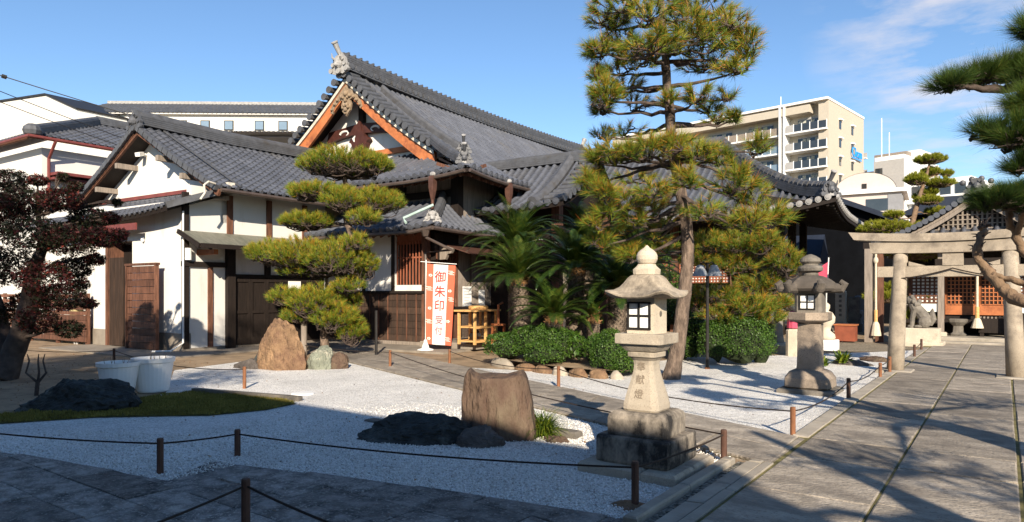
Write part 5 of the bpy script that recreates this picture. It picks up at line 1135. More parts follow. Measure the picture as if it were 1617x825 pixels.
def small_lantern(px, py):
    q = G(px, py); x, y = q.x, q.y; o = (x, y, 0); t = thing('stone_lantern', 'low stone pillar lantern half hidden behind the shrub, left of the weathered lantern', 'stone lantern', (x, y, 0))
    mb = MB(); mb.lathe(o, [(.38,0),(.38,.2),(.3,.25)], 24, 0, 0, 8); mb.build('base', ['granite'], t)
    mb = MB(); mb.lathe(o, [(.22,.25),(.19,.5),(.19,.9),(.22,1.1),(.36,1.2),(.38,1.3)], 20); mb.build('pillar', ['granite_dark'], t)
small_lantern(1224, 556)
# ================================================================ barrier posts and ropes
POSTS = []
def post(px, py, label, h=.33, r=.028, top=None, rust=False, off=(0, 0)):
    q = G(px, py); x, y = q.x+off[0], q.y+off[1]; mb = MB(); mb.tube([(x,y,0),(x,y,h-.012),(x,y,h)], [r, r, r*.85], 10); o = mb.build('barrier_post', ['post_rust' if rust else 'post_iron']); tag(o, label, 'barrier post', 'rope barrier posts'); return V(x, y, h-.045)
pA0 = post(-130, 716, 'barrier post outside the left of the gravel, beyond the moss bank')
pA1 = post(253, 750, 'dark barrier post in the shaded gravel, the nearest to the moss bank', .31)
pA2 = post(375, 722, 'dark barrier post in the shaded gravel behind the gap in the dark paving', .26)
pA3 = post(1003, 804, 'dark barrier post standing before the front corner of the pale lantern plinth', .34)
pA4 = post(1143, 732, 'dark barrier post at the right corner of the pale lantern plinth', .305)
pB4 = post(616, 582, 'thin rusty barrier post on the cross path between the two rock groups', .37, rust=True)
pB0 = post(710, 577, 'short rusty barrier post at the foot of the reception step', .34, rust=True)
pB1 = post(882, 614, 'rusty barrier post on the white gravel before the clipped hedge', .36, rust=True)
pB2 = post(1252, 693, 'sunlit rusty barrier post at the gravel corner where the cross path meets the main path', .335, rust=True)
pB3 = post(1340, 635, 'dark barrier post right of the weathered stone lantern', .335)
pB5 = post(1390, 600, 'rusty barrier post just before the left pillar of the torii', .30, rust=True)
pB6 = post(1405, 592, 'rusty barrier post touching the left pillar of the torii', .34, rust=True)
pE1 = post(1444, 567, 'dark barrier post beyond the torii, the nearer of the pair by the path', .33)
pE2 = post(1455, 556, 'dark barrier post beyond the torii, the farther of the pair by the path', .33)
pC1 = post(388, 850, 'dark barrier post in the foreground paving, cut by the bottom of the picture', .375)
pC0 = V(-3.53, .79, .3); pC2 = V(-1.95, 2.4, .3)
pD0 = post(180, 572, 'dark barrier post behind the white planters', .30)
pD1 = post(386, 615, 'rusty barrier post left of the white drain lid on the gravel', .36, rust=True)
RG = 'ropes of the barrier'
wires('barrier_rope', 'dark rope round the front gravel from the moss bank past the pale lantern', [pA0, pA1, pA2, pA3, pA4], .008, .012, group=RG)
wires('barrier_rope', 'long slack rope along the near edge of the cross path behind the brown standing rock', [pA4, pB4, pB4+V(-4.5,.9,-.05)], .008, .012, group=RG)
wires('barrier_rope', 'rope along the far gravel from the reception step to the torii', [pB0, pB1, pB2, pB3, pB5, pB6], .008, .025, group=RG)
wires('barrier_rope', 'rope in the shaded foreground paving at the bottom of the picture', [pC0, pC1, pC2], .008, .02, group=RG)
wires('barrier_rope', 'rope behind the white planters over the bright gravel', [pD0+V(-3,-1.2,0), pD0, pD1], .008, .02, group=RG)
wires('barrier_rope', 'short rope between the pair of posts beyond the torii', [pE1, pE2], .008, .03, group=RG)
# ================================================================ banner
def banner():
    q = G(672, 556); x, y = q.x, q.y; t = thing('banner', 'tall orange and white nobori banner on a white pole beside the reception', 'banner', (x, y, 0))
    mb = MB(); mb.lathe((x,y,0), [(.24,0),(.25,.03),(.20,.07),(.10,.10),(.085,.16),(.05,.24),(.045,.30),(.02,.32)], 8, 0, .2); mb.build('base', ['white_plastic'], t)
    mb = MB(); mb.tube([(x,y,.28),(x+.015,y,1.2),(x+.02,y,2.37)], .014, 8); b0 = V(x-.16, y-.02, 2.33); b1 = V(x+.66, y+.46, 2.26); mb.tube([b0, b1], .009, 6); mb.build('pole', ['white_plastic'], t)
    u = (b1-b0); u.z = 0; u.normalize(); nrm = V(u.y, -u.x, 0)
    W, Ht, z1 = .76, 2.06, 2.27
    def P(a, b, o=0):      # a across 0..1, b down 0..1
        p = V(x+.03, y, z1)+u*(W*a)-V(0, 0, Ht*b*1.0)+u*(-.10*b*a-.02*b)
        p += nrm*(.03*math.sin(3*b+2*a)*b+.02*math.sin(9*a+4*b)*b+o)
        p.z -= a*.05
        return p
    mb = MB(); NA, NB = 12, 40; vs = [P(i/NA, j/NB) for j in range(NB+1) for i in range(NA+1)]
    for j in range(NB):
        for i in range(NA):
            a = (i+.5)/NA; mb_ = 1 if .29 < a < .71 else 0
            mb.f.append((j*(NA+1)+i, j*(NA+1)+i+1, (j+1)*(NA+1)+i+1, (j+1)*(NA+1)+i)); mb.m.append(mb_); mb.t.append(.5)
    mb.v = [tuple(q_) for q_ in vs]; cl = mb.build('cloth', ['orange_cloth', 'white_cloth'], t, True)
    def put(ch, a, b, sz, m):
        o = None; cu = bpy.data.curves.new('t', 'FONT'); cu.body = ch; cu.size = 1; cu.offset = .011; cu.align_x = 'CENTER'; cu.align_y = 'CENTER'
        ob = bpy.data.objects.new('t', cu); COL.objects.link(ob); dg = bpy.context.evaluated_depsgraph_get(); dg.update(); me = bpy.data.meshes.new_from_object(ob.evaluated_get(dg)); bpy.data.objects.remove(ob)
        if not me.vertices: return
        vs_ = np.array([tuple(P(a+v.co.x*sz/W, b-v.co.y*sz/Ht, .012)) for v in me.vertices]); link_mesh('character', vs_, [tuple(p.vertices) for p in me.polygons], None, None, [m], cl)
    for ch, b, sz, m in (('御', .165, .31, 'red_ink'), ('朱', .345, .31, 'red_ink'), ('印', .52, .30, 'red_ink'), ('受', .695, .23, 'mauve_ink'), ('付', .83, .23, 'mauve_ink')): put(ch, .5, b, sz, m)
    # pale cloud bars and blossoms on the orange side bands
    mk = MB()
    def patch(a0, a1, b0, b1): n = 5; k = len(mk.v); mk.add([P(a0+(a1-a0)*i/n, b, .008) for b in (b0, b1) for i in range(n+1)], [(i, i+1, n+2+i, n+1+i) for i in range(n)])
    for (a, b) in ((.0,.28),(.0,.69),(.76,.07),(.80,.40),(.74,.90)):
        w_ = .2 if a > .5 else .22
        for k in range(4): sh = (k % 2)*.05; patch(a+sh, min(1, a+w_-.04+sh), b+k*.014, b+k*.014+.007)
    for (a, b) in ((.15,.14),(.14,.55),(.85,.32),(.83,.70),(.12,.93)):
        for k in range(5):
            g = 2*math.pi*k/5; c = (a+.045*math.cos(g), b+.0125*math.sin(g)); n = 7; mk.add([P(c[0]+.027*math.cos(2*math.pi*i/n), c[1]+.0075*math.sin(2*math.pi*i/n), .008) for i in range(n)], [tuple(range(n))])
    mk.build('pattern', ['white_cloth'], cl)
banner()
def rack():
    q = BF.g(750, 543, .2); x, y = q.x, q.y; t = thing('wooden_rack', 'pale bare wooden rack table before the reception counter', 'table', (x, y, .2), BF)
    w_, d_, h_ = .95, .5, .84; x0, y0 = x-.25, y-.35
    for (a, b) in ((0,0),(d_,0),(0,w_),(d_,w_),(0,w_*.5),(d_,w_*.5)): MB(BF).box(x0+a-.03, x0+a+.03, y0+b-.03, y0+b+.03, .2, .2+h_).build('leg', ['timber_pale'], t)
    mb = MB(BF); mb.box(x0-.1, x0+d_+.1, y0-.1, y0+w_+.1, .2+h_, .2+h_+.045); mb.build('top', ['timber_pale'], t)
    for z in (.26, .62): mb = MB(BF); mb.box(x0+.031, x0+d_-.031, y0+.031, y0+w_*.5-.031, z, z+.03); mb.box(x0+.031, x0+d_-.031, y0+w_*.5+.031, y0+w_-.031, z, z+.03); mb.box(x0-.025, x0+.025, y0+.031, y0+w_*.5-.031, z-.012, z+.045); mb.box(x0+d_-.025, x0+d_+.025, y0+.031, y0+w_-.031, z-.015, z+.046); mb.build('shelf', ['timber_pale'], t)
    mb = MB(BF); c = (x0+.25, y0+.5, 1.086); mb.lathe(c, [(.24,0),(.26,.03),(.26,.085),(.23,.10)], 14); o = mb.build('wooden_tray', ['timber_pale']); tag(o, 'shallow pale wooden tray on top of the rack table', 'tray')
    mb = MB(BF); mb.tube([(x0+d_+.04, y0+.15, .45), (x0+.2, y0+.3, .40), (x0+.22, y0+.5, .52)], [.05,.09,.06], 8); o = mb.build('black_bag', ['black_metal']); tag(o, 'crumpled black bag on the lower shelf of the rack table', 'bag')
rack()
mb = MB(BF); q = BF.d(787, 482, 17.5); mb.tube([q+V(0,0,-.5), q+V(0,0,0), q+V(.05,.12,.06)], [.035,.03,.03], 8); mb.bar(q+V(-.1,-.12,-.5), q+V(.1,.12,-.5), .3, .05); mb.bar(q+V(-.1,-.12,-.55), q+V(-.1,-.12,-1.3), .05); mb.bar(q+V(.1,.12,-.55), q+V(.1,.12,-1.3), .05); tag(mb.build('wooden_stand', ['timber_red']), 'small orange brown wooden stand in the shade right of the rack table', 'stand')
# ================================================================ lamp post
def lamp():
    q = G(1117, 584); x, y = q.x, q.y; t = thing('garden_lamp', 'slim black garden lamp post with two pale bell shades in front of the pine', 'lamp', (x, y, 0))
    MB().tube([(x,y,0),(x,y,2.13)], .032, 10).build('pole', ['black_metal'], t); MB().cyl((x,y,0),(x,y,.05), .05).build('foot', ['post_rust'], t)
    for dx, dy in ((-.12,-.07),(.11,.07)):
        mb = MB(); mb.tube([(x,y,2.08),(x+dx*.6,y+dy*.6,2.14),(x+dx,y+dy,2.10)], .014, 6); mb.build('arm', ['black_metal'], t)
        mb = MB(); mb.lathe((x+dx,y+dy,1.86), [(.165,0),(.16,.006),(.062,.215),(.02,.225)], 16); mb.build('shade', ['shade_metal'], t, False)
lamp()
# ================================================================ rocks
def put_rock(label, pts, r, seed, m, amp=.22, n=4, cuts=(), fr=None, z=0, planes=26):
    mb = MB(fr); rock(mb, (pts[0], pts[1], z), r, seed, 5, 0, amp, cuts=cuts, planes=planes); return tag(mb.build('garden_rock', [m], None, False), label, 'rock')
q = G(787, 700); 
def stele():
    # upright brown rock: broad slab with a notched flat top, outline from its real width and height, depth .45
    mb = MB(); c = G(789, 698); rt = V(math.cos(R(35.8)), math.sin(R(35.8)), 0); fw = V(-math.sin(R(35.8)), math.cos(R(35.8)), 0)
    hgt = [(-.58,0),(-.585,.25),(-.575,.45),(-.54,.60),(-.47,.735),(-.44,.75),(-.38,.715),(-.33,.67),(-.25,.675),(-.1,.68),(.1,.665),(.22,.69),(.30,.71),(.38,.67),(.45,.55),(.50,.40),(.555,.2),(.60,0)]
    from mathutils import noise as mn
    NL = 44; NP = 72; vs = []; fs = []
    def edge(z):       # left and right limits of the outline at height z
        L_ = R_ = None
        for (a, b), (c_, d_) in zip(hgt[:-1], hgt[1:]):
            if (b <= z <= d_) or (d_ <= z <= b):
                xx = a+(c_-a)*((z-b)/(d_-b) if abs(d_-b) > 1e-6 else 0)
                L_ = xx if L_ is None else min(L_, xx); R_ = xx if R_ is None else max(R_, xx)
        return (L_, R_)
    def topz(a):
        best = 0
        for (p, b), (r_, d_) in zip(hgt[:-1], hgt[1:]):
            if min(p, r_) <= a <= max(p, r_): best = max(best, b+(d_-b)*((a-p)/(r_-p) if abs(r_-p) > 1e-6 else 0))
        return best
    for i in range(NL+1):
        zz_ = i/NL
        for j in range(NP):
            an = 2*math.pi*j/NP; ca, sa = math.cos(an), math.sin(an); e = 2/3.2
            sx = math.copysign(abs(ca)**e, ca); sy = math.copysign(abs(sa)**e, sa)
            w_ = .60*(1-.22*zz_**2.2); a = sx*w_-.01; a = max(-.575, min(.59, a)); th = topz(a); zt = th*(1-(1-zz_)**1.25)
            d_ = sy*(.30-.09*zz_)*(1 if sa > 0 else 1)
            if i >= NL-3: k = (NL-i)/3; a *= .72+.28*k**.5; d_ *= .35+.65*k**.5; zt = topz(a)*(.955+.045*(1-k))
            p = c+rt*(a*.72)+fw*(d_+.25)+V(0,0,zt)
            p += (rt*.5+fw)*(.055*mn.noise(V(a*3, d_*3, zt*2.2))+.035*mn.noise(V(a*8, d_*8+5, zt*3))-.03*abs(mn.noise(V(a*13, d_*9, zt*4))))+rt*.015*mn.noise(V(a*11, zt*6, 3)); vs.append(p)
    fs = [(i*NP+j, i*NP+(j+1)%NP, (i+1)*NP+(j+1)%NP, (i+1)*NP+j) for i in range(NL) for j in range(NP)]+[tuple(NL*NP+j for j in range(NP))]
    mb.add(vs, fs); tag(mb.build('garden_rock', ['rock_brown'], None, False), 'large upright brown rock with notched flat top standing on the white gravel', 'rock')
stele()
def front_dark():
    rt = V(math.cos(R(35.8)), math.sin(R(35.8)), 0); c = G(672, 702); c2 = G(752, 709)
    mb = MB(); ang = R(35.8-4); 
    def put(cc, r, seed, m, label, amp=.3):
        b = MB(); rock(b, (0,0,0), r, seed, 5, 0, amp); rm = Matrix.Translation((cc.x, cc.y, .05)) @ Matrix.Rotation(ang, 4, 'Z'); b.v = [tuple(rm @ V(*v)) for v in b.v]; tag(b.build('garden_rock', [m], None, False), label, 'rock')
    put(c+V(-.05,.12,0), (.74,.30,.25), 5, 'rock_dark', 'long low black rock lying in front of the upright brown rock')
    put(c2+V(-.03,.1,-.0), (.24,.16,.16), 8, 'rock_grey', 'small grey brown rock between the low black rock and the upright brown rock')
front_dark()
put_rock('rounded tan boulder, tallest of the group under the cloud pine', (-11.75, 8.45), (.60,.46,1.06), 27, 'rock_tan', .2, 4, planes=4, cuts=(((.2,-1,.15),.78),((.1,0,1),.86)), z=.0)
put_rock('green grey rock with pale centre beside the tan boulder', (-11.12, 8.85), (.33,.26,.56), 31, 'rock_green', .25, 4)
put_rock('small brown rock at the right end of the group under the cloud pine', (-10.9, 9.10), (.26,.26,.33), 33, 'rock_brown', .25, 4)
put_rock('dark upright rock behind the left side of the tan boulder', (-12.62, 8.55), (.22,.22,.55), 35, 'rock_dark', .25, 4)
put_rock('mottled grey rock at the left foot of the tan boulder', (-12.35, 8.05), (.36,.24,.24), 37, 'rock_grey', .3, 4)
b = MB(); rock(b, (0,0,0), (.74,.32,.44), 46, 5, 0, .3, planes=9); rm = Matrix.Translation((G(116,650).x, G(116,650).y+.1, .03)) @ Matrix.Rotation(R(35.8+4), 4, 'Z') @ Matrix.Rotation(R(-5), 4, 'Y'); b.v = [tuple(rm @ V(*v)) for v in b.v]; tag(b.build('garden_rock', ['rock_dark'], None, False), 'long dark green rock lying in the moss in front of the white planters', 'rock')
for px, py, s_, sd in ((1345,632,.2,3),(1378,628,.24,4),(1352,622,.22,6)): pass
q = G(1345, 577); put_rock('low dark stone under the young leafy plant by the weathered lantern', (q.x, q.y), (.45,.3,.17), 51, 'rock_grey')
q = G(1378, 574); put_rock('flat brown stone right of the young leafy plant', (q.x, q.y+.5), (.4,.3,.12), 53, 'rock_brown')
# stone stub at the right of the upright rock, drain lid
q = G(898, 692); tag(MB().bbox(q.x-.2, q.x+.12, q.y-.07, q.y+.09, 0, .08, .015).build('stone_edging', ['granite_dark']), 'short dark stone block lying right of the grass clump', 'stone block')
q = G(596, 667); tag(MB().bbox(q.x-.12, q.x+.2, q.y-.1, q.y+.05, 0, .035, .01).build('stepping_stone', ['granite_dark']), 'flat dark stone behind the left end of the low black rock', 'stone')
q = G(478, 624); tag(MB().lathe((q.x, q.y, .012), [(.17,0),(.17,.018),(.155,.024),(.02,.026)], 24).build('drain_lid', ['white_plastic']), 'round white drain lid lying on the sunlit gravel', 'drain lid')
q = G(1023, 805); put_rock('low tan stone at the foot of the front barrier post', (q.x-.12, q.y-.05), (.2,.13,.05), 61, 'rock_tan', .2)
# ================================================================ planters
def planter(px, py, label, s=1., grp='white planters'):
    q = G(px, py); x, y = q.x, q.y; t = thing('planter', label, 'planter', (x, y, 0), None, grp); rr = .30*s; h = .52*s
    mb = MB(); pr = [(rr*.70,0),(rr*.74,.02),(rr*.86,h*.5),(rr*.95,h*.86),(rr*1.02,h*.88),(rr*1.04,h),(rr*.96,h),(rr*.93,h-.05)]; mb.lathe((x,y,.01), pr, 28); 
    mb.build('pot', ['white_plastic'], t, False)
    mb = MB(); mb.lathe((x,y,h-.055), [(rr*.90,0),(rr*.88,.02),(.02,.03)], 20); mb.build('potting_soil', ['soil'], t)
    mb = MB()
    for k in range(7): a = random.random()*6.3; r_ = random.random()*rr*.7; p = V(x+r_*math.cos(a), y+r_*math.sin(a), h-.03); mb.tube([p, p+V(random.uniform(-.03,.03), random.uniform(-.03,.03), random.uniform(.06,.12))], [.005,.002], 4)
    mb.build('dry_stems', ['bark_tan'], t)['kind'] = 'stuff'
planter(187, 625, 'round white planter with dry stems, the left one behind the dark green rock', .95)
planter(242, 619, 'round white planter with dry stems, the right one and slightly larger', 1.0)
# ================================================================ left boundary: slat fence, meter box
def fence():
    t = thing('slat_fence', 'brown horizontal slat fence left of the white kitchen wall', 'fence', (-21, 9.8, 0), BF)
    for k in range(9):
        mb = MB(BF); z = .10+k*.155 if k < 6 else 1.03+(k-6)*.17; mb.box(-27, -20.95, 9.78, 9.81, z, z+(.145 if k < 5 else .10), 0, random.random()); mb.build('slat', ['timber_brown'], t)
    for x in (-26.5, -24.6, -22.8, -21.0): MB(BF).box(x-.05, x+.05, 9.815, 9.9, 0, 1.5).build('post', ['timber_brown'], t)
fence()
q = By(123, 510, KY-.1); t_ = thing('gas_meter', 'tan gas meter box on pipes at the left end of the kitchen wall', 'meter', (q.x, KY-.15, 0), BF)
mb = MB(BF); mb.box(q.x-.17, q.x+.17, KY-.25, KY-.06, .74, 1.16); mb.build('meter_case', ['meter'], t_); mb = MB(BF)
for a in (-.07, .07): mb.tube([(q.x+a, KY-.15, 0), (q.x+a, KY-.15, .74)], .03, 7)
mb.tube([(q.x-.05, KY-.1, 1.16), (q.x-.05, KY-.1, 2.6)], .015, 6); mb.build('pipe', ['grey_paint'], t_)
# ================================================================ things by the main hall and the torii
q = G(1372, 541); hx, hy = q.x, q.y
for px, lab in ((1372, 'grey weathered wooden post left of the hanging bell rope by the torii'), (1389, 'brown wooden post right of the hanging bell rope by the torii')):
    q = PF.y(px, 541, hy+(.3 if px > 1380 else 0)); tag(MB().box(q.x-.105, q.x+.105, q.y-.1, q.y+.1, 0, 2.86).build('porch_post', ['timber_grey' if px < 1380 else 'timber_brown']), lab, 'post')
q = PF.y(1383, 500, hy-.1); mb = MB(); mb.tube([(q.x,q.y,2.7),(q.x,q.y,1.0)], .032, 8); mb.blob((q.x,q.y,2.5), (.07,.07,.11), 8); mb.tube([(q.x,q.y,1.0),(q.x,q.y,.62)], .05, 8, 1); mb.tube([(q.x,q.y,.64),(q.x,q.y,.55),(q.x,q.y,.22)], [.06,.10,.15], 10); tag(mb.build('bell_rope', ['rope_pale', 'timber_pale']), 'thick pale bell rope with tassel hanging between the wooden posts left of the torii', 'rope')
mb = MB(); mb.box(hx-.15, hx+1.6, hy-.05, hy+.1, 2.86, 3.05); tag(mb.build('porch_beam', ['timber_dark']), 'dark timber beam across the two posts by the torii', 'beam')
q = G(1336, 541); t_ = thing('wooden_box', 'orange brown wooden box on the ground left of the grey post', 'box', (q.x, q.y, 0)); MB().box(q.x-.28, q.x+.28, q.y-.22, q.y+.22, .05, .52).build('body', ['orange_box'], t_); MB().box(q.x-.31, q.x+.31, q.y-.25, q.y+.25, .521, .56).build('lid', ['timber_red'], t_)
q = G(1303, 553); t_ = thing('white_statue', 'white glazed figure on a low plinth behind the weathered lantern', 'statue', (q.x, q.y, 0)); MB().bbox(q.x-.3, q.x+.3, q.y-.25, q.y+.25, 0, .28, .02).build('plinth', ['white_paint'], t_)
mb = MB(); mb.lathe((q.x,q.y,.28), [(.22,0),(.26,.05),(.24,.14),(.13,.24),(.16,.36),(.24,.46),(.25,.6),(.18,.72),(.08,.76),(.12,.84),(.12,.92),(.06,.98)], 16); mb.build('figure', ['granite_pale'], t_, True)
q = G(1254, 563); t_ = thing('bibbed_statue', 'small pale stone statue wearing a pink cloth bib left of the weathered lantern', 'statue', (q.x, q.y, 0)); mb = MB(); mb.lathe((q.x,q.y,0), [(.17,0),(.17,.62),(.13,.66)], 12, 0, 0, 6); mb.build('pedestal', ['granite_pale'], t_); mb = MB(); mb.lathe((q.x,q.y,.66), [(.12,0),(.14,.2),(.11,.38),(.06,.42),(.10,.50),(.10,.58),(.03,.64)], 12); mb.build('figure', ['granite'], t_); mb = MB(); mb.lathe((q.x,q.y,.66), [(.17,.02),(.16,.2),(.125,.40),(.07,.43)], 12); mb.build('bib', ['pink_cloth'], t_)
for px, py, w_, h_, m, lab in ((1328,520,.36,1.25,'granite_pale','tall narrow grey gravestone, pale with a column of carving'),(1349,521,.4,1.0,'granite_dark','dark gravestone between the pale one and the blue grey one'),(1362,521,.5,1.05,'grey_roof','broad blue grey gravestone beside the wooden post'),(1358,527,.3,.5,'grey_paint','low grey stone lantern block with a round opening')):
    q = PF.d(px, py, 26.5); mb = MB(); mb.bbox(q.x-w_*.75, q.x+w_*.75, q.y-.3, q.y+.3, 0, .35, .03); mb.bbox(q.x-w_/2, q.x+w_/2, q.y-.14, q.y+.14, .35, .35+h_, .04)
    if w_ == .36:
        for k in range(5): mb.box(q.x-.05, q.x+.05, q.y-.146, q.y-.141, .6+k*.18, .7+k*.18, 1)
    if h_ == .5: mb.disc((q.x, q.y-.14, .62), (0,-1,0), .10, .02, 14, 1)
    tag(mb.build('gravestone', [m, 'granite_dark']), lab, 'gravestone', 'gravestones by the main hall')
q = PF.d(1302, 424, 23); t_ = thing('red_flag', 'red pennant on a white pole above the weathered lantern', 'flag', (q.x, q.y, 0)); MB().tube([(q.x,q.y,0),(q.x+.13,q.y,2.7)], .018, 6).build('pole', ['white_plastic'], t_); mb = MB(); mb.prism([(q.x+.11,q.y-.01,2.55),(q.x-.32,q.y-.05,2.25),(q.x-.35,q.y-.06,1.75),(q.x+.09,q.y-.02,1.72)], (0,.012,0)); mb.build('cloth', ['pink_cloth'], t_)
# guardian dog on its pedestal
def komainu():
    q = G(1466, 545); x, y = -1.98, 22.6; t = thing('guardian_dog', 'stone guardian dog seated on a pedestal left of the path before the shrine', 'statue', (x, y, 0))
    mb = MB(); mb.bbox(x-.62, x+.62, y-.42, y+.42, 0, .14, .02); mb.bbox(x-.52, x+.52, y-.33, y+.33, .14, .52, .02); mb.build('pedestal', ['granite_pale'], t)
    mb = MB(); z = .52
    mb.tube([(x+.20,y,z+.16),(x+.16,y,z+.26),(x+.04,y,z+.42),(x-.07,y,z+.55),(x-.13,y,z+.66),(x-.16,y,z+.76)], [.13,.175,.165,.165,.14,.10], 12)
    mb.blob((x-.20,y,z+.78), (.14,.13,.135), 12); mb.blob((x-.32,y,z+.74), (.085,.09,.07), 10); mb.blob((x-.31,y,z+.66), (.07,.07,.03), 8)
    for k in range(9): a = k*.7; mb.blob((x-.08+.09*math.cos(a), y+.13*math.sin(a), z+.70+.05*math.cos(2.1*k)), (.065,.065,.07), 7)
    for s_ in (-1, 1):
        mb.tube([(x-.10,y+s_*.10,z+.50),(x-.15,y+s_*.11,z+.28),(x-.16,y+s_*.11,z+.07),(x-.17,y+s_*.11,z+.0)], [.09,.07,.06,.07], 9); mb.blob((x-.20,y+s_*.11,z+.045), (.085,.06,.045), 8)
        mb.blob((x+.15,y+s_*.13,z+.17), (.17,.09,.17), 10); mb.blob((x+.0,y+s_*.15,z+.045), (.12,.06,.045), 8)
        mb.blob((x-.16,y+s_*.11,z+.88), (.045,.035,.06), 7)
    mb.tube([(x+.28,y,z+.08),(x+.35,y,z+.25),(x+.31,y,z+.42),(x+.34,y,z+.56)], [.05,.085,.08,.015], 9)
    mb.build('body', ['granite_dark'], t)
komainu()
# overhead wires at the left
for k, (a, b, lab) in enumerate((((-60,100),(430,245),'upper thick black overhead cable at the left'),((-60,120),(240,235),'middle overhead cable at the left'),((-60,138),(260,255),'lowest thin overhead cable at the left'))):
    p, q = BF.rot @ BF.d(a[0], a[1], 19), BF.rot @ BF.d(b[0], b[1], 23); wires('overhead_cable', lab, [p, q], .012 if k else .015, .008, 'black_metal', 'cable', 'overhead cables', (.93-.12*k, 1.3-.12*k) if k < 2 else None)
# ================================================================ planting
def norm(a): return a/np.maximum(1e-9, np.linalg.norm(a, axis=-1, keepdims=True))
def needles(tufts, length, n, width, spread=.9, dead=.12, droop=.15, seed=1):
    """tufts: list of (pos, dir, tone bias) -> blades"""
    rs = np.random.RandomState(seed); P = np.array([t[0] for t in tufts], float); D = norm(np.array([t[1] for t in tufts], float)); B = np.array([t[2] for t in tufts], float)
    T = len(P); P = np.repeat(P, n, 0); D = np.repeat(D, n, 0); tb = np.repeat(B, n)
    r = norm(rs.normal(size=(T*n, 3))); d = norm(D+r*spread*rs.uniform(.35, 1.05, (T*n, 1))); l = length*rs.uniform(.65, 1.1, (T*n, 1))*np.repeat(rs.uniform(.8, 1.15, (T, 1)), n, 0)
    s = norm(np.cross(d, rs.normal(size=(T*n, 3))))*width; st = P-D*(rs.uniform(0, .6, (T*n, 1))*length)
    tip = st+d*l; tip[:, 2] -= droop*l[:, 0]*rs.uniform(.2, 1, T*n)
    vs = np.stack([st-s*.6, st+s*.6, tip], 1).reshape(-1, 3); fs = np.arange(T*n*3).reshape(-1, 3)
    tone = np.clip(tb+rs.normal(0, .16, T*n), 0, .86); dd = rs.uniform(size=T*n) < dead*(.3+1.4*np.clip(tb, 0, 1)); tone[dd] = rs.uniform(.84, 1, dd.sum())
    return vs, fs, tone
def bez(a, b, c, n=7): return [a.lerp(b, t).lerp(b.lerp(c, t), t) for t in [i/n for i in range(n+1)]]
def wob(pts, amp):
    return [p if i in (0,) else p+V(random.uniform(-1,1), random.uniform(-1,1), random.uniform(-1,1))*amp for i, p in enumerate(pts)]
class Pine:
    def __init__(s): s.tw = MB(); s.tufts = []
    def pad(s, c, rx, ry, rz, n, root=None, r0=.05, bias=.45, twig=.012, up=.8, view=None, edge=.25):
        """a cloud of tufts: a lens of half sizes rx (across the view), ry (in depth), rz"""
        rt = V(math.cos(R(35.8)), math.sin(R(35.8)), 0); fw = V(-math.sin(R(35.8)), math.cos(R(35.8)), 0); c = V(*c)
        if root is not None:
            mid = root.lerp(c, .5)+V(0, 0, random.uniform(-.15, .05)*abs((c-root).length)); pth = wob(bez(root, mid, c-V(0,0,rz*.5)), (c-root).length*.022+.012)
            s.tw.tube(pth, [r0*(1-.75*i/(len(pth)-1)) for i in range(len(pth))], 7, rough=.3)
        hubs = []
        for k in range(max(3, n//9)):
            a = random.random()*6.283; q = math.sqrt(random.random())*.75; h = c+rt*(rx*q*math.cos(a))+fw*(ry*q*math.sin(a))-V(0,0,rz*random.uniform(.25,.6)); hubs.append(h)
            st = c-V(0,0,rz*.5) if random.random() < .7 or len(hubs) < 3 else random.choice(hubs[:-1])
            s.tw.tube(wob(bez(st, st.lerp(h,.5)+V(0,0,random.uniform(-.5,.2)*rz), h, 4), .018), [twig*1.9, twig*1.7, twig*1.5, twig*1.2, twig], 5, cap=False)
        for k in range(n):
            a = random.random()*6.283; q = random.random()**.5; el = random.random()
            z = math.sqrt(max(0, 1-q*q))*(el if random.random() < .72 else -.45*el)
            p = c+rt*(rx*q*math.cos(a))+fw*(ry*q*math.sin(a))+V(0,0,rz*z)
            d = rt*(math.cos(a)*q)+fw*(math.sin(a)*q)+V(0,0,up+max(0, z)*.3+random.uniform(-.2,.2))
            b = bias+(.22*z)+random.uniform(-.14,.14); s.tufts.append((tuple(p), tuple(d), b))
            if random.random() < .8:
                h = min(random.sample(hubs, min(4, len(hubs))), key=lambda q_: (q_-p).length); s.tw.tube([h, h.lerp(p,.5)+V(random.uniform(-.03,.03),random.uniform(-.03,.03),-.03), p-V(*d).normalized()*.06], [twig*.8, twig*.6, twig*.4], 4, cap=False)
    def finish(s, t, name, length, n, width, m, seed, spread=.9, dead=.12, bark='bark_dark', droop=.15):
        v, f, tn = needles(s.tufts, length, n, width, spread, dead, droop, seed); link_mesh(name, v, f, None, tn, [m], t); s.tw.build('branches', [bark], t)
def D(px, py, d): return PF.d(px, py, d)
def trunk(t, pts, rad, m, n=12, rough=.12, name='trunk'):
    mb = MB(); pp = []; rr = []
    for i in range(len(pts)-1):
        for k in range(5):
            f = k/5; p0 = pts[max(0, i-1)]; p1 = pts[i]; p2 = pts[i+1]; p3 = pts[min(len(pts)-1, i+2)]
            pp.append(.5*((2*p1)+(p2-p0)*f+(2*p0-5*p1+4*p2-p3)*f*f+(3*p1-p0-3*p2+p3)*f**3)); rr.append((rad[i]+(rad[i+1]-rad[i])*f)*random.uniform(.96, 1.04))
    pp.append(pts[-1]); rr.append(rad[-1]); mb.tube(pp, rr, n, rough=rough); return mb.build(name, [m], t, True), pp
def nearest(pp, z): return min(pp, key=lambda q: abs(q.z-z))
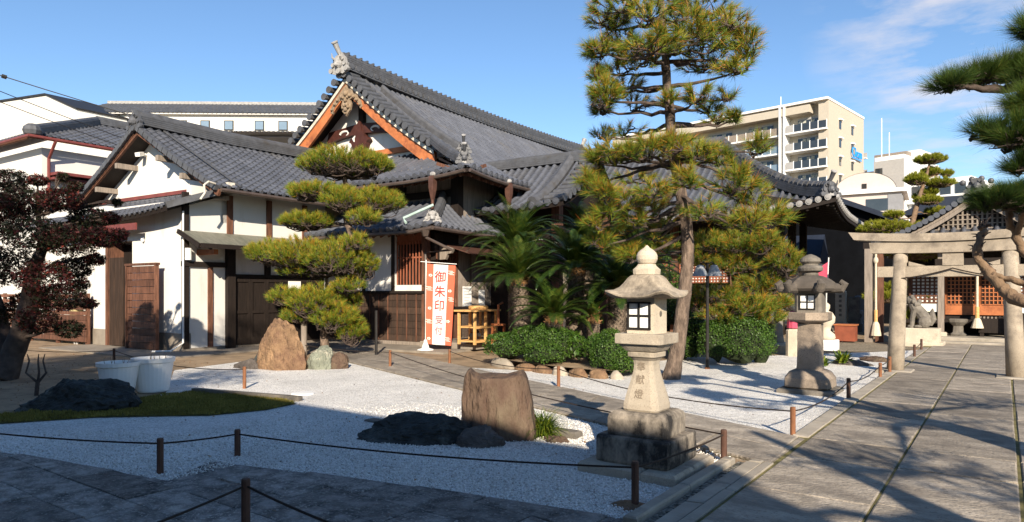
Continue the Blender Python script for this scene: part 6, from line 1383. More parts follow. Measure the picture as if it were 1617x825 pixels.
# ---------------------------------------------------------------- the tall pine
def big_pine():
    dd = 12.05; k = dd/1078
    tp = [(1058,603,.27),(1066,570,.215),(1074,520,.19),(1082,450,.175),(1086,400,.17),(1083,350,.16),(1074,300,.155),(1066,255,.15),(1060,215,.14),(1057,170,.13),(1053,130,.12),(1051,90,.105),(1047,45,.095),(1044,0,.085),(1040,-50,.07),(1036,-90,.05)]
    pts = [D(a, b, dd) for a, b, c in tp]; pts[0].z = -.03
    t = thing('pine_tree', 'tall old pine with straight scaly trunk and shaggy yellow green tiers, rising above the roofs', 'tree', (pts[0].x, pts[0].y, 0))
    tr, pp = trunk(t, pts, [c*.64 for a, b, c in tp], 'bark_pine', 16)
    P = Pine()
    pads = [  # px, py, half width px, half height px, tufts, depth offset m
     (1040,-30,95,30,55,0),(985,8,50,18,42,-.5),(958,32,34,26,34,.2),(1110,22,55,24,48,.3),(1150,40,34,18,24,-.4),(1030,22,40,14,18,-.9),
     (950,78,30,14,26,-.3),(985,70,45,18,40,.4),(1035,72,48,20,46,-.9),(1090,66,52,22,48,-.5),(1140,62,44,24,44,.3),(1178,78,24,36,36,-.2),(1120,100,48,14,26,.5),(1160,108,26,14,20,-.6),
     (975,110,34,16,22,.2),(940,118,14,12,10,-.2),(1010,96,40,14,20,.9),
     (955,152,26,24,40,-.4),(985,138,34,16,26,.3),(1000,165,30,16,10,.5),(948,172,16,14,14,.1),
     (1056,158,16,13,10,-.5),(1100,152,26,16,18,-.6),(1118,172,24,14,12,.4),
     (1162,185,17,14,14,-.2),(1196,232,22,18,20,-.3),(1130,190,20,12,8,.3),
     (950,212,30,10,10,.5),(990,205,40,10,9,.8),
     (945,248,26,18,30,-.2),(975,243,34,18,38,-.6),(1020,236,40,20,48,-.9),(1062,232,30,18,26,-1.0),(1100,240,36,18,36,-.5),(1140,248,30,18,30,.0),(1165,270,22,18,20,-.4),
     (930,285,22,22,26,-.2),(955,305,26,22,26,-.7),(990,318,30,20,24,-.4),(1028,330,30,20,22,-.2),(1000,280,34,14,12,.6),
     (1088,285,26,20,24,-1.1),(1110,330,30,22,22,-.7),(1160,292,34,22,32,-.5),(1185,310,28,24,28,-.2),(1215,345,34,26,38,-.2),(1150,345,32,22,22,.2),
     (945,350,24,16,16,-.4),(975,365,24,16,16,.1),(1035,372,22,14,10,.4),
     (962,330,26,18,26,-.5),(1003,350,26,16,22,-.3),(1030,302,28,14,22,-.9),(948,382,24,16,22,0),(1002,402,28,18,22,.2),(1050,352,22,14,14,.3),(1185,350,30,22,28,-.6),(1230,380,24,20,24,-.4),(1150,150,22,14,10,.4),(1080,40,50,20,30,-.6),
     (1120,385,34,24,28,-.1),(1165,392,38,26,36,-.4),(1205,385,30,24,30,-.5),(1240,415,28,32,46,-.6),(1180,430,40,24,34,-.1),(1130,430,32,26,26,.3),(1220,440,24,20,18,.1)]
    for (px, py, hw, hh, n, do) in pads:
        if py >= 375 and px > 1090: continue
        c = D(px, py, dd+do); z = c.z; root = nearest(pp, z-abs(c.x-pts[0].x)*.0-.12 if py < 260 else z+.35)
        P.pad(c, hw*k*1.05, hw*k*.9+.1, hh*k*1.15, int(n*(.95 if 225 < py < 400 else 1.2)), root, .042, .50 if py < 360 else .42, .011, .45)
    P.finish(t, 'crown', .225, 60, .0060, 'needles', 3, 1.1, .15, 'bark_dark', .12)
big_pine()
# ---------------------------------------------------------------- clipped cloud pine before the kitchen
def cloud_pine():
    b = V(-13.1, 11.3, 0); dd = 16.7; k = dd/1078
    t = thing('cloud_pine', 'clipped cloud pine with flat separate pads before the dark timber doors', 'tree', (b.x, b.y, 0))
    tp = [(516,562,.11),(512,530,.10),(520,490,.10),(545,450,.095),(570,420,.09),(560,385,.085),(548,350,.085),(543,320,.07),(546,295,.06),(541,272,.05)]
    pts = [D(a, c, dd) for a, c, r in tp]; pts[0].z = 0
    tr, pp = trunk(t, pts, [r for a, c, r in tp], 'bark_pine', 10)
    P = Pine()
    for (px, py, hw, hh, n, do) in [(545,262,70,21,170,0),(592,262,26,14,36,-.2),(503,258,28,13,40,.1),
       (500,305,42,14,80,-.2),(540,318,32,16,50,-.5),(590,322,46,20,120,.1),(470,300,14,10,16,0),(575,345,24,12,30,-.6),
       (486,352,42,13,80,.1),(455,350,10,8,12,.1),
       (430,402,38,18,80,.1),(475,405,50,22,110,-.2),(530,412,50,24,120,-.5),(570,420,26,24,60,-.2),(400,398,12,9,14,0),(490,430,50,10,40,.3),
       (455,470,30,14,50,-.1),(500,480,42,22,100,-.3),(530,505,36,20,70,-.5),(555,525,22,20,50,-.4),(550,452,24,12,26,-.5),(560,385,26,12,24,-.7),(475,500,28,12,30,-.1),(560,480,12,12,16,0)]:
        c = D(px, py, dd+do); root = nearest(pp, c.z-.1); P.pad(c, hw*k*1.08, hw*k*.85+.05, hh*k*1.45, int(n*3.4), root, .045, .52, .010, 1.0)
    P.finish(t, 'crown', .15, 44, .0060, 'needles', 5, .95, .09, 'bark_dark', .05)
    mb = MB(); p = D(594, 555, 16.3); mb.tube([V(p.x,p.y,0), V(p.x,p.y,1.1)], .035, 7); mb.build('support_pole', ['black_metal'], t)
    p = D(480, 560, 16.6); mb = MB(); mb.tube([V(p.x,p.y,0), V(p.x,p.y,.95)], .07, 8); mb.build('support_pole', ['timber_grey'], t)
cloud_pine()
# ---------------------------------------------------------------- small cloud pine behind the torii
def torii_pine():
    dd = 22.5; k = dd/1078; t_b = D(1440, 555, dd)
    t = thing('cloud_pine', 'slender leaning cloud pine with small light green pads behind the stone torii', 'tree', (t_b.x, t_b.y, 0))
    tp = [(1432,545,.12),(1428,470,.11),(1432,400,.10),(1438,365,.09),(1446,330,.08),(1455,300,.06),(1462,280,.05),(1468,258,.035)]
    pts = [D(a, c, dd) for a, c, r in tp]; pts[0].z = 0; tr, pp = trunk(t, pts, [r for a, c, r in tp], 'bark_tan', 9)
    P = Pine()
    for (px, py, hw, hh, n, do) in [(1469,253,23,9,60,0),(1447,285,17,12,50,-.2),(1470,273,16,9,36,.2),(1495,275,9,7,20,.1),(1485,290,22,10,44,-.1),(1468,304,14,8,26,.1),
       (1412,340,14,8,30,0),(1465,318,20,9,34,-.1),(1480,336,18,9,34,.2),(1455,312,14,8,20,.3),(1400,362,34,12,80,0),(1425,368,26,10,40,-.3),(1470,362,28,12,60,-.2),(1490,350,14,8,20,0),
       (1440,400,40,12,60,-.2),(1480,410,30,12,40,.1),(1470,440,16,8,20,.1),(1395,470,24,10,50,-.4),(1410,455,14,8,20,-.3),(1435,495,18,12,40,.1),(1470,470,20,9,36,.1),(1445,505,24,12,40,0)]:
        e_ = 1.25 if py > 355 else 1.
        c = D(px, py, dd+do); P.pad(c, hw*k*e_, hw*k*.9*e_, hh*k*e_, int(n*5*e_), nearest(pp, c.z-.1), .022, .55, .009, 1.0)
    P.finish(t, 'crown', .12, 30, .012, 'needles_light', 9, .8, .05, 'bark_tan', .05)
torii_pine()
# ---------------------------------------------------------------- pine reaching in from the right
def right_pine():
    b = V(3.1, 4.6, 0); t = thing('pine_tree', 'gnarled pine reaching in from beyond the right edge over the stone path', 'tree', b)
    pts = [b, V(3.0,4.7,.7), V(2.7,4.9,1.5), V(2.9,5.2,2.2), V(2.7,5.1,2.9), V(2.5,5.0,3.6), V(2.6,5.2,4.3)]
    tr, pp = trunk(t, pts, [.22,.19,.17,.15,.13,.10,.05], 'bark_pine', 12)
    P = Pine(); dd = 5.0; k = dd/1078
    def limb(path, r0, r1, m='bark_tan'):
        mb = MB(); q = []
        for a_, b_ in zip(path[:-1], path[1:]):
            for i in range(4): q.append(a_.lerp(b_, i/4)+V(random.uniform(-1,1), random.uniform(-1,1), random.uniform(-1,1))*.012)
        q.append(path[-1]); mb.tube(q, [r0+(r1-r0)*i/(len(q)-1)+random.uniform(-.004,.004) for i in range(len(q))], 9, rough=.25); return mb.build('limb', [m], t, True)
    # the bare twisted limb over the path
    limb([pts[2], D(1660,482,6.4), D(1617,478,6.6), D(1588,462,6.8), D(1570,440,6.9), D(1552,420,7.0), D(1541,398,7.0), D(1548,378,7.0), D(1553,365,7.0), D(1548,358,7.0)], .075, .028)
    limb([D(1640,462,6.6), D(1617,446,6.7), D(1592,440,6.8), D(1566,432,6.9)], .045, .026)
    limb([pts[3], D(1650,420,6.5), D(1617,400,6.6), D(1606,375,6.6), D(1594,352,6.6), D(1592,330,6.6)], .05, .03)
    limb([D(1606,375,6.6), D(1612,345,6.5), D(1618,330,6.4)], .03, .02)
    for a in ((1541,398),(1552,420),(1548,378),(1556,440),(1553,362),(1549,360)):
        p = D(*a, 7.0)
        for _ in range(5): e = p+V(random.uniform(-.10,.10), random.uniform(-.06,.06), random.uniform(.0,.13)); P.tw.tube([p, p.lerp(e,.6)+V(.01,0,.02), e], [.012,.008,.004], 5)
    limb([pts[4], D(1660,150,5.0), D(1615,138,5.0), D(1570,142,5.0), D(1530,140,5.0), D(1508,138,5.0)], .05, .015, 'bark_dark')
    limb([pts[4], D(1680,250,4.7), D(1617,235,4.6), D(1580,215,4.6)], .045, .012, 'bark_dark'); limb([pts[5], D(1700,60,5.0), D(1640,55,5.0), D(1612,50,5.0)], .04, .012, 'bark_dark')
    for (px, py, hw, hh, n, do, bi) in [(1500,132,26,12,26,0,.35),(1540,122,36,14,44,.1,.4),(1585,112,34,18,50,.1,.42),(1620,118,26,22,40,-.1,.42),
        (1562,205,26,14,22,-.3,.25),(1600,215,30,26,50,-.4,.35),(1622,165,24,24,40,-.4,.5),(1640,230,30,40,50,-.3,.35),(1610,262,18,14,16,-.4,.2),(1625,50,20,22,26,0,.3),(1640,100,30,30,30,.2,.4)]:
        c = D(px, py, dd+do); P.pad(c, hw*k*1.1, hw*k*1.3, hh*k*1.15, int(n*1.7), None, .02, bi, .007, .55)
    for (px, py, hw, hh, n) in [(1572,315,32,16,70),(1610,318,28,20,80),(1600,300,30,10,40),(1640,320,34,24,70),(1556,322,18,12,26)]:
        c = D(px, py, 6.3); P.pad(c, hw*6.3/1078, hw*6.3/1078*1.4, hh*6.3/1078, int(n*1.7), None, .02, .22, .007, .5)
    # crown parts outside the picture, they shade the path
    for (c, r_, n) in (((3.4,5.4,4.4),.9,90),((4.2,3.6,3.6),.9,90),((2.6,3.2,3.9),.5,40),((4.0,6.2,3.2),.8,70),((3.3,2.2,3.0),.6,40)): P.pad(c, r_, r_, .3, n, nearest(pp, c[2]-.4), .06, .4, .012)
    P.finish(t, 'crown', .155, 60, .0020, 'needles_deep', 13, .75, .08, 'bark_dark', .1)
right_pine()
def shade_pine():      # stands right of the path outside the picture; its limbs shade the slabs
    b = V(4.6, -.6, 0); t = thing('pine_tree', 'spreading pine right of the entrance, outside the right of the picture', 'tree', b)
    pts = [b, V(4.5,-.5,1.2), V(4.2,-.3,2.4), V(4.4,0,3.4), V(4.2,.1,4.6)]; tr, pp = trunk(t, pts, [.2,.17,.14,.11,.05], 'bark_pine', 10); P = Pine()
    for (c, r_, n) in (((3.2,.6,2.2),.45,26),((4.6,1.2,3.2),.6,40),((3.4,-1.2,3.6),.6,40),((5.2,0,4.2),.8,60),((2.7,1.9,2.9),.4,20)): P.pad(c, r_, r_, .16, n, nearest(pp, c[2]-.3), .07, .4, .012)
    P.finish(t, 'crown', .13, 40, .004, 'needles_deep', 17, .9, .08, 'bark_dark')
shade_pine()
def camphor():      # tall evergreen outside the picture behind the gate; it shades the maple
    b = V(-3.4, -8.2, 0); t = thing('broadleaf_tree', 'tall evergreen tree and added shade clump behind the temple gate, outside the picture', 'tree', b); trunk(t, [b, V(-3.5,-8.1,3), V(-3.2,-8.2,6), V(-3.4,-8,9)], [.35,.3,.22,.1], 'bark_dark', 10)
    cl = [((-3.4+random.uniform(-2.6,2.6), -8.2+random.uniform(-2,2), 9.6+random.uniform(-1.5,1.6)), (1.0,1.0,.7), 1) for _ in range(13)]+[((.5+random.uniform(-.9,.9), -8+random.uniform(-.6,.6), 8.6+random.uniform(-.6,.6)), (.8,.8,.6), .6) for _ in range(5)]  # second clump has no trunk: added out of view to shade the planters
    n = 9000; p, a, bb, nn, rs, idx = leafcloud(cl, n, .11, 77); vs = np.stack([p-bb*.4, p+bb*.4, p+a], 1).reshape(-1, 3); link_mesh('crown', vs, np.arange(n*3).reshape(-1, 3), None, rs.uniform(0, 1, n), ['hedge_leaf'], t)
# ---------------------------------------------------------------- maple at the left
def leafcloud(centres, n, size, seed, quad=False, flat=.3, bias=None):
    rs = np.random.RandomState(seed); C = np.array([c[0] for c in centres], float); Rr = np.array([c[1] for c in centres], float); w_ = np.array([c[2] for c in centres], float); w_ /= w_.sum()
    idx = rs.choice(len(C), n, p=w_); u = norm(rs.normal(size=(n, 3)))*rs.uniform(.35, 1, (n, 1))**.6; p = C[idx]+u*Rr[idx]
    nn = norm(rs.normal(size=(n, 3))*(1-flat)+np.array([0, 0, 1.])*flat*2); a = norm(np.cross(nn, rs.normal(size=(n, 3)))); b = np.cross(nn, a); s = size*rs.uniform(.6, 1.25, (n, 1))
    return p, a*s, b*s, nn*s, rs, idx
def maple():
    b = V(-14.3, 4.45, 0); dd = 12.2; t = thing('maple_tree', 'dark red leaved maple with leaning forked trunk at the left edge', 'tree', b); k = dd/1078
    pts = [V(b.x, b.y, -.03), D(20,560,dd), D(38,510,dd), D(48,470,dd), D(52,430,dd), D(66,390,dd), D(60,340,dd)]
    tr, pp = trunk(t, pts, [.27,.19,.17,.15,.12,.08,.04], 'bark_dark', 12)
    _, p2 = trunk(t, [D(14,575,dd+.1), D(4,520,dd+.2), D(-8,470,dd+.3), D(-30,420,dd+.3), D(-40,350,dd+.3)], [.15,.12,.10,.08,.05], 'bark_dark', 9, name='stem')
    mb = MB(); cl = []
    for (px, py, hw, hh, do, w_) in [(40,320,44,24,0,9),(95,315,34,18,-.3,7),(140,345,32,20,.2,7),(165,375,32,16,-.4,7),(110,380,44,24,-.6,8),(55,370,46,28,-.8,9),(10,340,36,40,.3,9),(-30,330,50,50,.2,10),
        (115,425,30,20,.2,6),(70,440,40,28,-.6,7),(20,420,40,30,-.2,7),(95,470,38,20,-.5,7),(60,505,30,22,-.7,5),(110,520,22,14,-.4,3),(150,410,16,10,0,2.5),(-20,420,40,40,.3,8),(15,285,30,18,.2,5),(60,285,16,9,0,2),(120,295,12,8,-.2,2),(100,280,9,7,.1,1.2),(190,370,12,8,-.3,1.6),(185,320,8,6,0,1),(40,480,26,20,.3,4),(140,480,14,8,-.2,1.5),(-10,500,30,26,.2,5),(175,345,14,10,0,2),(128,450,14,10,0,1.6)]:
        c = D(px, py, dd+do); cl.append((tuple(c), (hw*k, hw*k*1.0, hh*k), w_)); r_ = nearest(pp if px > -5 else p2, c.z-.25); pth = wob(bez(r_, r_.lerp(c, .5)+V(0,0,.15), c, 6), .03); mb.tube(pth, [.035*(1-.8*i/6) for i in range(7)], 6)
        for _ in range(5):
            e = c+V(random.uniform(-1,1)*hw*k, random.uniform(-1,1)*hw*k, random.uniform(-.8,.8)*hh*k); mb.tube(wob(bez(pth[4], pth[4].lerp(e,.5)+V(0,0,.05), e, 3), .012), [.012,.009,.006,.003], 4, cap=False)
    mb.build('branches', ['bark_dark'], t)
    n = 32000; p, a, bb, nn, rs, idx = leafcloud(cl, n, .042, 21, flat=.25)
    # palmate leaf: three pointed lobes
    tri = []
    for ang in (-.95, 0, .95):
        ca, sa = math.cos(ang), math.sin(ang); d = a*ca+bb*sa; s = -a*sa+bb*ca; tri.append(np.stack([p-s*.22, p+s*.22, p+d*1.15-nn*.15], 1))
    vs = np.stack(tri, 1).reshape(-1, 3); fs = np.arange(n*9).reshape(-1, 3); tone = np.repeat(np.clip(rs.beta(1.6, 2.2, n)+.18*np.sin(idx*2.3), 0, 1), 3); link_mesh('crown', vs, fs, None, tone, ['maple_leaf'], t)
maple()
camphor()
# ---------------------------------------------------------------- cycads
def cycad(px, py, hgt, r, nf, fl, label, seed, lean=(0, 0), dist=None, z0=.0, trunkless=False):
    q = G(px, py) if dist is None else D(px, py, dist); rs = random.Random(seed); nr = np.random.RandomState(seed); x, y = q.x, q.y
    t = thing('cycad', label, 'cycad', (x, y, z0)); top = V(x+lean[0], y+lean[1], z0+hgt)
    mb = MB(); N = 14; vs = []; rows = max(4, int(hgt/.045))
    mb.tube([V(x,y,z0), V(x,y,z0).lerp(top,.5), top], [r*.92, r, r*.85], 12, 0)
    for i in range(rows):
        f = (i+.3)/rows; c = V(x,y,z0).lerp(top, f)
        for j in range(N):
            a = 2*math.pi*(j+(i % 2)*.5)/N+rs.uniform(-.1,.1); d = V(math.cos(a), math.sin(a), 0); s = V(-d.y, d.x, 0); p = c+d*r*.93; w_ = r*.16
            mb.add([p-s*w_-V(0,0,.02), p+s*w_-V(0,0,.02), p+d*.035+V(0,0,.03)+s*w_*.4, p+d*.035+V(0,0,.03)-s*w_*.4, p+V(0,0,.045)], [(0,1,2,3),(3,2,4)], 0, rs.random())
    mb.build('trunk', ['bark_cycad'], t)
    mb = MB(); mb.lathe((top.x, top.y, top.z-.06), [(r*.9,0),(r*1.1,.06),(r*.9,.15),(r*.4,.22),(.01,.24)], 12); 
    for j in range(30): a = rs.random()*6.28; d = V(math.cos(a), math.sin(a), rs.uniform(.1,1.2)); p = top+V(d.x*r*.8, d.y*r*.8, rs.uniform(-.05,.1)); mb.tube([p, p+d*.09], [.014,.004], 4)
    mb.build('crown_base', ['cycad_fur'], t)
    L, W, A = [], [], []
    V0 = []; F0 = []; T0 = []; st = MB()
    for k in range(nf):
        az = k*2.39996+rs.uniform(-.2,.2); e0 = math.radians(80-66*(k/nf)+rs.uniform(-8,8)); l = fl*rs.uniform(.8,1.1); M_ = 18; pts = []; p = top+V(0,0,.06); e = e0; tone_f = rs.uniform(-.15,.2)
        for i in range(M_+1):
            pts.append(p.copy()); p = p+V(math.cos(az)*math.cos(e), math.sin(az)*math.cos(e), math.sin(e))*(l/M_); e -= math.radians(2.6+2.2*(i/M_))*(.5+.8*math.cos(e0)**.5)
        st.tube(pts, [.012*(1-.75*i/M_) for i in range(M_+1)], 4, 0, False)
        side = V(-math.sin(az), math.cos(az), 0)
        for i in range(3, 2*M_+1):
            f = i/(2*M_); j = min(M_-1, int(f*M_)); o = pts[j].lerp(pts[j+1], f*M_-j); tg = (pts[j+1]-pts[j]).normalized(); up = side.cross(tg); up = up if up.z > 0 else -up
            ll = fl*.155*math.sin(math.pi*min(1, .12+f*.93))**.6
            for sg in (-1, 1):
                d = (side*sg*.86+tg*.48+up*.26).normalized(); tip = o+d*ll-V(0,0,ll*.12); wv = tg*(.0075+.004*fl); b0 = len(V0)
                md = o+d*ll*.5+up*.006
                V0 += [tuple(o-wv*.6), tuple(o+wv*.6), tuple(md+wv), tuple(tip), tuple(md-wv)]; F0.append((b0, b0+1, b0+2, b0+4)); F0.append((b0+4, b0+2, b0+3, b0+3)); tv = min(1, max(0, .45+tone_f+rs.uniform(-.2,.2)+.15*(1-k/nf))); T0 += [tv, tv]
    F0 = [f if f[2] != f[3] else f[:3] for f in F0]
    link_mesh('fronds', np.array(V0), F0, None, T0, ['cycad_leaf'], t); st.build('frond_stems', ['cycad_leaf'], t)
cycad(905, 560, 1.95, .19, 64, 1.3, 'tall cycad with thick scaly trunk, in the middle of the planting bed', 1, (.05,.05), 14.6)
cycad(832, 560, 1.74, .2, 60, 1.35, 'leaning cycad at the left of the planting bed with brown crown base beside the reception', 2, (-.15,-.1), 15.4)
cycad(874, 565, .95, .16, 44, 1.05, 'low cycad with orange brown crown base in front of the tall one', 3, (0,0), 13.9)
cycad(937, 566, .95, .12, 20, .7, 'small upright cycad between the tall trunk and the pale lantern', 4, (0,0), 14.0)
cycad(972, 560, 1.5, .2, 54, 1.25, 'cycad with two fold wide trunk behind the pale lantern', 5, (.05,0), 14.3)
cycad(815, 545, 2.6, .2, 60, 1.5, 'tallest cycad at the back of the bed, its fronds against the porch roof', 6, (.0,.0), 17.2)
cycad(1000, 552, 2.0, .2, 50, 1.35, 'cycad in the shade at the back of the bed, right of the tall trunk', 7, (.1,.1), 16.2)
cycad(925, 545, 2.75, .2, 50, 1.4, 'shaded tall cycad at the back of the bed below the porch ridge', 8, (0,0), 17.6)
# ---------------------------------------------------------------- clipped hedges and bushes
def bush(name, label, cat, lobes, n, leaf, seed, m='hedge_leaf', core=True, flat=.2, upw=0, group=None):
    base = lobes[0][0]; t = thing(name, label, cat, (base[0], base[1], 0), None, group)
    from mathutils import noise as mn
    rs = np.random.RandomState(seed); w_ = np.array([r[0]*r[2]+r[1]*r[2] for c, r in lobes]); idx = rs.choice(len(lobes), n, p=w_/w_.sum()); C = np.array([c for c, r in lobes], float)[idx]; Rr = np.array([r for c, r in lobes], float)[idx]
    u = norm(rs.normal(size=(n, 3))); u[:, 2] = np.where(u[:, 2] < -.5, -u[:, 2], u[:, 2]); nz_ = np.array([mn.noise(V(*(q*2.6))+V(seed, 0, 0)) for q in u]); rad = (1+.16*nz_)*rs.uniform(.86, 1.04, n); p = C+u*Rr*rad[:, None]
    p[:, 2] = np.maximum(p[:, 2], .02); nn = norm(u+rs.normal(size=(n, 3))*.75); a = norm(np.cross(nn, rs.normal(size=(n, 3)))); b = np.cross(nn, a); s = leaf*rs.uniform(.6, 1.3, (n, 1))
    vs = np.stack([p-a*s*.2, p+b*s*.34+a*s*.4, p+a*s*1.1, p-b*s*.34+a*s*.4], 1).reshape(-1, 3); fs = np.arange(n*4).reshape(-1, 4)
    tone = np.clip(.45+.3*nz_+rs.normal(0, .2, n), 0, 1); link_mesh('foliage', vs, fs, None, tone, [m], t)
    mb = MB()
    for k, (c, r) in enumerate(lobes): rock(mb, (c[0], c[1], c[2]), (r[0]*.84, r[1]*.84, r[2]*.84), seed+k, 3, 0, .25)
    mb.build('inner_core', ['hedge_core'], t)  # solid dark core put in behind the leaves to block the gaps
def lobe(px, py, d, hw, hh, dep=None): c = D(px, py, d); k = d/1078; return ((c.x, c.y, c.z), (hw*k, (dep or hw)*k, hh*k))
bush('hedge', 'low clipped green hedge on the stone edged bed before the cycads', 'hedge', [lobe(800,548,14.2,36,24,34),lobe(845,542,14.0,44,30,36),lobe(880,548,13.6,34,32,34),lobe(860,560,13.3,34,22,26)], 15000, .030, 31)
bush('hedge', 'rounded bright green clipped bush left of the pale lantern base', 'hedge', [lobe(968,560,12.5,38,38,34),lobe(985,572,12.4,26,28,26),lobe(945,552,12.9,24,24,24)], 13000, .026, 33)
bush('bush', 'clipped green bush right of the tall pine trunk', 'bush', [lobe(1092,535,15.6,26,40,26),lobe(1080,552,15.4,24,22,24)], 7000, .03, 35)
bush('bush', 'broad dark bush in the shade behind the garden lamp', 'bush', [lobe(1165,536,14.3,50,46,34),lobe(1200,542,14.8,24,40,24),lobe(1130,542,14.4,28,40,24)], 15000, .032, 37)
bush('bush', 'dense dark evergreen mass behind the cycads and the tall pine', 'bush', [lobe(1010,440,18.4,60,70,30),lobe(1060,480,18.2,40,50,26),lobe(930,430,18.9,40,70,26)], 8000, .05, 39)
# low shaggy pine behind the lamp
def low_pine():
    dd = 14.9; k = dd/1078; b = D(1170, 560, dd); t = thing('pine_tree', 'low shaggy pine with drooping brown tipped boughs behind the garden lamp', 'tree', (b.x, b.y, 0))
    tr, pp = trunk(t, [V(b.x,b.y,0), D(1165,520,dd), D(1172,480,dd), D(1160,440,dd), D(1168,400,dd), D(1160,360,dd)], [.10,.09,.08,.07,.05,.03], 'bark_pine', 9); P = Pine()
    for (px, py, hw, hh, n, do) in [(1120,388,34,22,40,-.2),(1165,385,38,26,48,-.5),(1205,385,30,24,40,-.7),(1240,418,28,32,54,-.8),(1110,415,36,22,40,0),(1160,420,40,24,48,-.3),(1200,450,40,24,52,-.4),(1130,465,40,22,46,-.5),(1180,485,44,22,56,-.7),(1100,480,28,22,34,-.2),(1225,480,24,20,30,-.5),(1210,500,30,16,34,-.6),(1140,500,36,18,30,-.6),(1150,520,40,18,26,.5),(1190,515,34,18,22,.4),(1045,390,26,20,20,.6),(1020,410,28,20,20,.8),(975,395,26,22,20,.8)]:
        c = D(px, py, dd+do); P.pad(c, hw*k, hw*k*.9, hh*k, int(n*1.6), nearest(pp, c.z), .035, .40, .010)
    P.finish(t, 'crown', .19, 56, .0062, 'needles', 23, 1.0, .2, 'bark_dark')
low_pine()
# ---------------------------------------------------------------- bed edging stones, small plants, moss
def edging():
    e = [G(775,577), G(815,584), G(872,592), G(930,598), G(985,600), G(1030,590)]; i = 0
    segs = [(0,.0,1),(1,.0,.5),(1,.5,1),(2,0,.45),(2,.45,1),(3,0,.6),(3,.6,1)]
    labs = ['long tan edging stone at the left end of the planted bed','short tan edging stone below the left of the hedge','pale edging stone under the middle of the hedge','square edging stone below the right of the hedge','edging stone in front of the tall cycad trunk','edging stone between the hedge and the round bush','dark squared edging stone beside the round bush']
    for (k, a, b), lab in zip(segs, labs):
        p, q = e[k].lerp(e[k+1], a), e[k].lerp(e[k+1], b); m_ = (p+q)/2; mb = MB(); rock(mb, (0,0,0), ((q-p).length*.56, .15, random.uniform(.17,.24)), 70+i, 3, 0, .18, cuts=(((0,0,1),.75),((0,-1,0),.75),((1,0,0),.85),((-1,0,0),.85))); rm = Matrix.Translation((m_.x, m_.y, .02)) @ Matrix.Rotation(math.atan2(q.y-p.y, q.x-p.x), 4, 'Z'); mb.v = [tuple(rm @ V(*v)) for v in mb.v]
        tag(mb.build('edging_stone', ['rock_tan' if i % 3 else 'granite'], None, True), lab, 'edging stone', 'edging stones of the bed'); i += 1
    mb = MB(); pts = [(q.x, q.y+.15, .14) for q in e]+[(-5.6,12.6,.14),(-9.5,15.3,.14)]; mb.add(pts, [tuple(range(len(pts)))]); tag(mb.build('bed_soil', ['soil'], base=(0,0,0)), kind='structure')
edging()
def blades(name, label, cat, c, n, l, w_, m, seed, spread=.9, kind=None):
    rs = np.random.RandomState(seed); vs = []; fs = []; tn = []
    for i in range(n):
        a = rs.uniform(0, 6.283); e = math.radians(rs.uniform(30, 88)); ll = l*rs.uniform(.6, 1.1); p = V(c[0]+rs.normal()*.04, c[1]+rs.normal()*.04, c[2]); side = V(-math.sin(a), math.cos(a), 0)*w_; b0 = len(vs); K = 6
        for k in range(K+1):
            q = side*(1-(k/K)**2); vs += [tuple(p-q), tuple(p+q)]; p = p+V(math.cos(a)*math.cos(e), math.sin(a)*math.cos(e), math.sin(e))*(ll/K); e -= math.radians(rs.uniform(10, 24))*spread
        fs += [(b0+2*k, b0+2*k+1, b0+2*k+3, b0+2*k+2) for k in range(K)]; tn += [float(np.clip(rs.normal(.5, .25), 0, 1))]*K
    return tag(link_mesh(name, np.array(vs), fs, None, tn, [m]), label, cat)
q = G(848, 692); blades('grass_clump', 'bright green arching grass clump at the right foot of the upright brown rock', 'grass clump', (q.x, q.y+.1, .0), 620, .42, .006, 'grass_blade', 4)
q = G(862, 700); put_rock('small brown stone under the grass clump', (q.x+.05, q.y+.1), (.18,.12,.09), 81, 'rock_brown')
q = G(1330, 577); blades('leafy_plant', 'young light green leafy plant by low stones right of the weathered lantern', 'plant', (q.x, q.y, .05), 60, .35, .03, 'grass_blade', 6, .5)
q = G(1300, 580); blades('leafy_plant', 'small light green plant just behind the right of the weathered lantern pillar', 'plant', (q.x, q.y, .03), 40, .28, .03, 'grass_blade', 7, .5)
q = D(912, 545, 13.3); bush('leafy_plant', 'small light green broad leaved plant between the hedge and the round bush', 'plant', [((q.x, q.y, .45), (.16,.16,.3))], 260, .07, 41, 'hedge_leaf')
q = G(57, 625)
mb = MB()
for s_ in (-1, 1, .3): p = V(q.x, q.y, 0); mb.tube([p, p+V(.03*s_,.02,.2), p+V(.12*s_,.09*s_,.34), p+V(.08*s_,.06*s_,.52), p+V(.1*s_,.08*s_,.62)], [.03,.022,.016,.012,.006], 6, rough=.3)
tag(mb.build('bare_sapling', ['bark_dark']), 'small bare twisted sapling in the dirt between the maple and the dark green rock', 'sapling')
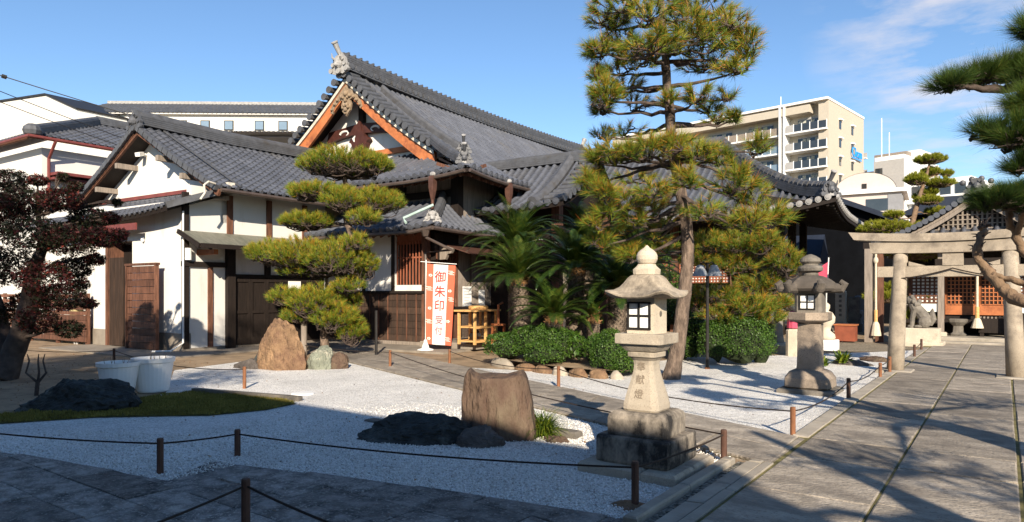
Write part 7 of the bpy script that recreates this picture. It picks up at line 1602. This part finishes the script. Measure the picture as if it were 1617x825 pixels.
# moss bank
def moss():
    poly = [gp(-40,668), gp(0,672), gp(150,662), gp(250,660), gp(330,659), gp(420,650), gp(468,640), gp(440,632), gp(380,628), gp(300,622), gp(230,630), gp(120,640), gp(40,655), gp(-40,662)]
    cx_ = sum(p[0] for p in poly)/len(poly); cy_ = sum(p[1] for p in poly)/len(poly)
    from mathutils.geometry import intersect_point_tri_2d
    def inside(x, y):
        r = False; j = len(poly)-1
        for i in range(len(poly)):
            (xi, yi), (xj, yj) = poly[i], poly[j]
            if (yi > y) != (yj > y) and x < (xj-xi)*(y-yi)/(yj-yi)+xi: r = not r
            j = i
        return r
    mb = MB(); mb.add([(p[0], p[1], .02) for p in poly], [tuple(range(len(poly)))]); o = mb.build('moss_bank', ['moss'], base=(0,0,0)); tag(o, kind='structure')
    rs = np.random.RandomState(3); xs = [p[0] for p in poly]; ys = [p[1] for p in poly]; vs = []; tn = []; from mathutils import noise as mn
    k = 0
    while k < 26000:
        x, y = rs.uniform(min(xs), max(xs)), rs.uniform(min(ys), max(ys))
        if not inside(x, y): continue
        h = .02+.035*max(0, mn.noise(V(x*3, y*3, 0))+.5)+.02*mn.noise(V(x*9, y*9, 2)); a = rs.uniform(0, 6.28); w_ = .006; l = rs.uniform(.015,.035); p = V(x, y, .015+h*.7); dx, dy = math.cos(a), math.sin(a)
        vs += [(p.x-dy*w_, p.y+dx*w_, p.z-.012), (p.x+dy*w_, p.y-dx*w_, p.z-.012), (p.x+dx*l*.7, p.y+dy*l*.7, p.z+l*.7)]; tn.append(np.clip(.35+.35*mn.noise(V(x*2.2, y*2.2, 5))+rs.normal(0,.15), 0, 1)); k += 1
    m = mat('moss_leaf', (.06,.1,.01), .8, tonecols=[(0, (.13,.105,.02)), (.5, (.25,.21,.04)), (1, (.42,.32,.09))], bump=0, transl=.15)
    tag(link_mesh('moss', np.array(vs), np.arange(len(vs)).reshape(-1, 3), None, tn, ['moss_leaf'], None, False, (cx_, cy_, 0)), kind='stuff')
    q0, q1 = G(300,622), G(470,636); mb = MB(); n = 3
    for i in range(n): a, b = q0.lerp(q1, i/n), q0.lerp(q1, (i+.98)/n); mb.bar(a+V(.0,.06,.03), b+V(0,.06,.03), .09, .10)
    tag(mb.build('kerb', ['granite_dark'], base=(0,0,0)), kind='structure')
moss()
# dry leaves and pebbles strewn on the dirt and gravel
rs = np.random.RandomState(5); vs = []; tn = []
for i in range(2600):
    if i < 1500: x, y, z = rs.uniform(-19,-10.2), rs.uniform(3.5,8.2), .006
    else:
        x, y, z = rs.uniform(-9,-2), rs.uniform(3,10), .018
        if rs.uniform() < .8: continue
    a = rs.uniform(0, 6.28); l = rs.uniform(.015,.035); dx, dy = math.cos(a)*l, math.sin(a)*l
    vs += [(x-dy*.5, y+dx*.5, z), (x+dx, y+dy, z+rs.uniform(.0,.02)), (x+dy*.5, y-dx*.5, z+.004)]; tn.append(rs.uniform())
for i in range(1500):
    x, y = rs.uniform(-9,-2), rs.uniform(1.2,9.5)
    z = .022 if y > edge_y(x) else .04
    a = rs.uniform(0, 6.28); l = rs.uniform(.03,.07); dx, dy = math.cos(a)*l, math.sin(a)*l; wq = .04
    vs += [(x-dy*wq, y+dx*wq, z), (x+dx, y+dy, z+rs.uniform(0,.008)), (x+dy*wq, y-dx*wq, z)]; tn.append(rs.uniform())
mat('dry_leaf', (.2,.1,.04), .8, tonecols=[(0, (.08,.03,.015)), (.5, (.22,.11,.05)), (1, (.34,.22,.10))], bump=0)
tag(link_mesh('fallen_leaves', np.array(vs), np.arange(len(vs)).reshape(-1, 3), None, tn, ['dry_leaf'], None, False, (-12,6,0)), kind='stuff')

# loose pebbles over the near gravel, each a small stone
rs = np.random.RandomState(9); N = 150000; X = rs.uniform(-8.5, -1.9, N); Y = rs.uniform(1.8, 8.5, N); dist = np.sqrt(X*X+Y*Y); keep = (rs.uniform(size=N) < np.clip((9.5-dist)/5, 0, 1))
X, Y = X[keep], Y[keep]
eg = np.array([edge_y(x) for x in X]); up = np.array([A0[1]+(A1[1]-A0[1])*(x-A0[0])/(A1[0]-A0[0]) for x in X]); k = (Y > eg+rs.normal(0, .012, len(X))) & (Y < up) & (X < -2.06) & ~((abs(X-L1[0]) < .45) & (abs(Y-L1[1]) < .45))
ms = [gp(0,672), gp(150,662), gp(330,659), gp(468,640), gp(440,632), gp(300,622), gp(120,640)]
k &= ~((X < -7.2) & (Y > 2.9+(X+9.6)*.4) & (Y < 6))
X, Y = X[k], Y[k]; n = len(X); s = rs.uniform(.005, .012, n); o = np.array([(1,0,0),(-1,0,0),(0,1,0),(0,-1,0),(0,0,1),(0,0,-1)], float)
d = o[None]*s[:, None, None]*rs.uniform(.6, 1.3, (n, 6, 1)); d[:, :, 2] *= .8; th = rs.uniform(0, 6.28, n); c, sn = np.cos(th)[:, None], np.sin(th)[:, None]
q = np.stack([d[:, :, 0]*c-d[:, :, 1]*sn, d[:, :, 0]*sn+d[:, :, 1]*c, d[:, :, 2]], 2)+np.stack([X, Y, .013+rs.uniform(0, .006, n)], 1)[:, None]
f = np.array([(0,2,4),(2,1,4),(1,3,4),(3,0,4),(2,0,5),(1,2,5),(3,1,5),(0,3,5)]); F = (f[None]+np.arange(n)[:, None, None]*6).reshape(-1, 3)
mat('pebble', (.7,.7,.7), .9, tonecols=[(0, (.40,.37,.33)), (.3, (.66,.63,.58)), (1, (.88,.86,.82))], bump=0)
tag(link_mesh('loose_gravel', q.reshape(-1, 3), F, None, np.repeat(rs.uniform(0, 1, n), 8), ['pebble'], None, False, (-5,4,0)), kind='stuff')
